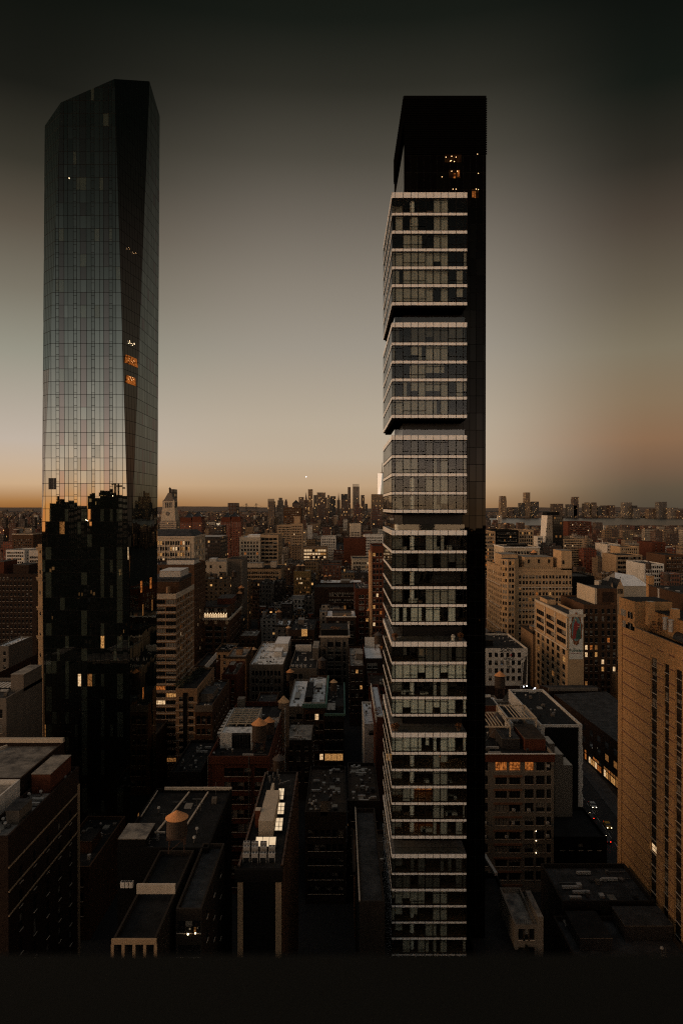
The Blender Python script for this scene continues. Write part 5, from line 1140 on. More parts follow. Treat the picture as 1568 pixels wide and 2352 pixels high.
    m = MB(); n = 40
    for i in range(n):
        a0, a1 = 2 * pi * i / n, 2 * pi * (i + 1) / n; w0 = 1 + .1 * sin(a0 * 9); w1 = 1 + .1 * sin(a1 * 9)
        m.poly([(cx + rx * .78 * cos(a0), Y - .2, cz + rz * .82 * sin(a0)), (cx + rx * w0 * cos(a0), Y - .2, cz + rz * w0 * sin(a0)), (cx + rx * w1 * cos(a1), Y - .2, cz + rz * w1 * sin(a1)), (cx + rx * .78 * cos(a1), Y - .2, cz + rz * .82 * sin(a1))], 'gold')
    m.sphere((cx, Y - .2, cz + rz * 1.02), .55, 'gold', 8, 6); m.sphere((cx, Y - .2, cz - rz * 1.0), .6, 'gold', 8, 6); m.build('painted_frame', t)
    m = MB(); m.poly([(cx + rx * .8 * cos(2 * pi * i / 24), Y - .18, cz + rz * .84 * sin(2 * pi * i / 24)) for i in range(24)], 'poster_teal'); m.build('painted_ground', t)
    m = MB(); y = Y - .21
    m.poly([(cx - 2.0, y, cz - 5.6), (cx + .4, y, cz - 4.6), (cx + 1.0, y, cz + 1.5), (cx + .4, y, cz + 3.9), (cx - .7, y, cz + 3.9), (cx - 1.3, y, cz + 1.6)], 'poster_red')
    m.poly([(cx - .3, y - .01, cz - 5.4), (cx + 2.3, y - .01, cz - 5.2), (cx + 2.2, y - .01, cz - 1.0), (cx + 1.2, y - .01, cz + .6), (cx + .2, y - .01, cz - 1.2)], 'poster_green')
    m.poly([(cx + .2, y - .012, cz + .4), (cx + 1.6, y - .012, cz + .4), (cx + 1.7, y - .012, cz + 2.6), (cx + .5, y - .012, cz + 3.0)], 'poster_red')
    m.sphere((cx - .25, y, cz + 4.6), .5, 'skin', 8, 6); m.sphere((cx + 1.1, y, cz + 1.2), .45, 'skin', 8, 6); m.build('painted_figures', t)
    text('Politician', cx, Y - .19, za + 3.9, 2.0, 'poster_green', t, sx=.98); text('THE', cx - 1.1, Y - .19, za + 5.55, .5, 'poster_green', t); text('SEPT 27 | NETFLIX', cx, Y - .19, za + 2.9, .68, 'poster_red', t)
    # darker block joined behind it
    B = bld('brick_building', 'dark brown brick building behind the advertisement, with lit windows and a tall pale-sided roof block', 1341.5, 1418, 1389, 372, 40, 'brick_brown', 'roof_tar', fcols=[(X(u, 372) - .75, X(u, 372) + .75) for u in (1347, 1358, 1369.5, 1385, 1398, 1411)], scols=0, w=1.5, h=2.6, p=3.95, t=2.4, lit=.12, blind=.12, style='sash')
    x0, x1 = X(1371, 380), X(1417, 380); m = MB(); m.box(x0, x1, 380, 398, B['zr'], Z(1352, 380), 'brick_brown', 'roof_tar'); m.box(x0 - 1.2, x0 - .01, 380, 409, B['zr'], Z(1352, 380), 'limestone'); m.box(x0 + 3, x1 - 2, 379.8, 379.99, B['zr'] + 1.2, Z(1360, 380), 'brick_dark'); m.build('roof_block', B['root'])  # light on the left side put in as a paler slab
    # ---- ornate brown block with corner tower
    Y = 460
    B = bld('ornate_building', 'big tan ornate building with arched upper windows, battlements and a corner turret', 1160, 1313, 1306, Y, 58, 'stone_gold', 'roof_grey', fcols=pairs(X(1160, Y) + 9, X(1313, Y), 8, 1.45, 1.0, 0), scols=pairs(Y, Y + 58, 8, 1.4, 1.0), w=1.45, h=2.2, p=3.82, t=4.6, zmin=6, lit=.06, blind=.25, string=None)
    r, z, x0, x1 = B['root'], B['z'], B['x0'], B['x1']
    m = MB()
    for zz in (z - 12.5, z - 27.8, z - 43): m.box(x0 - .5, x1 + .3, Y - .5, Y - .004, zz - .5, zz, 'pale_trim'); m.box(x0 - .5, x0 - .004, Y, Y + 58, zz - .5, zz, 'pale_trim')
    m.build('string_course', r)
    m = MB()
    for i in range(34): a = x0 + (x1 - x0) * (i + .2) / 34; m.box(a, a + .7, Y - .35, Y + .3, z + .003, z + .9, 'stone_gold'); m.box(a - .2, a + .9, Y - .3, Y - .004, z - 2.2, z - 1.6, 'stone_tan')
    for i in range(40): a = Y + 58 * (i + .2) / 40; m.box(x0 - .35, x0 + .3, a, a + .7, z + .003, z + .9, 'stone_gold')
    m.build('battlement', r)
    m = MB(); cx, cy = x0 + 3.4, Y + 2.6; R = 6.2; pts = [(cx + R * cos(pi / 8 + k * pi / 4), cy + R * sin(pi / 8 + k * pi / 4)) for k in range(8)]
    m.prism(pts, 4, z + 6.5, 'stone_gold', 'roof_grey'); m.build('turret', r)
    m = MB()
    for k in (3, 4, 5):
        p, q = Vector((*pts[k], 0)), Vector((*pts[(k + 1) % 8], 0)); nrm = Vector(((p.x + q.x) / 2 - cx, (p.y + q.y) / 2 - cy, 0)).normalized() * .05
        for fl in range(17):
            for s0, s1 in ((.16, .44), (.56, .84)):
                zz = z + 2.5 - fl * 3.82; A = p.lerp(q, s0) + nrm; Bq = p.lerp(q, s1) + nrm
                poly = [(A.x, A.y, zz), (Bq.x, Bq.y, zz), (Bq.x, Bq.y, zz + 2.2), (A.x, A.y, zz + 2.2)]
                if fl in (0, 12): c_ = (A + Bq) / 2; poly = poly[:3] + [(c_.x, c_.y, zz + 3.0)] + poly[3:]
                m.poly(poly, 'pane_lit_dim' if rnd.random() < .07 else ('pane_blind' if rnd.random() < .3 else 'pane_dark'))
    m.build('turret_window', r)
    for nm, f0, f1, g0, g1, h in (('penthouse', .02, .27, .25, .6, 9.5), ('penthouse', .34, .78, .15, .5, 8), ('tower_block', .84, 1.0, .0, .3, 13)):
        a = addbox(B, nm, f0, f1, g0, g1, h, 'stone_gold', 'roof_pale')
    m = MB()
    for i in range(6):
        a = x0 + (x1 - x0) * (.08 + .155 * i); m.box(a, a + 1.3, Y + (8.6 if 1 < i < 5 else 14.3) - .2 if i < 5 else Y - .25, Y + 8.69 if i < 5 else Y - .15, z + 3, z + 5.5, 'pane_dark')
    m.build('penthouse_window', r)
    # ---- its neighbours further back
    def mid(name, label, u0, u1, v, Y, D, wm, rm, f, s=5, **kw):
        kw.setdefault('p', 3.9); kw.setdefault('zmin', 10); return bld(name, label, u0, u1, v, Y, D, wm, rm, fcols=f, scols=s, **kw)
    mid('loft_building', 'tan loft tower with lit windows, half hidden by the black tower shaft', 1100, 1137, 1221, 700, 40, 'stone_tan', 'roof_tar', 8, 0, w=1.5, h=2.3, lit=.18)
    mid('dark_slab', 'black glass-and-steel slab between two tan lofts', 1137.5, 1190, 1218, 720, 40, 'black_wall', 'roof_tar', 14, 0, w=1.5, h=2, lit=.05)
    mid('loft_building', 'tan loft with two top arches right of the black slab', 1190.5, 1225, 1218, 740, 40, 'stone_tan', 'roof_tar', 6, 0, w=1.6, h=2.6, lit=.06)
    B = mid('loft_building', 'cream loft building with a white cornice and an orange-coned tank on its roof', 1157, 1239, 1256, 610, 40, 'limestone', 'roof_tar', pairs(X(1157, 610), X(1239, 610), 10, 1.2, .4), 4, w=1.2, h=2.6, p=4.1, t=4, cornice='white_paint', lit=.05); addbox(B, 'plant_room', .2, .7, .1, .4, 3, 'black_wall', 'roof_tar'); clutter(B, 12, 41)
    mid('apartment_block', 'tan apartment block stepping back behind the pale pixelated tower', 1293, 1340, 1238, 900, 40, 'stone_tan', 'roof_tar', 12, 0, w=1.8, h=1.6, p=3.1, lit=.05)
    mid('loft_building', 'long bright red brick loft building below the river', 1304, 1358, 1198, 1600, 60, 'brick_red', 'roof_tar', 16, 0, w=2.2, h=2.6, p=4.4, lit=.03)
    mid('white_building', 'tall white-walled loft with a plain flank, beside a pink deco block', 1394, 1424, 1250, 850, 40, 'white_brick', 'roof_grey', 7, 0, w=1.5, h=2.2, lit=.04)
    mid('deco_block', 'pinkish stone block with three raised vertical fins', 1424, 1466, 1256, 820, 40, 'stone_gold', 'roof_grey', 8, 0, w=1.4, h=2.4, lit=.03)
    mid('loft_building', 'buff loft with wide dark studio windows, right of the pixelated tower', 1415, 1475, 1275, 700, 38, 'stone_tan', 'roof_tar', 9, 0, w=2.6, h=2.6, p=4.6, lit=.02)
    mid('brick_building', 'deep red windowless gable block toward the right edge', 1498, 1528, 1246, 900, 40, 'brick_red', 'roof_tar', 2, 0, lit=.0)
    mid('brick_building', 'dark brown block with a golden corner strip at the right edge', 1527, 1580, 1275, 640, 40, 'brick_brown', 'roof_tar', 8, 0, lit=.04)
    mid('white_building', 'low white building with arched ground windows near the tank on legs', 1480, 1525, 1295, 620, 40, 'white_paint', 'roof_grey', 8, 0, w=1.6, h=2.2, lit=.02)
    mid('loft_building', 'grey-brown loft with a black billboard wall right of the ornate building', 1316, 1365, 1324, 520, 34, 'black_wall', 'roof_grey', 0, 0)
    mid('apartment_block', 'white stuccoed row with small windows before the gabled church roof', 1396, 1440, 1342, 560, 30, 'white_brick', 'roof_white', 9, 0, w=1.1, h=1.7, p=3.2, lit=.02)
    mid('loft_building', 'flat white-roofed loft left of the gabled church', 1345, 1400, 1357, 500, 34, 'brick_brown', 'roof_snowy', 8, 0, lit=.03)
    # big white gabled roof and the church gables
    Y = 520; t = thing('gabled_hall', 'hall with a broad white gabled roof near the right edge', 'building', (X(1450, Y), Y + 12, 0)); FOOT.append((X(1408, Y), X(1492, Y), Y, Y + 34))
    xa, xb = X(1412, Y), X(1490, Y); zr, ze = Z(1319, Y + 10), Z(1346, Y); m = MB(); m.box(xa, xb, Y, Y + 32, 0, ze, 'cream'); m.build('wall', t)
    m = MB(); m.poly([(xa, Y - .5, ze), (xb, Y - .5, ze), (xb - 5, Y + 15, zr - 1.5), (xa + 6, Y + 15, zr + 1)], 'roof_snowy'); m.poly([(xb, Y - .5, ze), (xb, Y + 32, ze), (xb - 5, Y + 15, zr - 1.5)], 'roof_pale'); m.poly([(xa, Y - .5, ze), (xa + 6, Y + 15, zr + 1), (xa, Y + 32, ze)], 'roof_pale'); m.poly([(xa, Y + 32, ze), (xa + 6, Y + 15, zr + 1), (xb - 5, Y + 15, zr - 1.5), (xb, Y + 32, ze)], 'roof_snowy'); m.build('roof', t)
    Y = 470; t = thing('church', 'stone church with pointed gables and a cross, before the white gabled hall', 'church', (X(1420, Y), Y + 8, 0)); FOOT.append((X(1398, Y), X(1436, Y), Y, Y + 20)); m = MB()
    for u0, u1, vt, vb in ((1401, 1410, 1338, 1356), (1416, 1433, 1331, 1352)):
        a, b_ = X(u0, Y), X(u1, Y); zt, zbm = Z(vt, Y), Z(vb, Y); m.poly([(a, Y, 0), (b_, Y, 0), (b_, Y, zbm), ((a + b_) / 2, Y, zt), (a, Y, zbm)], 'stone_tan'); m.poly([(a, Y, zbm), ((a + b_) / 2, Y, zt), ((a + b_) / 2, Y + 18, zt), (a, Y + 18, zbm)], 'roof_grey'); m.poly([(b_, Y, zbm), ((a + b_) / 2, Y, zt), ((a + b_) / 2, Y + 18, zt), (b_, Y + 18, zbm)], 'roof_grey'); m.poly([(a, Y, 0), (a, Y + 18, 0), (a, Y + 18, zbm), (a, Y, zbm)], 'stone_tan')
    m.box(X(1410, Y), X(1416, Y), Y + 1, Y + 17, 0, Z(1358, Y), 'stone_tan', 'roof_grey'); m.build('wall', t); m = MB(); zt = Z(1331, Y); xx = X(1424.5, Y); m.bar((xx, Y, zt), (xx, Y, zt + 1.8), .2, 'stone_grey'); m.bar((xx - .6, Y, zt + 1.2), (xx + .6, Y, zt + 1.2), .2, 'stone_grey'); m.build('cross', t)
    m = MB()
    for k in range(5): x = X(1419 + 2.6 * k, Y); m.box(x - .25, x + .25, Y - .1, Y - .01, Z(1364, Y), Z(1353, Y), 'pane_dark')
    m.build('lancet_window', t)
    # ---- pale pixelated condominium tower
    Y = 900; t = thing('residential_tower', 'pale tapering tower with a pixel pattern of dark windows beside the river view', 'tower', (X(1271, Y), Y + 14, 0)); FOOT.append((X(1247, Y), X(1295, Y), Y, Y + 32)); m = MB(); g = MB()
    zt = Z(1184, Y); x0b, x1b, xm = X(1247, Y), X(1293, Y), X(1270, Y)
    def bodyx(z): k = min(1, max(0, (z - 50) / (zt - 50))); return x0b + (X(1257.5, Y) - x0b) * k
    m.poly([(x0b, Y + 1.5, 0), (xm, Y, 0), (xm - 1.2, Y, zt), (bodyx(zt), Y + 1.5, zt)], 'concrete'); m.poly([(xm, Y, 0), (x1b, Y, 0), (x1b, Y, zt - 2), (xm - 1.2, Y, zt)], 'dark_stone'); m.poly([(x0b, Y + 1.5, 0), (x0b, Y + 28, 0), (bodyx(zt), Y + 28, zt), (bodyx(zt), Y + 1.5, zt)], 'white_paint'); m.poly([(x1b, Y, 0), (x1b, Y + 28, 0), (x1b, Y + 28, zt - 2), (x1b, Y, zt - 2)], 'stone_grey'); m.poly([(bodyx(zt), Y + 1.5, zt), (xm - 1.2, Y, zt), (x1b, Y, zt - 2), (x1b, Y + 28, zt - 2), (bodyx(zt), Y + 28, zt)], 'roof_grey'); m.build('wall', t)
    q = random.Random(9); z = 22.0; n = 0
    while z < zt - 4:
        xl = bodyx(z) + .6; i = 0
        while xl < xm - 1.8:
            k = (xl - x0b) / (xm - x0b)
            if q.random() < .42: g.poly([(xl, Y + 1.5 * (1 - k) - .12, z), (xl + .8, Y + 1.5 * (1 - k) - .16, z), (xl + .8, Y + 1.5 * (1 - k) - .16, z + 2.4), (xl, Y + 1.5 * (1 - k) - .12, z + 2.4)], 'pane_dark')
            xl += 1.7
        x = xm + .3 + (n % 2) * .8
        while x < x1b - 1.5: g.poly([(x, Y - .1, z), (x + 2.2, Y - .1, z), (x + 2.2, Y - .1, z + 2.8), (x, Y - .1, z + 2.8)], 'pane_dark' if q.random() < .93 else 'pane_lit_dim'); x += 2.7
        z += 3.5; n += 1
    g.build('window', t); m = MB(); m.box(X(1258, Y), X(1287, Y), Y + 5, Y + 25, zt, zt + 4.5, 'mullion', 'roof_tar'); m.build('plant_room', t)
    B = mid('residential_block', 'low pale pixelated block at the foot of the tapering tower', 1234, 1247, 1232, 880, 24, 'white_brick', 'roof_grey', 5, 3, w=.9, h=2.4, lit=.02)
    # ---- white painted wall with lettering
    Y = 355
    B = bld('storage_building', 'white painted brick storage building with black and red lettering and small windows', 1100, 1212, 1490, Y, 42, 'white_brick', 'roof_tar', fcols=[(X(u, Y) - .85, X(u, Y) + .85) for u in (1126, 1140, 1153, 1166.5, 1179, 1193)], scols=0, w=1.7, h=2.4, p=4.1, t=2.2, zmin=18, lit=0, blind=.15)
    text('SON', X(1163, Y), Y - .03, Z(1498, Y), 2.7, 'black_paint', B['root'], sx=1.15); text('4', X(1173, Y), Y - .03, Z(1508.6, Y), 2.3, 'red_paint', B['root']); text('SPACE', X(1169, Y), Y - .03, Z(1516.5, Y), 1.8, 'black_paint', B['root']); text('Since', X(1170, Y), Y - .03, Z(1534, Y), 1.3, 'black_paint', B['root'])
    addbox(B, 'plant_room', .1, .38, .25, .6, 3.2, 'black_wall', 'roof_tar'); clutter(B, 16, 42)
    m = MB(); m.box(X(1100, Y), X(1212, Y), Y - .2, Y - .004, 5, 18, 'brick_dark'); m.build('lower_wall', B['root'])
    # dark raking billboard with its floodlamps
    t = thing('billboard', 'tall dark billboard on a raking frame, floodlit from below', 'billboard', (X(1207, 330), 330, 5)); m = MB(); Y = 330
    m.poly([(X(1200, Y), Y, Z(1575, Y)), (X(1216, Y), Y + 6, Z(1578, Y)), (X(1219, Y), Y + 6, Z(1512, Y)), (X(1203, Y), Y, Z(1524, Y))], 'black_paint'); m.poly([(X(1200, Y), Y + .4, Z(1575, Y)), (X(1216, Y), Y + 6.4, Z(1578, Y)), (X(1219, Y), Y + 6.4, Z(1512, Y)), (X(1203, Y), Y + .4, Z(1524, Y))], 'stone_grey'); m.build('panel', t)
    m = MB(); m.bar((X(1201, Y), Y + 1, Z(1524, Y)), (X(1192, Y), Y + 1, 6), .35, 'steel'); m.bar((X(1218, Y), Y + 7, Z(1516, Y)), (X(1200, Y), Y + 5, Z(1524, Y)), .3, 'steel'); m.build('frame', t)
    for u, v in ((1218, 1589), (1221, 1594), (1226, 1585), (1229, 1582), (1203, 1578), (1210, 1577)):
        m = MB(); m.sphere((X(u, 325), 325, Z(v, 325)), .3, 'lamp_white', 8, 5); m.build('floodlamp', t)
    # ---- loft with concrete grid and roof frame
    Y = 196
    B = bld('loft_building', 'concrete-grid loft with red-brown parapet, roof pergola and dark water tank', 1100, 1273, 1733, Y, 53, 'concrete', 'roof_tar', fcols=[(X(a, Y), X(b_, Y)) for a, b_ in ((1104, 1121), (1138, 1165), (1170, 1196), (1206, 1226.5), (1232, 1252), (1256.5, 1266.5))], scols=0, w=3, h=2.55, p=3.95, t=2.4, zmin=2, lit=0, blind=.22, style='triple', x0=X(1100, Y))
    r, x0, x1, z, zr = B['root'], B['x0'], B['x1'], B['z'], B['zr']
    n = 0
    for i, wv in enumerate(list(WINDOWS)):
        if wv[0] is r and wv[2][2] > z - 5.2 and n < 3 and wv[2][0] > X(1130, Y): WINDOWS[i] = (r, wv[1][:2] + ('room',) + wv[1][3:], *wv[2:]); n += 1
    m = MB(); m.box(x0, x1 + .1, Y - .35, Y - .004, z - 2.3, z - .1, 'brick_red'); m.box(x0, x1 + .25, Y - .5, Y - .004, z - .09, z + .16, 'white_paint'); m.build('parapet_band', r)
    m = MB()
    for i in range(9): zz = z - 6.2 - 3.95 * i; m.box(X(1134, Y), X(1200, Y), Y - .25, Y - .004, zz - .55, zz, 'brown_trim')
    m.build('spandrel', r)
    for (u, v) in ((1180, 1862), (1215, 1862), (1179, 1892), (1259, 1760), (1258, 1892), (1164, 1924), (1258, 1922), (1114, 1892), (1114, 1924)):
        m = MB(); x = X(u, Y); m.box(x - .42, x + .42, Y - .55, Y + .1, Z(v, Y) - .35, Z(v, Y) + .3, 'pale_metal'); m.build('window_unit', r)
    for v in (1912, 1934, 1962):
        m = MB(); m.sphere((X(1232, Y), Y - .1, Z(v, Y)), .14, 'lamp', 6, 4); m.build('window_lamp', r)
    m = MB(); tm = 'timber'; zt = zr + 6.2
    for (ua, ub, ya, yb) in ((1110, 1172, 204, 204), (1165, 1232, 212, 212)):
        xa, xb = X(ua, ya), X(ub, yb)
        for y in (ya, ya + 14): m.bar((xa, y, zt), (xb, y, zt), .4, tm)
        for x in (xa, xb): m.bar((x, ya, zt), (x, ya + 14, zt), .4, tm); m.bar((x, ya, zr), (x, ya, zt), .35, tm); m.bar((x, ya + 14, zr), (x, ya + 14, zt), .35, tm)
        for i in range(5): x = xa + (xb - xa) * (.25 + .12 * i); m.bar((x, ya + .3, zt + .3), (x, ya + 13, zt + .3), .22, tm)
        m.bar((xa, ya, zr + 1), (xa + 4, ya, zt), .1, 'steel'); m.bar((xb, ya, zr + 1), (xb - 4, ya, zt), .1, 'steel')
    m.build('pergola', r)
    addbox(B, 'roof_house', .38, .62, .12, .32, 3.0, 'frame_dark', 'roof_grey'); addbox(B, 'roof_house', .68, .96, .1, .36, 3.4, 'brick_red', 'roof_brown'); addbox(B, 'roof_house', .3, .62, .7, .9, 4.0, 'brick_red', 'roof_tar'); m = MB(); m.box(x0, x1 - 8, 243, 243.5, zr, zr + 5, 'white_paint'); m.box(x0 + 14, x0 + 14.4, 214, 243, zr, zr + 4, 'white_paint'); m.build('roof_wall', r); clutter(B, 26, 43)
    tank(1141.5, 1636, 38, 214, 'broad dark water tank between the pergola frames on the concrete-grid loft', 'dark', 1.1)
    # ---- dark wall framed in white
    Y = 225
    B = bld('framed_building', 'building with a huge blank black wall framed by a white border', 1243, 1338, 1666, Y, 44, 'white_paint', 'roof_tar', fcols=0, scols=0)
    m = MB(); m.box(X(1252, Y), X(1329, Y), Y - .12, Y - .004, 0, Z(1672, Y), 'black_wall'); m.build('black_panel', B['root']); clutter(B, 10, 44)
    m = MB()
    for i, (u0, u1, v) in enumerate(((1258, 1272, 1707), (1273, 1292, 1732), (1292, 1313, 1757))): m.box(X(u0, 216), X(u1, 216), 215, 222, 0, Z(v, 216), 'concrete', 'pale_trim')
    m.build('stepped_wing', B['root'])
    m = MB()
    for i in range(4): zz = B['z'] - 8 - i * 8; m.cyl(B['x1'] - .3, Y + 2, zz - 5.5, zz, 1.2, 1.2, 'white_paint', 14)
    m.build('round_bay', B['root'])
    B = bld('house', 'house with a steep striped gable roof behind the white-framed black wall', 1158, 1202, 1640, 268, 20, 'white_paint', 'roof_grey', fcols=2, scols=0, lit=0)
    xa, xb = X(1180, 268), X(1202, 268); m = MB(); m.poly([(xa, 268.1, B['z']), (xb, 268.1, B['z']), ((xa + xb) / 2 - 1, 278, B['z'] + 7)], 'roof_grey'); m.poly([(xb, 268.1, B['z']), (xb, 287, B['z']), ((xa + xb) / 2 - 1, 278, B['z'] + 7)], 'roof_slate'); m.poly([(xa, 268.1, B['z']), (xa, 287, B['z']), ((xa + xb) / 2 - 1, 278, B['z'] + 7)], 'roof_grey'); m.build('gable_roof', B['root'])
    # ---- lit shops across the street
    t = thing('shop_building', 'dark street building with glowing orange shopfronts facing the avenue', 'building', (112, 290, 0)); FOOT.append((100, 132, 250, 345))
    foot = [(106.2, 262), (126, 262), (126, 340), (97.5, 340)]; foot = [(109, 250), (130, 250), (132, 340), (104.5, 335)]
    m = MB(); m.prism(foot, 0, 19, 'brick_dark', 'roof_grey'); m.build('wall', t)
    def on(u, zlo, zhi, mt, wd, k):
        p, q = Vector((109, 250, 0)), Vector((104.5, 335, 0)); a = p.lerp(q, k); b_ = p.lerp(q, k + wd); m.poly([(a.x - .06, a.y, zlo), (b_.x - .06, b_.y, zlo), (b_.x - .06, b_.y, zhi), (a.x - .06, a.y, zhi)], mt)
    qs = random.Random(12)
    for i in range(22):
        k0 = .02 + i * .025
        if i % 7 == 6: continue
        m = MB(); on(0, .9, 3.2 + qs.uniform(0, .5), qs.choice(['pane_lit', 'pane_lit', 'pane_lit_dim', 'orange_room', 'pane_lit_white']), .02, k0); on(0, 3.9, 4.9, qs.choice(['pane_lit_dim', 'pane_dark', 'orange_room']), .02, k0); m.build('shop_window', t)
    m = MB(); on(0, 3.75, 3.88, 'frame_dark', .56, .02); on(0, 5.2, 6.2, 'dark_stone', .56, .02); m.build('shop_fascia', t)
    for i in range(8):
        m = MB(); on(0, 8, 10.5, 'pane_lit_dim' if i in (1, 2, 3) else 'pane_dark', .035, .02 + i * .09); m.build('window', t); m = MB(); on(0, 13, 15.5, 'pane_dark', .035, .02 + i * .09); m.build('window', t)
    t = thing('shop_building', 'dark brick building with arched openings on the avenue beyond the orange shops', 'building', (108, 365, 0)); FOOT.append((98, 130, 342, 400)); m = MB(); m.prism([(104, 342), (130, 342), (128, 348), (112, 348), (101, 348)], 0, 20, 'brick_dark', 'roof_grey'); m.build('wall', t); m = MB(); m.box(103.5, 128, 340.5, 341.8, 19, 20.4, 'stone_grey'); m.build('cornice', t)
    # ---- foreground roofs, lower right
    Yw = 132
    B = bld('row_building', 'dark low building under the small white roof house', 1120, 1262, 2230, 118, 40, 'black_wall', 'roof_tar', fcols=4, scols=0, z=26, lit=.05)
    B = bld('roof_house', 'small two-storey white roof house with a pale terrace and black windows', 1184, 1236, 2129, Yw, 13, 'concrete', 'roof_pale', fcols=[(X(u, Yw) - .62, X(u, Yw) + .62) for u in (1199, 1210, 1222)], scols=0, w=1.2, h=2.2, p=3.6, t=.8, zmin=10, zb=20, lit=0, style='plain')  # white walls toned down to grey; foreground dimness put into the colour
    m = MB(); xa, xb, z = B['x0'], B['x1'], B['z']; m.bar((xa, Yw + .1, z + .9), (xb - .6, Yw + .1, z + .9), .06, 'frame_dark'); 
    for i in range(12): x = xa + (xb - xa) * i / 12; m.bar((x, Yw + .1, z), (x, Yw + .1, z + .9), .05, 'frame_dark')
    m.build('railing', B['root']); m = MB(); m.box(xb + .01, xb + 1.1, Yw - .1, Yw + 9, 20, z + 1.6, 'concrete', 'roof_pale'); m.build('side_stack', B['root'])
    m = MB(); m.bar((X(1113, 160), 160, Z(1968, 160)), (X(1140, 152), 152, Z(2012, 152)), .7, 'pale_metal'); m.bar((X(1108, 160), 160, Z(2060, 160)), (X(1111, 160), 160, Z(1966, 160)), .7, 'pale_metal'); o = m.build('duct', None, (X(1113, 160), 160, 24)); tag(o, 'long pale bent ventilation duct beside the black tower shaft', 'duct')
    B = bld('row_building', 'low grey roof with a fan-shaped skylight beneath the tan brick slab', 1292, 1440, 2058, 150, 16, 'dark_stone', 'roof_grey', fcols=4, scols=0, z=24, x1=69, lit=0)
    m = MB()
    for i in range(9):
        a0 = pi * i / 9; a1 = pi * (i + 1) / 9; m.poly([(56 + 3 * cos(a0), 148.8 - .0, 0), (56, 148, 0), (56 + 3 * cos(a1), 148.8, 0)], 'pane_blind')
    B2 = bld('row_building', 'very low dark roof with a skylight strip at the lower right corner', 1300, 1530, 2118, 122, 26, 'dark_stone', 'roof_grey', fcols=0, scols=0, z=22, x1=69, x0=46, lit=0); clutter(B2, 16, 46); addbox(B2, 'roof_house', .1, .38, .6, .95, 2.6, 'frame_dark', 'roof_tar'); addbox(B2, 'skylight', .6, .85, .2, .3, .4, 'pale_metal', 'pane_blind'); addbox(B2, 'roof_house', .55, .98, .72, .98, 3.2, 'frame_dark', 'roof_grey'); clutter(B, 14, 45)
    bld('row_building', 'dark unlit building in the gap between concrete-grid loft and tan brick slab', 1275, 1345, 1900, 200, 20, 'black_wall', 'roof_tar', fcols=5, scols=0, z=14, lit=.12, x1=78)

def tanks():
    T = [(766, 1560, 17, 300, 'tan-coned water tank above the teal cornice row', 'tan'), (666, 1536, 18, 348, 'orange-coned water tank on a steel truss behind the white stained roof', 'orange'), (739, 1508, 18, 345, 'dark water tank between the grey stone loft and the dark loft roof', 'dark'),
         (868, 1450, 19, 388, 'dark water tank on tall legs beside the banded tower', 'dark'), (792, 1411, 10, 446, 'tan-coned water tank on the long white roof in the middle', 'tan'), (662, 1437, 12, 428, 'tan-coned water tank left of the glowing roof hatch', 'tan'),
         (640, 1400, 13, 470, 'orange-coned water tank by a white glass roof house', 'orange'), (847, 1397, 12, 452, 'orange-coned water tank at the foot of the tall red-brown brick tower', 'orange'), (685.5, 1295, 10.5, 625, 'left tan tank of the pair above the scaffold netting', 'tan'), (695.5, 1295, 10.5, 625, 'right tan tank of the pair above the scaffold netting', 'tan'),
         (748, 1320, 9, 600, 'small orange tank, left of the pair over the long white-roofed loft', 'orange'), (758, 1319, 9, 600, 'small orange tank, right of the pair over the long white-roofed loft', 'orange'), (834, 1322, 10, 560, 'grey water tank on a post near the white marble building', 'dark'), (554, 1344, 14, 560, 'orange-coned tank left of the arched tan loft', 'orange'), (550, 1357, 13, 530, 'orange-coned tank just below another, left of the arched tan loft', 'orange'),
         (538, 1308, 11, 556, 'dark tank against the blank grey slab', 'dark'), (582.5, 1486, 14, 410, 'tan-coned tank left of the patchy white roof', 'tan'), (1226, 1262, 16, 600, 'orange-coned tank on the cream loft with the white cornice', 'orange'), (1531, 1312, 15, 470, 'dark tank on tall steel legs near the right edge', 'dark'), (1489, 1288, 13, 590, 'brown tank above the low white building', 'dark'),
         (1148.5, 1541, 25, 335, 'shadowy orange-coned tank before the white lettered wall', 'orange'), (1160, 1200, 9, 900, 'small tan tank near the river, right of the black tower shaft', 'tan'), (1395, 1380, 12, 495, 'orange-coned tank on the white-roofed loft by the church', 'orange'), (1250, 1302, 12, 540, 'orange-coned tank behind the ornate building', 'orange'), (446, 1253, 8, 760, 'white tank on the roofs right of the lit office block', 'tan'), (615, 1214, 7, 900, 'pale tank above the buff office block', 'tan')]
    for u, v, w, Y, l, k in T: tank(u, v, w, Y, l, k)

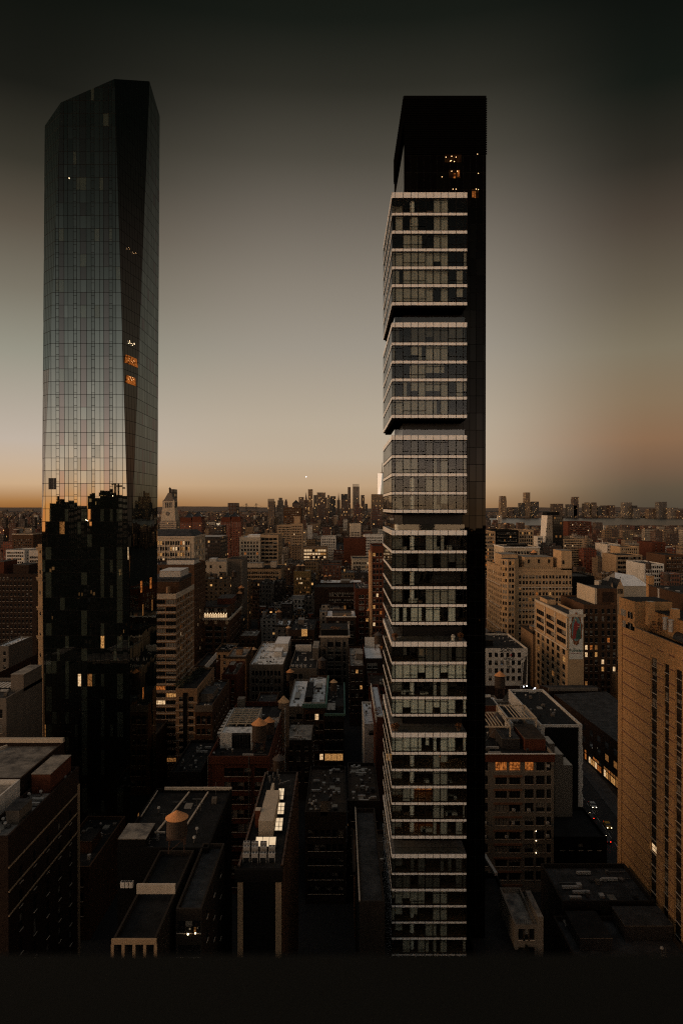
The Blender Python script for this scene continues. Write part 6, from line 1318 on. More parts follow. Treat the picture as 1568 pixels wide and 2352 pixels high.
# ------------------------------------------------------------------ landmarks and far skylines
def fartower(name, label, u0, u1, v, Y, depth, col, mat='fac_tower', shape='box', cat='skyscraper', group=None, **kw):
    x0, x1, z = X(u0, Y), X(u1, Y), Z(v, Y); b = MB(); cx, cy = (x0 + x1) / 2, Y + depth / 2; w = x1 - x0
    if shape == 'box': b.box(x0, x1, Y, Y + depth, 0, z, mat)
    elif shape == 'step':
        b.box(x0, x1, Y, Y + depth, 0, z * .8, mat); b.box(x0 + w * .14, x1 - w * .14, Y + depth * .14, Y + depth * .86, z * .8, z * .93, mat); b.box(x0 + w * .28, x1 - w * .28, Y + depth * .28, Y + depth * .72, z * .93, z, mat)
    elif shape == 'crown':
        b.box(x0, x1, Y, Y + depth, 0, z * .93, mat); n = 7
        for i in range(n): a = x0 + w * i / n; b.box(a, a + w / n * .5, Y, Y + depth * .2, z * .93, z, mat)
    elif shape in ('spire', 'pyramid'):
        zs = z * (.74 if shape == 'spire' else .86); b.box(x0, x1, Y, Y + depth, 0, zs, mat); s = .25 if shape == 'spire' else 0
        p = [(x0 + w * s, Y + depth * s, zs + .1), (x1 - w * s, Y + depth * s, zs + .1), (x1 - w * s, Y + depth * (1 - s), zs + .1), (x0 + w * s, Y + depth * (1 - s), zs + .1)]
        for i in range(4): b.poly([p[i], p[(i + 1) % 4], (cx, cy, z)], mat)
    elif shape == 'taper':
        b.box(x0, x1, Y, Y + depth, 0, z * .72, mat); s = .1; lo = [(x0, Y), (x1, Y), (x1, Y + depth), (x0, Y + depth)]; hi = [(x0 + w * s, Y), (x1 - w * s, Y), (x1 - w * s, Y + depth), (x0 + w * s, Y + depth)]
        for i in range(4): b.poly([(*lo[i], z * .72), (*lo[(i + 1) % 4], z * .72), (*hi[(i + 1) % 4], z), (*hi[i], z)], mat)
        b.poly([(*q, z) for q in hi], mat)
    elif shape == 'shift':
        q = random.Random(4); b.box(x0, x1, Y, Y + depth, 0, z * .7, mat); n = 8
        for i in range(n): d = q.uniform(-.08, .08) * w; b.box(x0 + d + w * .03, x1 + d - w * .03, Y, Y + depth, z * (.7 + .3 * i / n), z * (.7 + .3 * (i + 1) / n) - .4, mat)
    o = b.build(name, None, (cx, cy, 0)); o.color = (*(k * .5 for k in col), 1); FOOT.append((x0 - 4, x1 + 4, Y - 4, Y + depth + 4)); return tag(o, label, cat, group)

def skylines():
    br, tn, gr, dk, pale, gold = (.17, .09, .055), (.32, .21, .13), (.22, .19, .16), (.06, .05, .045), (.42, .35, .28), (.48, .3, .15)
    G = 'downtown towers beyond the rooftops'
    Ds = [('block-shaped brown tower standing alone left of downtown', 523, 543, 1155, 1700, br, 'box'), ('twin-topped tan tower at the left of the downtown cluster', 615, 630, 1145.5, 2600, tn, 'crown'), ('grey tower with a narrow upper block, second of the downtown cluster', 635, 651, 1143, 2700, gr, 'step'),
          ('small domed brown tower behind the grey stepped one', 652, 660, 1147, 3600, br, 'step'), ('low tower with a dark pyramid roof in the downtown cluster', 671, 687, 1148, 4200, br, 'pyramid'), ('flat tan slab behind the pyramid-roofed tower', 686, 697, 1141.5, 4300, tn, 'box'), ('dark spired tower just left of the tall golden one', 698, 707, 1129, 4600, br, 'spire'),
          ('tall golden rippled tower with a bright left edge', 707.3, 717.6, 1123.5, 4600, gold, 'box'), ('slim grey tower right of the golden one', 720, 727, 1137, 4700, gr, 'box'), ('broad tan tower with a lit crown', 727.5, 747, 1131, 5200, tn, 'box'), ('dark block standing before the lit-crown tower', 730, 751, 1142.5, 4000, br, 'box'), ('narrow tower peeping out right of the dark block', 752, 756, 1137, 4900, tn, 'box'),
          ('square black glass tower in the middle of downtown', 756.5, 771, 1139.6, 4700, dk, 'box'), ('gothic tower with a pointed spire', 773.5, 781, 1130, 4800, tn, 'spire'), ('wide black tower behind a brown slab', 783, 798, 1134.5, 5000, dk, 'box'), ('brown slab in front of the wide black tower', 784, 805, 1147, 3800, br, 'box'), ('slender pinkish needle tower', 798.5, 805, 1118.7, 5300, tn, 'box'),
          ('tallest tan tower with an open crown, left of the spire', 810, 825, 1111.5, 5200, pale, 'crown'), ('reddish stepped block below the open-crowned tower', 812, 829, 1154, 3600, (.2, .07, .04), 'step'), ('narrow tower with a crane beside the open-crowned tower', 829, 837, 1137, 5000, br, 'box'), ('small dark tower left of the wide glass slab', 838, 844, 1157, 4300, dk, 'box'), ('wide bronze glass slab below the antenna tower', 852.7, 882, 1135, 5000, gold, 'box'), ('red-brown hump-topped block before the bronze slab', 852, 876, 1163, 2600, (.2, .08, .05), 'step')]
    for l, a, b, v, Y, c, s in Ds: fartower('skyscraper', l, a, b, v, Y, 45, c, 'fac_tower', s, 'skyscraper', G)
    # antenna tower with a bright mirrored side
    Y = 6150; t = thing('antenna_tower', 'tallest tapering glass tower with antenna and one bright mirrored face', 'skyscraper', (X(875, Y), Y + 30, 0)); x0, x1, xt = X(866.5, Y), X(884, Y), X(880, Y); zt, zb = Z(1087, Y), Z(1139, Y)
    m = MB(); m.poly([(x0, Y, 0), (x1, Y, 0), (x1, Y, zb), (x0, Y, zb)], 'shaft_glass_b'); m.poly([(x0, Y, zb), (x0 + 26, Y - 4, zb), (X(877.5, Y), Y, zt), (x0 + 1.5, Y, zt)], 'sky_mirror'); m.poly([(x0 + 26, Y - 4, zb), (x1, Y, zb), (x1 - 4, Y, zt), (X(877.5, Y), Y, zt)], 'tower_glass_b'); m.poly([(x0, Y, 0), (x0, Y + 60, 0), (x0 + 1.5, Y + 40, zt), (x0 + 1.5, Y, zt)], 'pale_metal'); m.box(x0 + 2, x1 - 4, Y + 1, Y + 60, 0, zt, 'shaft_glass'); m.build('shaft', t)
    m = MB(); ax = X(877.5, Y); m.cyl(ax, Y + 20, zt, zt + 8, 18, 18, 'steel', 12); m.cyl(ax, Y + 20, zt + 8, Z(1062, Y), 3.2, 1.2, 'frame_dark', 8); m.build('antenna', t)
    # clock tower
    Y = 1160; k = Y / F; t = thing('clock_tower', 'stone clock tower with a columned belfry, pyramid roof and bronze lantern', 'tower', (X(385.5, Y), Y + 15, 0)); FOOT.append((X(362, Y), X(408, Y), Y - 2, Y + 36)); cx = X(385.3, Y); cy = Y + 15
    def sq(b, hw, z0, z1, m, hw2=None):
        hw2 = hw if hw2 is None else hw2
        lo = [(cx - hw, cy - hw), (cx + hw, cy - hw), (cx + hw, cy + hw), (cx - hw, cy + hw)]; hi = [(cx - hw2, cy - hw2), (cx + hw2, cy - hw2), (cx + hw2, cy + hw2), (cx - hw2, cy + hw2)]
        for i in range(4): b.poly([(*lo[i], z0), (*lo[(i + 1) % 4], z0), (*hi[(i + 1) % 4], z1), (*hi[i], z1)], m)
        b.poly([(*q, z1) for q in hi], m)
    b = MB(); sq(b, 19 * k, 0, Z(1196, Y), 'fac_grid'); sq(b, 16.5 * k, Z(1196, Y), Z(1169, Y), 'limestone', 14.6 * k); o = b.build('shaft', t); o.color = (.42, .33, .24, 1)
    b = MB(); sq(b, 14 * k, Z(1169, Y), Z(1151, Y), 'limestone')
    for i in range(4): a = cx + (-6 + 4 * i) * k; b.box(a - .8, a + .8, cy - 14 * k - .3, cy - 14 * k - .05, Z(1166, Y), Z(1153.5, Y), 'black_paint'); b.box(cx + 14 * k + .05, cx + 14 * k + .3, cy + (-6 + 4 * i) * k - .8, cy + (-6 + 4 * i) * k + .8, Z(1166, Y), Z(1153.5, Y), 'black_paint')
    b.build('belfry', t); b = MB(); sq(b, 12.5 * k, Z(1151, Y), Z(1131.5, Y), 'stone_grey', 3.5 * k); b.build('pyramid_roof', t)
    b = MB(); b.cyl(cx, cy, Z(1131.5, Y), Z(1126, Y), 2.6 * k, 1.6 * k, 'dark_stone', 10); b.cyl(cx, cy, Z(1126, Y), Z(1121, Y), 1.6 * k, 3.2 * k, 'dark_stone', 10); b.cyl(cx, cy, Z(1121, Y), Z(1118, Y), 2 * k, .3 * k, 'dark_stone', 10); b.build('lantern', t)
    b = MB(); yc = cy - 15.6 * k - .3; b.poly([(cx - 1.5 * k + 4.6 * k * cos(2 * pi * i / 20), yc, Z(1180, Y) + 4.6 * k * sin(2 * pi * i / 20)) for i in range(20)], 'stone_grey'); b.bar((cx - 2.2 * k, yc - .2, Z(1183, Y)), (cx + .2 * k, yc - .2, Z(1177, Y)), .55 * k, 'frame_white'); b.build('clock_face', t)  # white bar is a glint on the clock hand, put in as colour
    b = MB(); 
    for sx in (-1, 1): b.cyl(cx + sx * 12.5 * k, cy - 12.5 * k, Z(1151, Y), Z(1147, Y), 1.3 * k, .3 * k, 'limestone', 8)
    b.build('urn', t)
    o = fartower('skyscraper', 'dark slab with one bright side right behind the clock tower lantern', 388, 399.4, 1123.5, 1500, 30, (.05, .045, .04), 'fac_tower'); 
    # twin red towers with glass pyramids
    for i, (u0, u1, ut, vt, ve, vb) in enumerate(((413, 440, 432, 1176, 1188, 1250), (441, 463, 452, 1175, 1186, 1246), (507.5, 530, 521, 1177, 1187.5, 1270), (531, 553, 537, 1176.5, 1186, 1266))):
        Y = 980; t = thing('apartment_tower', ['red brick apartment tower with glass pyramid cap, nearest the clock tower', 'red brick apartment tower with glass pyramid cap, second from the clock tower', 'tall dark red apartment tower with glass pyramid cap, third from the clock tower', 'tall dark red apartment tower with glass pyramid cap, furthest from the clock tower'][i], 'tower', ((X(u0, Y) + X(u1, Y)) / 2, Y + 12, 0), 'pyramid-capped red apartment towers'); x0, x1 = X(u0, Y), X(u1, Y); ze = Z(ve + 6, Y); FOOT.append((x0, x1, Y, Y + 26))
        b = MB(); b.box(x0, x1, Y, Y + 24, 0, ze, 'fac_apt'); o = b.build('wall', t); o.color = (.17, .06, .035, 1)
        b = MB(); b.box(x0 + .4, x1 - .4, Y - .4, Y + 23, ze - 4, ze + 3.4, 'brick_red'); b.build('crown_band', t)
        b = MB(); px0, px1 = X(ut - 9, Y), X(ut + 9, Y); zt = Z(vt, Y)
        for i2 in range(4):
            c = [(px0, Y + 2), (px1, Y + 2), (px1, Y + 20), (px0, Y + 20)]; b.bar((*c[i2], ze + 3), ((px0 + px1) / 2, Y + 11, zt), .9, 'frame_dark'); b.poly([(*c[i2], ze + 3.2), (*c[(i2 + 1) % 4], ze + 3.2), ((px0 + px1) / 2, Y + 11, zt)], 'pane_dark')
        b.build('glass_pyramid', t)
    B = fartower('hotel_block', 'dark brown hotel block carrying a white rooftop letter', 486, 508, 1208, 900, 40, (.09, .06, .045), 'fac_apt', 'box', 'building')
    t = thing('roof_sign', 'small white letter sign standing on the dark brown hotel roof', 'sign', (X(501, 899), 899, Z(1208, 899))); text('W', X(501, 899), 899, Z(1206.5, 899), 4.2, 'skylight_lit', t, ext=.2); m = MB(); m.bar((X(498, 899), 899.3, Z(1206.6, 899)), (X(504, 899), 899.3, Z(1206.6, 899)), .3, 'steel'); m.bar((X(500, 899), 899.3, Z(1208.5, 899)), (X(500, 899), 899.3, Z(1206.6, 899)), .3, 'steel'); m.build('frame', t)
    fartower('apartment_block', 'dark block between the lit office block and the red pyramid towers', 446, 505, 1233, 620, 40, (.08, .055, .04), 'fac_grid', 'box', 'building'); fartower('apartment_block', 'very dark stepped block left of the red pyramid pair', 478, 508, 1222, 760, 40, (.05, .035, .03), 'fac_grid', 'step', 'building')
    # across the river
    G2 = 'towers on the far river bank'
    J = [('tall bullet-shaped glass tower with a glowing upper face, first across the river', 1149, 1163, 1139, gold, 'taper'), ('short dark tower right of the bullet-shaped one across the river', 1169, 1178, 1165, br, 'box'), ('second short dark tower across the river', 1180, 1189, 1165, dk, 'box'), ('dark square tower just left of the tallest slim one across the river', 1194.5, 1205, 1155, dk, 'box'), ('tallest slim golden tower across the river', 1206, 1217, 1131, gold, 'box'), ('dark square tower right of the slim golden one', 1222, 1237, 1152, dk, 'box'), ('wide bronze-lit office slab across the river', 1269, 1293, 1157, (.2, .11, .05), 'box'), ('small grey tower right of the bronze slab', 1304, 1313, 1158, gr, 'box'),
         ('white slab in front of the shifted-stack tower across the river', 1314, 1325, 1161, pale, 'box'), ('tall tower of shifted stacked blocks across the river', 1317, 1329, 1141, br, 'shift'), ('tan twin tower, left one of a pair across the river', 1342.6, 1354, 1154, tn, 'crown'), ('tan twin tower, right one of a pair across the river', 1358, 1370, 1154, tn, 'crown'), ('dark broad block right of the tan twins', 1372, 1385, 1163, dk, 'box'), ('brown narrow tower past the dark broad block', 1385, 1396, 1161, br, 'box'), ('slim brown tower with lit side in the middle of the far bank', 1401, 1412, 1160.5, br, 'box'), ('broad pale residential tower with a flat top across the river', 1433, 1451, 1154, pale, 'box'), ('dark slab joined to the broad pale tower', 1451, 1463, 1161, dk, 'box'), ('lower beige tower before the dark slab on the far bank', 1454, 1470, 1168, pale, 'box'), ('beige riverside tower left of the tall grey-tan one', 1490, 1507, 1168.5, tn, 'crown'), ('tall grey-tan tower with a flat top near the right end of the far bank', 1513, 1531, 1152.6, gr, 'box'), ('pale notched-top tower at the right end of the far bank', 1540, 1558, 1166, pale, 'crown'), ('last brown tower cut by the right edge on the far bank', 1559, 1575, 1172, br, 'box')]
    for i, (l, a, b, v, c, s) in enumerate(J): fartower('riverside_tower', l, a, b, v, 7150 - max(0, a - 1380) * 3.2, 90, c, 'fac_tower', s, 'skyscraper', G2)
    # suspension bridge far off
    Y = 14000; t = thing('suspension_bridge', 'faint suspension bridge on the horizon left of downtown', 'bridge', (X(580, Y), Y, 0))
    xs = (X(566, Y), X(588, Y)); zt = Z(1156.5, Y)
    for x in xs:
        m = MB(); m.box(x - 14, x - 6, Y - 6, Y + 6, 0, zt, 'frame_dark'); m.box(x + 6, x + 14, Y - 6, Y + 6, 0, zt, 'frame_dark'); m.box(x - 6, x + 6, Y - 5, Y + 5, zt - 18, zt - 4, 'frame_dark'); m.build('tower', t)
    m = MB(); m.box(X(545, Y), X(612, Y), Y - 6, Y + 6, Z(1167.5, Y), Z(1166.6, Y), 'frame_dark'); m.build('deck', t); m = MB()
    def cab(xa, za, xb, zb, sag):
        p = None
        for i in range(13): k_ = i / 12; q = (xa + (xb - xa) * k_, Y, za + (zb - za) * k_ - sag * 4 * k_ * (1 - k_)); (m.bar(p, q, 3, 'frame_dark') if p else None); p = q
    zd = Z(1167, Y); cab(xs[0], zt, xs[1], zt, zt - zd - 8); cab(X(546, Y), zd, xs[0], zt, 12); cab(xs[1], zt, X(611, Y), zd, 12); m.build('cable', t)
    m = MB(); m.sphere((X(703, 20000), 20000, Z(1095, 20000)), 11, 'lamp_white', 8, 6); o = m.build('planet', None, (X(703, 20000), 20000, Z(1095, 20000))); tag(o, 'bright morning planet low in the sky above the downtown towers', 'planet')
# ------------------------------------------------------------------ the rest of the city
def free(x0, x1, y0, y1):
    return all(x1 < a or x0 > b or y1 < c or y0 > d for a, b, c, d in FOOT)
COLS = [('red-brown', (.2, .085, .05)), ('brown', (.15, .09, .06)), ('tan', (.34, .23, .14)), ('grey', (.2, .18, .155)), ('dark', (.06, .045, .038)), ('cream', (.44, .36, .27)), ('white', (.56, .52, .46)), ('rust-red', (.25, .075, .04)), ('buff', (.3, .19, .1))]
KIND = [('loft_building', 'loft', 'fac_loft'), ('apartment_block', 'apartment block', 'fac_apt'), ('office_block', 'office block', 'fac_grid'), ('brick_building', 'brick building', 'fac_loft')]
def zone(u, v):
    s = ('left of the faceted tower' if u < 97 else 'behind the faceted tower' if u < 357 else 'under the clock tower' if u < 440 else 'near the pyramid-capped towers' if u < 560 else 'before the slender stepped tower' if u < 690 else
         'around the glowing store' if u < 770 else 'beside the banded tower' if u < 1118 else 'behind the ornate building' if u < 1235 else 'by the pale pixelated tower' if u < 1320 else 'below the river' if u < 1420 else 'towards the right edge')
    d = 'near' if v > 1450 else 'middle' if v > 1290 else 'far' if v > 1232 else 'farthest'
    return d + ' rooftops ' + s

FILL = []
def sight(x0, x1, y, h):
    """lower a filler so that it does not hide what the photo shows beyond it"""
    ua, ub = U0 + x0 / y * F, U0 + x1 / y * F
    for p, q, v, Y in PROT:
        if Y > y + 5 and ub > p and ua < q: h = min(h, CZ - (v - V0) / F * y)
    return h
def fill_near():
    q = random.Random(31)
    for y in list(range(92, 480, 41)):
        x = -y * .56
        while x < y * .56:
            w = q.uniform(7.5, 15); d = q.uniform(20, 31)
            if y % 2 and q.random() < .1: x += 12
            x0, x1 = x, x + w; x += w + (.3 if q.random() < .8 else 8)
            if not free(x0, x1, y, y + d) or (x1 > 76 and x0 < 112 and 150 < y + d and y < 345): continue
            h = q.uniform(13, 29) + (5 if y > 300 else 0)
            if y < 150: h = q.uniform(12, 20)
            h = sight(x0, x1, y, h)
            if h < 8: continue
            u = U0 + (x0 + x1) / 2 / y * F; v = V0 + (CZ - h) / y * F
            if v > 2330: continue
            wm = q.choice(['brick_red', 'brick_brown', 'brick_dark', 'stone_grey', 'brick_brown', 'dark_stone', 'brick_tan'] if y > 240 else ['brick_dark', 'dark_stone', 'brick_dark', 'brick_brown'])  # nearest walls and roofs take darker tones; foreground dimness put into their colour
            rm = q.choice(['roof_tar', 'roof_tar', 'roof_grey', 'roof_pale', 'roof_brown', 'roof_white', 'roof_snowy'] if y > 240 else ['roof_tar', 'roof_tar', 'roof_brown', 'roof_grey'])
            B = bld('row_building', ' '.join([('narrow' if w < 9.5 else 'wide' if w > 12.5 else 'plain'), {'brick_red': 'red brick', 'brick_brown': 'brown brick', 'brick_dark': 'sooty brick', 'stone_grey': 'grey stone', 'dark_stone': 'dark stone', 'brick_tan': 'tan brick'}[wm], 'row building with', {'roof_tar': 'tar roof', 'roof_grey': 'grey roof', 'roof_pale': 'pale roof', 'roof_brown': 'brown roof', 'roof_white': 'patchy white roof', 'roof_snowy': 'clean white roof'}[rm], 'in the', zone(u, v)]),
                    0, 0, 0, y, d, wm, rm, fcols=max(2, int(w / 3.4)), scols=0, w=1.4, h=2.2, p=3.8, t=3, z=h, x0=x0, x1=x1, lit=.05, blind=.15, cornice='dark_stone' if q.random() < .4 else None, group='row buildings in the streets below')
            FILL.append([B['root'], (x0, x1, y, y + d, h), 'near']); clutter(B, q.randint(6, 14), int(x0 * 7 + y))
            if q.random() < .7: a = q.uniform(.1, .6); addbox(B, 'stair_bulkhead', a, a + .3, .3, .55, q.uniform(2.4, 3.6), wm, q.choice(['roof_tar', 'roof_pale', 'roof_grey']))
            if q.random() < .25: addbox(B, 'skylight', .3, .6, .65, .8, .6, 'frame_dark', 'pane_blind')

def fill_far():
    q = random.Random(47); y = 486
    while y < 1900:
        d = q.uniform(18, 26); x = -y * .54
        while x < y * .54:
            w = q.uniform(7, 18) * (1 + y / 5000); x0, x1 = x, x + w; x += w + (.5 if q.random() < .7 else q.uniform(6, 16)); dd = d * q.uniform(.7, 1.0)
            if not free(x0 + 1, x1 - 1, y, y + dd): continue
            if -20 < x1 and x0 < 6 and 1080 < y < 1900: continue
            h = min(q.lognormvariate(3.35, .33), 70) if q.random() < .9 else q.uniform(45, 72)
            u = U0 + (x0 + x1) / 2 / y * F
            vmin = 1300 if y < 700 else 1238 if y < 1000 else 1212 if y < 1400 else 1194
            if u > 1100: vmin = {1300: 1320, 1238: 1256, 1212: 1216, 1194: 1200}[vmin]
            h = min(h, CZ - (vmin - V0) / F * y)
            if h < 9: h = q.uniform(9, 14)
            h = sight(x0, x1, y, h)
            if h < 6: continue
            v = V0 + (CZ - h) / y * F
            if 95 < u < 352 or 905 < u < 1105: continue
            cn, c = q.choice(COLS) if u < 1100 else q.choice(COLS[:3] + COLS[5:] + COLS[:3]); name, kw, mt = q.choice(KIND); j = q.uniform(.8, 1.15); c = tuple(min(.7, k * j * (.68 if k_dark(cn) else .85)) for k in c)
            b = MB(); b.box(x0, x1, y, y + dd, 0, h, mt, bottom=False)
            t_ = .4; 
            for a in ((x0, x1, y, y + t_), (x0, x1, y + dd - t_, y + dd), (x0, x0 + t_, y + t_, y + dd - t_), (x1 - t_, x1, y + t_, y + dd - t_)): b.box(*a, h + .002, h + .9, mt, bottom=False)
            o = b.build(name, None, ((x0 + x1) / 2, y + dd / 2, 0)); o.color = (*c, 1)
            feat = 'flat roof'
            if q.random() < .65 and y < 1300:
                feat = 'roof house'
                for fx in ([q.uniform(.05, .6)] if q.random() < .6 else [.06, .55]):
                    fy = q.uniform(.1, .6); k = MB(); k.box(x0 + w * fx, x0 + w * (fx + q.uniform(.15, .35)), y + dd * fy, y + dd * (fy + .3), h, h + q.uniform(2.5, 5), mt, bottom=False); ko = k.build('roof_house', o); ko.color = (*c, 1)
                for _ in range(7 if y < 720 else 3):
                    k = MB(); fx, fy = q.uniform(.05, .9), q.uniform(.1, .9); k.box(x0 + w * fx, x0 + w * fx + q.uniform(.7, 1.6), y + dd * fy, y + dd * fy + 1, h, h + q.uniform(.8, 1.8), q.choice(['pale_metal', 'steel', 'white_paint']), bottom=False); k.build('roof_unit', o)
            tag(o, ' '.join([('low' if h < 24 else 'tall' if h > 42 else 'mid-height'), ('narrow' if w < 13 else 'wide' if w > 19 else 'square'), cn, kw, 'with', feat, 'in the', zone(u, v)]), 'building', name.replace('_', ' ') + 's in the city beyond')
            FILL.append([o, (x0, x1, y, y + dd, h), 'far'])
            if y < 1050 and v < 1420 and q.random() < .12: EXTRA_TANKS.append((u, V0 + (CZ - h - 9) / (y + 8) * F, 11 * 560 / y + q.uniform(-1, 1), y + 8, q.choice(['orange', 'tan', 'dark'])))
        y += d + q.choice([3, 12, 3, 18])
EXTRA_TANKS = []
def k_dark(n): return n not in ('white', 'cream')

class View:
    """everything built so far in one search tree: what does the eye see along a line?"""
    def __init__(s):
        from mathutils.bvhtree import BVHTree
        V, P, s.own = [], [], []
        root = lambda a: root(a.parent) if a.parent else a
        bpy.context.view_layer.update()
        for o in bpy.data.objects:
            if o.type != 'MESH': continue
            i0 = len(V); mw = o.matrix_world; V += [mw @ v.co for v in o.data.vertices]; r = root(o).name
            for p in o.data.polygons: P.append(tuple(i0 + k for k in p.vertices)); s.own.append(r)
        s.t = BVHTree.FromPolygons(V, P); s.o = Vector((0, 0, CZ))
    def hit(s, p, slack=0.0):
        d = p - s.o; L = d.length; r = s.t.ray_cast(s.o + d * (2.2 / d.y), d.normalized(), L + slack - 2.2)
        return s.own[r[2]] if r[0] is not None else None

def seen(o, box, view):
    x0, x1, y0, y1, h = box; n = 0
    for fz in (1.05, 1.02, .97, .8, .6, .4):
        for fx in (.04, .27, .5, .73, .96):
            for fy in ((0,) if fz < 1 else (.1, .5, .95)):
                z = h * fz if fz < 1 else h + (.45 if fz == 1.05 else 0)
                p = Vector((x0 + (x1 - x0) * fx, y0 + (y1 - y0) * fy, z)); u, v = U0 + p.x / p.y * F, V0 + (CZ - p.z) / p.y * F
                if 0 <= u <= 1568 and 0 <= v <= 2195 and view.hit(p, 1500) == o.name: n += 1
    return n

def wipe(o):
    for c in children_map.get(o.name, []): wipe(c)
    if o in THINGS: THINGS.remove(o)
    bpy.data.objects.remove(o)
children_map = {}

def cull(mass):
    global WINDOWS
    view = View()
    for o in bpy.data.objects:
        if o.parent: children_map.setdefault(o.parent.name, []).append(o)
    keep = []
    for o, box, kd in FILL:
        n = seen(o, box, view)
        keep.append((n * (box[1] - box[0]) / box[2], n, o, box, kd))
    keep.sort(key=lambda t: -t[0]); kinds = {}; gone = set()
    for s, n, o, box, kd in keep:
        if n == 0: gone.add(o.name)
        else:
            k = o.name.split('.')[0]; kinds[k] = kinds.get(k, 0) + 1
            if kinds[k] > 150 and kd == 'far': gone.add(o.name); mass.box(box[0], box[1], box[2], box[3], 0, box[4], 'fac_mass%d' % rnd.randrange(6), bottom=False)
    WINDOWS = [w for w in WINDOWS if w[0].name not in gone]
    for s, n, o, box, kd in keep:
        if o.name in gone: wipe(o)
    # windows: those in view become parts of their own, the hidden rest of a building one mesh
    org = Vector((0, 0, CZ)); by = {}
    for w in WINDOWS: by.setdefault(w[0].name, []).append(w)
    view = View(); tot = 0
    for rn, ws in by.items():
        root = ws[0][0]; rl = wloc(root); vis, hid = [], []
        for w in ws:
            _, key, loc, rot, h, wd = w; nrm = Vector((sin(rot), -cos(rot), 0)); best = 0
            for fz, fx in ((.5, 0), (.85, .3), (.85, -.3), (.3, 0)):
                tn = Vector((cos(rot), sin(rot), 0)); p = Vector(loc) + Vector((0, 0, h * fz)) + nrm * .3 + tn * fx * wd; u, v = U0 + p.x / p.y * F, V0 + (CZ - p.z) / p.y * F
                if 0 <= u <= 1568 and 0 <= v <= 2195:
                    if view.hit(p, -.05) is None: best = 1; break
            (vis if best else hid).append((h * wd / p.y ** 2, w))
        vis.sort(key=lambda t: -t[0]); hid += vis[99:]
        for _, w in vis[:99]:
            o = bpy.data.objects.new('window', winmesh(w[1])); COL.objects.link(o); o.parent = root; o.location = Vector(w[2]) - rl; o.rotation_euler = (0, 0, w[3]); tot += 1
        if hid:
            m = MB()
            for _, w in hid:
                me = winmesh(w[1]); c, s = cos(w[3]), sin(w[3]); i0 = len(m.v)
                m.v += [(v.co.x * c - v.co.y * s + w[2][0], v.co.x * s + v.co.y * c + w[2][1], v.co.z + w[2][2]) for v in me.vertices]
                for p in me.polygons: m.f.append(tuple(i0 + k for k in p.vertices)); m.m.append(m.mi(me.materials[p.material_index]))
            o = m.build('windows', root); o['kind'] = 'stuff'
    print('windows', tot, 'of', len(WINDOWS), 'fill kinds', kinds)

ORD = ['leftmost', 'second', 'third', 'fourth', 'fifth', 'sixth', 'seventh', 'eighth', 'ninth', 'tenth', 'eleventh', 'twelfth', 'thirteenth', 'fourteenth', 'fifteenth', 'sixteenth']
def unique_labels():
    by = {}
    for o in THINGS: by.setdefault(o['label'], []).append(o)
    for l, os_ in by.items():
        if len(os_) < 2: continue
        os_.sort(key=lambda o: o.location.x / max(1, o.location.y))
        for i, o in enumerate(os_):
            k = ORD[i] if i < len(ORD) else 'one further right'
            o['label'] = (k + ' ' if i == 0 else k + ' from left ' if i < len(os_) - 1 else 'rightmost ') + l
            w = o['label'].split()
            if len(w) > 16: o['label'] = ' '.join(x for x in w if x not in ('the', 'with'))
    for o in THINGS:
        w = o['label'].split()
        if len(w) > 16: o['label'] = ' '.join([x for x in w if x not in ('the', 'a', 'and', 'of')][:16])

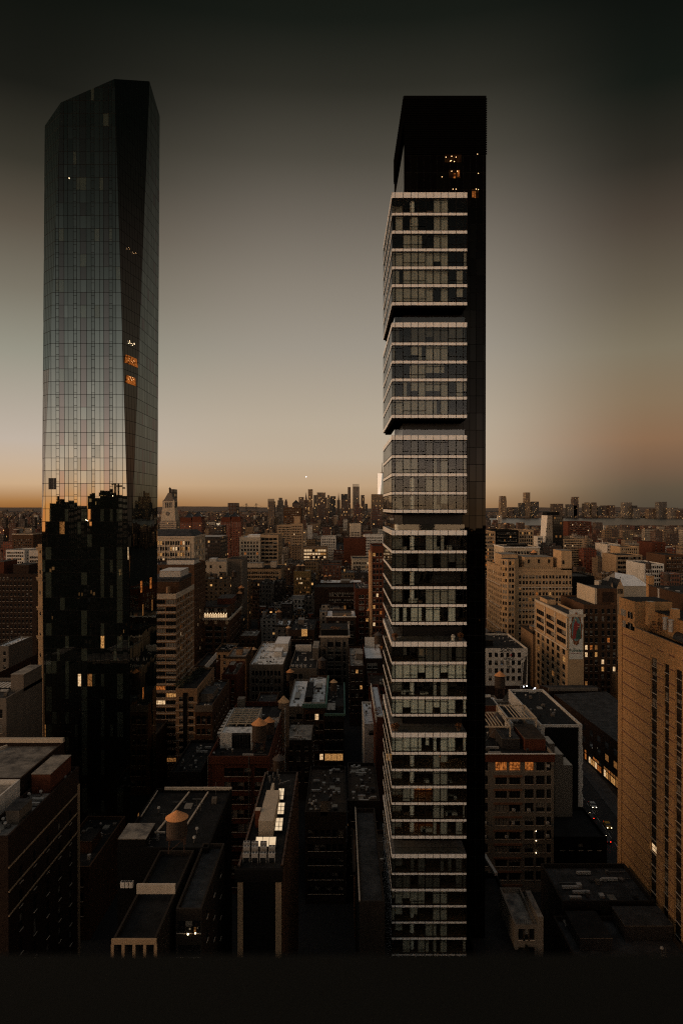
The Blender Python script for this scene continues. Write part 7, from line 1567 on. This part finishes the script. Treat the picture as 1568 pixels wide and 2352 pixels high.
# ------------------------------------------------------------------ cars
def cars():
    kids = {}; protos = {}
    def proto(paint):
        r = thing('car', 'car', 'car', (0, 0, 0), 'cars on the street below'); THINGS.pop(); ks = []
        b = MB(); prof = [(-2.2, .35), (2.2, .35), (2.25, .75), (1.2, .95), (.6, 1.45), (-1.1, 1.48), (-1.9, 1.0), (-2.25, .9)]
        n = len(prof)
        for i in range(n): a, c = prof[i], prof[(i + 1) % n]; b.poly([(-.88, a[0], a[1]), (.88, a[0], a[1]), (.88, c[0], c[1]), (-.88, c[0], c[1])], 'pane_dark' if i in (3, 5) else paint)
        b.poly([(-.88, *p) for p in prof], paint); b.poly([(.88, *p) for p in prof][::-1], paint); ks.append(b.build('body', r))
        b = MB()
        for s in (-.885, .885): b.poly([(s, -1.5, 1.02), (s, 1.0, 1.0), (s, .55, 1.38), (s, -1.05, 1.4)], 'pane_dark')
        ks.append(b.build('side_window', r))
        for s in (-.9, .9):
            for y in (-1.35, 1.4):
                b = MB(); i0 = len(b.v); k = b.mi('rubber'); m_ = 10
                for sx in (-.1, .1):
                    for j in range(m_): b.v.append((s + sx, y + .33 * cos(2 * pi * j / m_), .33 + .33 * sin(2 * pi * j / m_)))
                for j in range(m_): b.f.append((j, (j + 1) % m_, m_ + (j + 1) % m_, m_ + j)); b.m.append(k)
                b.f.append(tuple(range(m_))); b.m.append(k); b.f.append(tuple(range(m_, 2 * m_))); b.m.append(k); ks.append(b.build('wheel', r))
            b = MB(); b.box(s * .72 - .14, s * .72 + .14, 2.2, 2.3, .6, .78, 'head_light'); ks.append(b.build('headlight', r)); b = MB(); b.box(s * .74 - .12, s * .74 + .12, -2.32, -2.22, .7, .88, 'tail_light'); ks.append(b.build('tail_light', r))
        return r, ks
    spots = []
    for i, (y, lane, away) in enumerate(((208, 1.2, 1), (214, 5.0, 0), (226, 1.4, 1), (236, 5.1, 0), (243, 1.2, 1), (252, 5, 0), (263, 1.3, 1), (280, 5.2, 0), (296, 1.2, 1), (312, 5, 0))): spots.append((82 + (y - 165) * .0545 + lane + 1.2, y, away, 'on the avenue below the tan brick slab'))
    q = random.Random(2)
    for i in range(16): spots.append((q.choice([-14, -10.5, -5, -1.5]), 1180 + i * 40 + q.uniform(-8, 8), q.random() < .6, 'on the distant avenue right of the glowing store'))
    names = {'car_dark': 'dark', 'car_light': 'pale', 'car_yellow': 'yellow'}
    for i, (x, y, away, where) in enumerate(spots):
        p = ['car_dark', 'car_light', 'car_dark', 'car_yellow'][i % 4]
        lab = f"{names[p]} car with {'red tail lights' if away else 'bright headlights'} {where}"
        if p not in protos: protos[p] = proto(p); r = protos[p][0]; r.location = (x, y, .04); r['label'] = lab; THINGS.append(r)
        else: r = copy_tree(protos[p][0], [(k, []) for k in protos[p][1]], (x, y, .04), 0, lab)
        r.rotation_euler = (0, 0, (0 if away else pi) - (.0545 if y < 400 else 0)); r['group'] = 'cars on the street below' if y < 400 else 'cars on the distant avenue'

# ------------------------------------------------------------------ the roof we stand on, and what is mirrored or added behind it
def behind():
    t = thing('viewpoint_building', 'dark parapet of the roof terrace running along the bottom of the picture', 'building', (0, -12, 0))
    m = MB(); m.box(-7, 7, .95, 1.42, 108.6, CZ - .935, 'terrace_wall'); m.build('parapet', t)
    m = MB(); m.box(-7, 7, -12, 1.4, 0, 108.5, 'dark_stone', 'roof_tar'); m.build('wall', t)
    m = MB(); m.box(1, 6, -11, -6, 108.5, 112, 'brick_dark', 'roof_tar'); m.build('roof_house', t)
    for i, (x0, x1, y0, y1, z, c) in enumerate(((-167, -147, -60, -30, 119, (.06, .045, .035)), (-120, -70, -45, -8, 60, (.2, .12, .08)), (-62, -38, -40, 0, 50, (.14, .1, .08)), (40, 75, -40, -4, 50, (.16, .12, .1)), (-195, -180, -60, -30, 113, (.06, .045, .035)), (90, 140, -80, -40, 70, (.12, .09, .07)))):  # mirrored silhouettes, plus unseen neighbours added to block low sky light
        b = MB(); b.box(x0, x1, y0, y1, 0, z, 'fac_loft', bottom=False); b.box(x0 + 3, x0 + 9, y0 + 6, y0 + 16, z, z + 3.5, 'fac_loft', bottom=False)
        if i == 0: b.box(x0 + 11, x0 + 12, y0 + 6, y0 + 7, z, z + 9, 'brick_dark'); b.box(x0 + 9, x0 + 15, y0 + 6, y0 + 9, z + 6, z + 7, 'brick_dark')
        o = b.build('loft_building', None, ((x0 + x1) / 2, (y0 + y1) / 2, 0)); o.color = (*c, 1)
        tag(o, ['dark building with a roof mast mirrored in the faceted tower', 'broad low building added behind the viewer for reflection and shade', 'dark building added beside the roof terrace for reflection and shade', 'building added behind the roof terrace for reflection and shade', 'slim block mirrored near the left edge of the faceted tower', 'dark block added behind the terrace for reflection and shade'][i], 'building', 'buildings seen only as reflections')

def behind_mass():  # unseen blocks added to break up the reflections in the glass towers
    q = random.Random(14); m = MB(); y = -75
    while y > -1500:
        x = -800
        while x < 250:
            w = q.uniform(9, 26); h = min(q.lognormvariate(3.3, .45), 88)
            if not (y > -95 and -200 < x < -140): m.box(x, x + w, y - q.uniform(14, 26), y, 0, h, 'fac_mass%d' % q.choice([0, 1, 2, 3, 4, 5]), bottom=False)
            x += w + (1 if q.random() < .75 else 12)
        y -= 34 - y * .03
    o = m.build('added_rooftops'); o['kind'] = 'stuff'; o['label'] = 'invented city rooftops added for the reflections in the glass towers'

def far_mass(mass):
    q = random.Random(8); y = 1850
    def bank(x): return 9e9 if x < 800 else 3650 if x < 850 else 3500 - (x - 1080) * 1.05 if x < 1500 else 3050 - (x - 1500) * .27
    while y < 6900:
        x = -y * .54
        while x < y * .54:
            w = q.uniform(8, 20) * (1 + y / 12000); x0 = x; x += w + (1 if q.random() < .75 else q.uniform(10, 40))
            u = U0 + x0 / y * F
            if 90 < u < 355 or 900 < u < 1105 or y > bank(x0 + w) - 60: continue
            if not free(x0, x0 + w, y, y + 35): continue
            if -22 < x0 + w and x0 < 8 and y < 2100: continue
            h = q.lognormvariate(3.1, .4) * (1.0 if u > 350 else .8)
            if q.random() < .04: h = q.uniform(45, 75)
            h = min(h, 80, CZ - (1184 - V0) / F * y) if y < 3500 else min(h, 60)
            if u > 1150: h = min(h, max(9, CZ - (1207 - V0) / F * y))
            mass.box(x0, x0 + w, y, y + q.uniform(12, 26), 0, max(7, h), 'fac_mass%d' % q.choice([0, 0, 1, 2, 3, 3, 4, 5]), bottom=False)
        y += 20 + y * .01
    o = mass.build('distant_rooftops'); o['kind'] = 'stuff'; o['label'] = 'mass of small far-off rooftops between the city blocks and the skyline'
    far = MB(); y = 7000
    while y < 14000:
        x = -y * .54
        while x < y * .54:
            w = q.uniform(40, 160); x0 = x; x += w + q.uniform(5, 120); u = U0 + x0 / y * F
            if 90 < u < 355 or 880 < u < 1115 : continue
            far.box(x0, x0 + w, y, y + 60, 0, q.uniform(8, 26) if u > 1100 or q.random() < .93 else q.uniform(30, 70), 'fac_mass%d' % q.choice([0, 1, 2, 3, 5]), bottom=False)
        y += 330
    o = far.build('far_shore_buildings'); o['kind'] = 'stuff'; o['label'] = 'low buildings on the far shore under the horizon'

def haze():
    b = MB(); m, nt, out = newmat('haze'); t = NT(nt); v = t.n('ShaderNodeVolumePrincipled'); v.inputs['Color'].default_value = (.85, .72, .6, 1); v.inputs['Density'].default_value = HAZE_D; v.inputs['Anisotropy'].default_value = .2
    nt.links.new(v.outputs[0], out.inputs['Volume']); M['haze'] = m
    b.box(-9000, 9000, -500, 17000, -1, 430, 'haze'); o = b.build('haze'); o['kind'] = 'stuff'
HAZE_D = 0

# ------------------------------------------------------------------ assemble
setup_world(); setup_light_camera(); setup_ground()
faceted_tower(); stacked_tower(); near_buildings(); brick_with_pergola(); skylight_building(); left_side(); right_side(); skylines(); tanks()
for i, (u, v, Y, h, m2) in enumerate(((700, 1288, 1230, 17, None), (712, 1290, 1210, 15, 'leaf_autumn'), (726, 1287, 1225, 18, None), (741, 1290, 1190, 16, 'leaf_autumn'), (756, 1287, 1235, 17, None), (688, 1291, 1180, 14, 'leaf_autumn'))):
    tree(X(u, Y), Y, h, ['dark tree', 'russet tree', 'tall dark tree', 'autumn tree', 'dark leafy tree', 'low russet tree'][i] + ' in the square in front of the glowing store', 'leaf_dark', m2, 'trees on the square', 420)
    FOOT.append((X(u, Y) - 9, X(u, Y) + 9, Y - 9, Y + 9))
fill_near(); fill_far()
q_ = random.Random(6); q_.shuffle(EXTRA_TANKS)
for u, v, w, Y, k in EXTRA_TANKS[:38]: tank(u, v, w, Y, {'orange': 'orange-coned', 'tan': 'tan-coned', 'dark': 'dark-coned'}[k] + ' small water tank on the ' + zone(u, v), k)
cars(); behind(); behind_mass()
MASS = MB(); cull(MASS); far_mass(MASS); unique_labels()
if HAZE_D: haze()
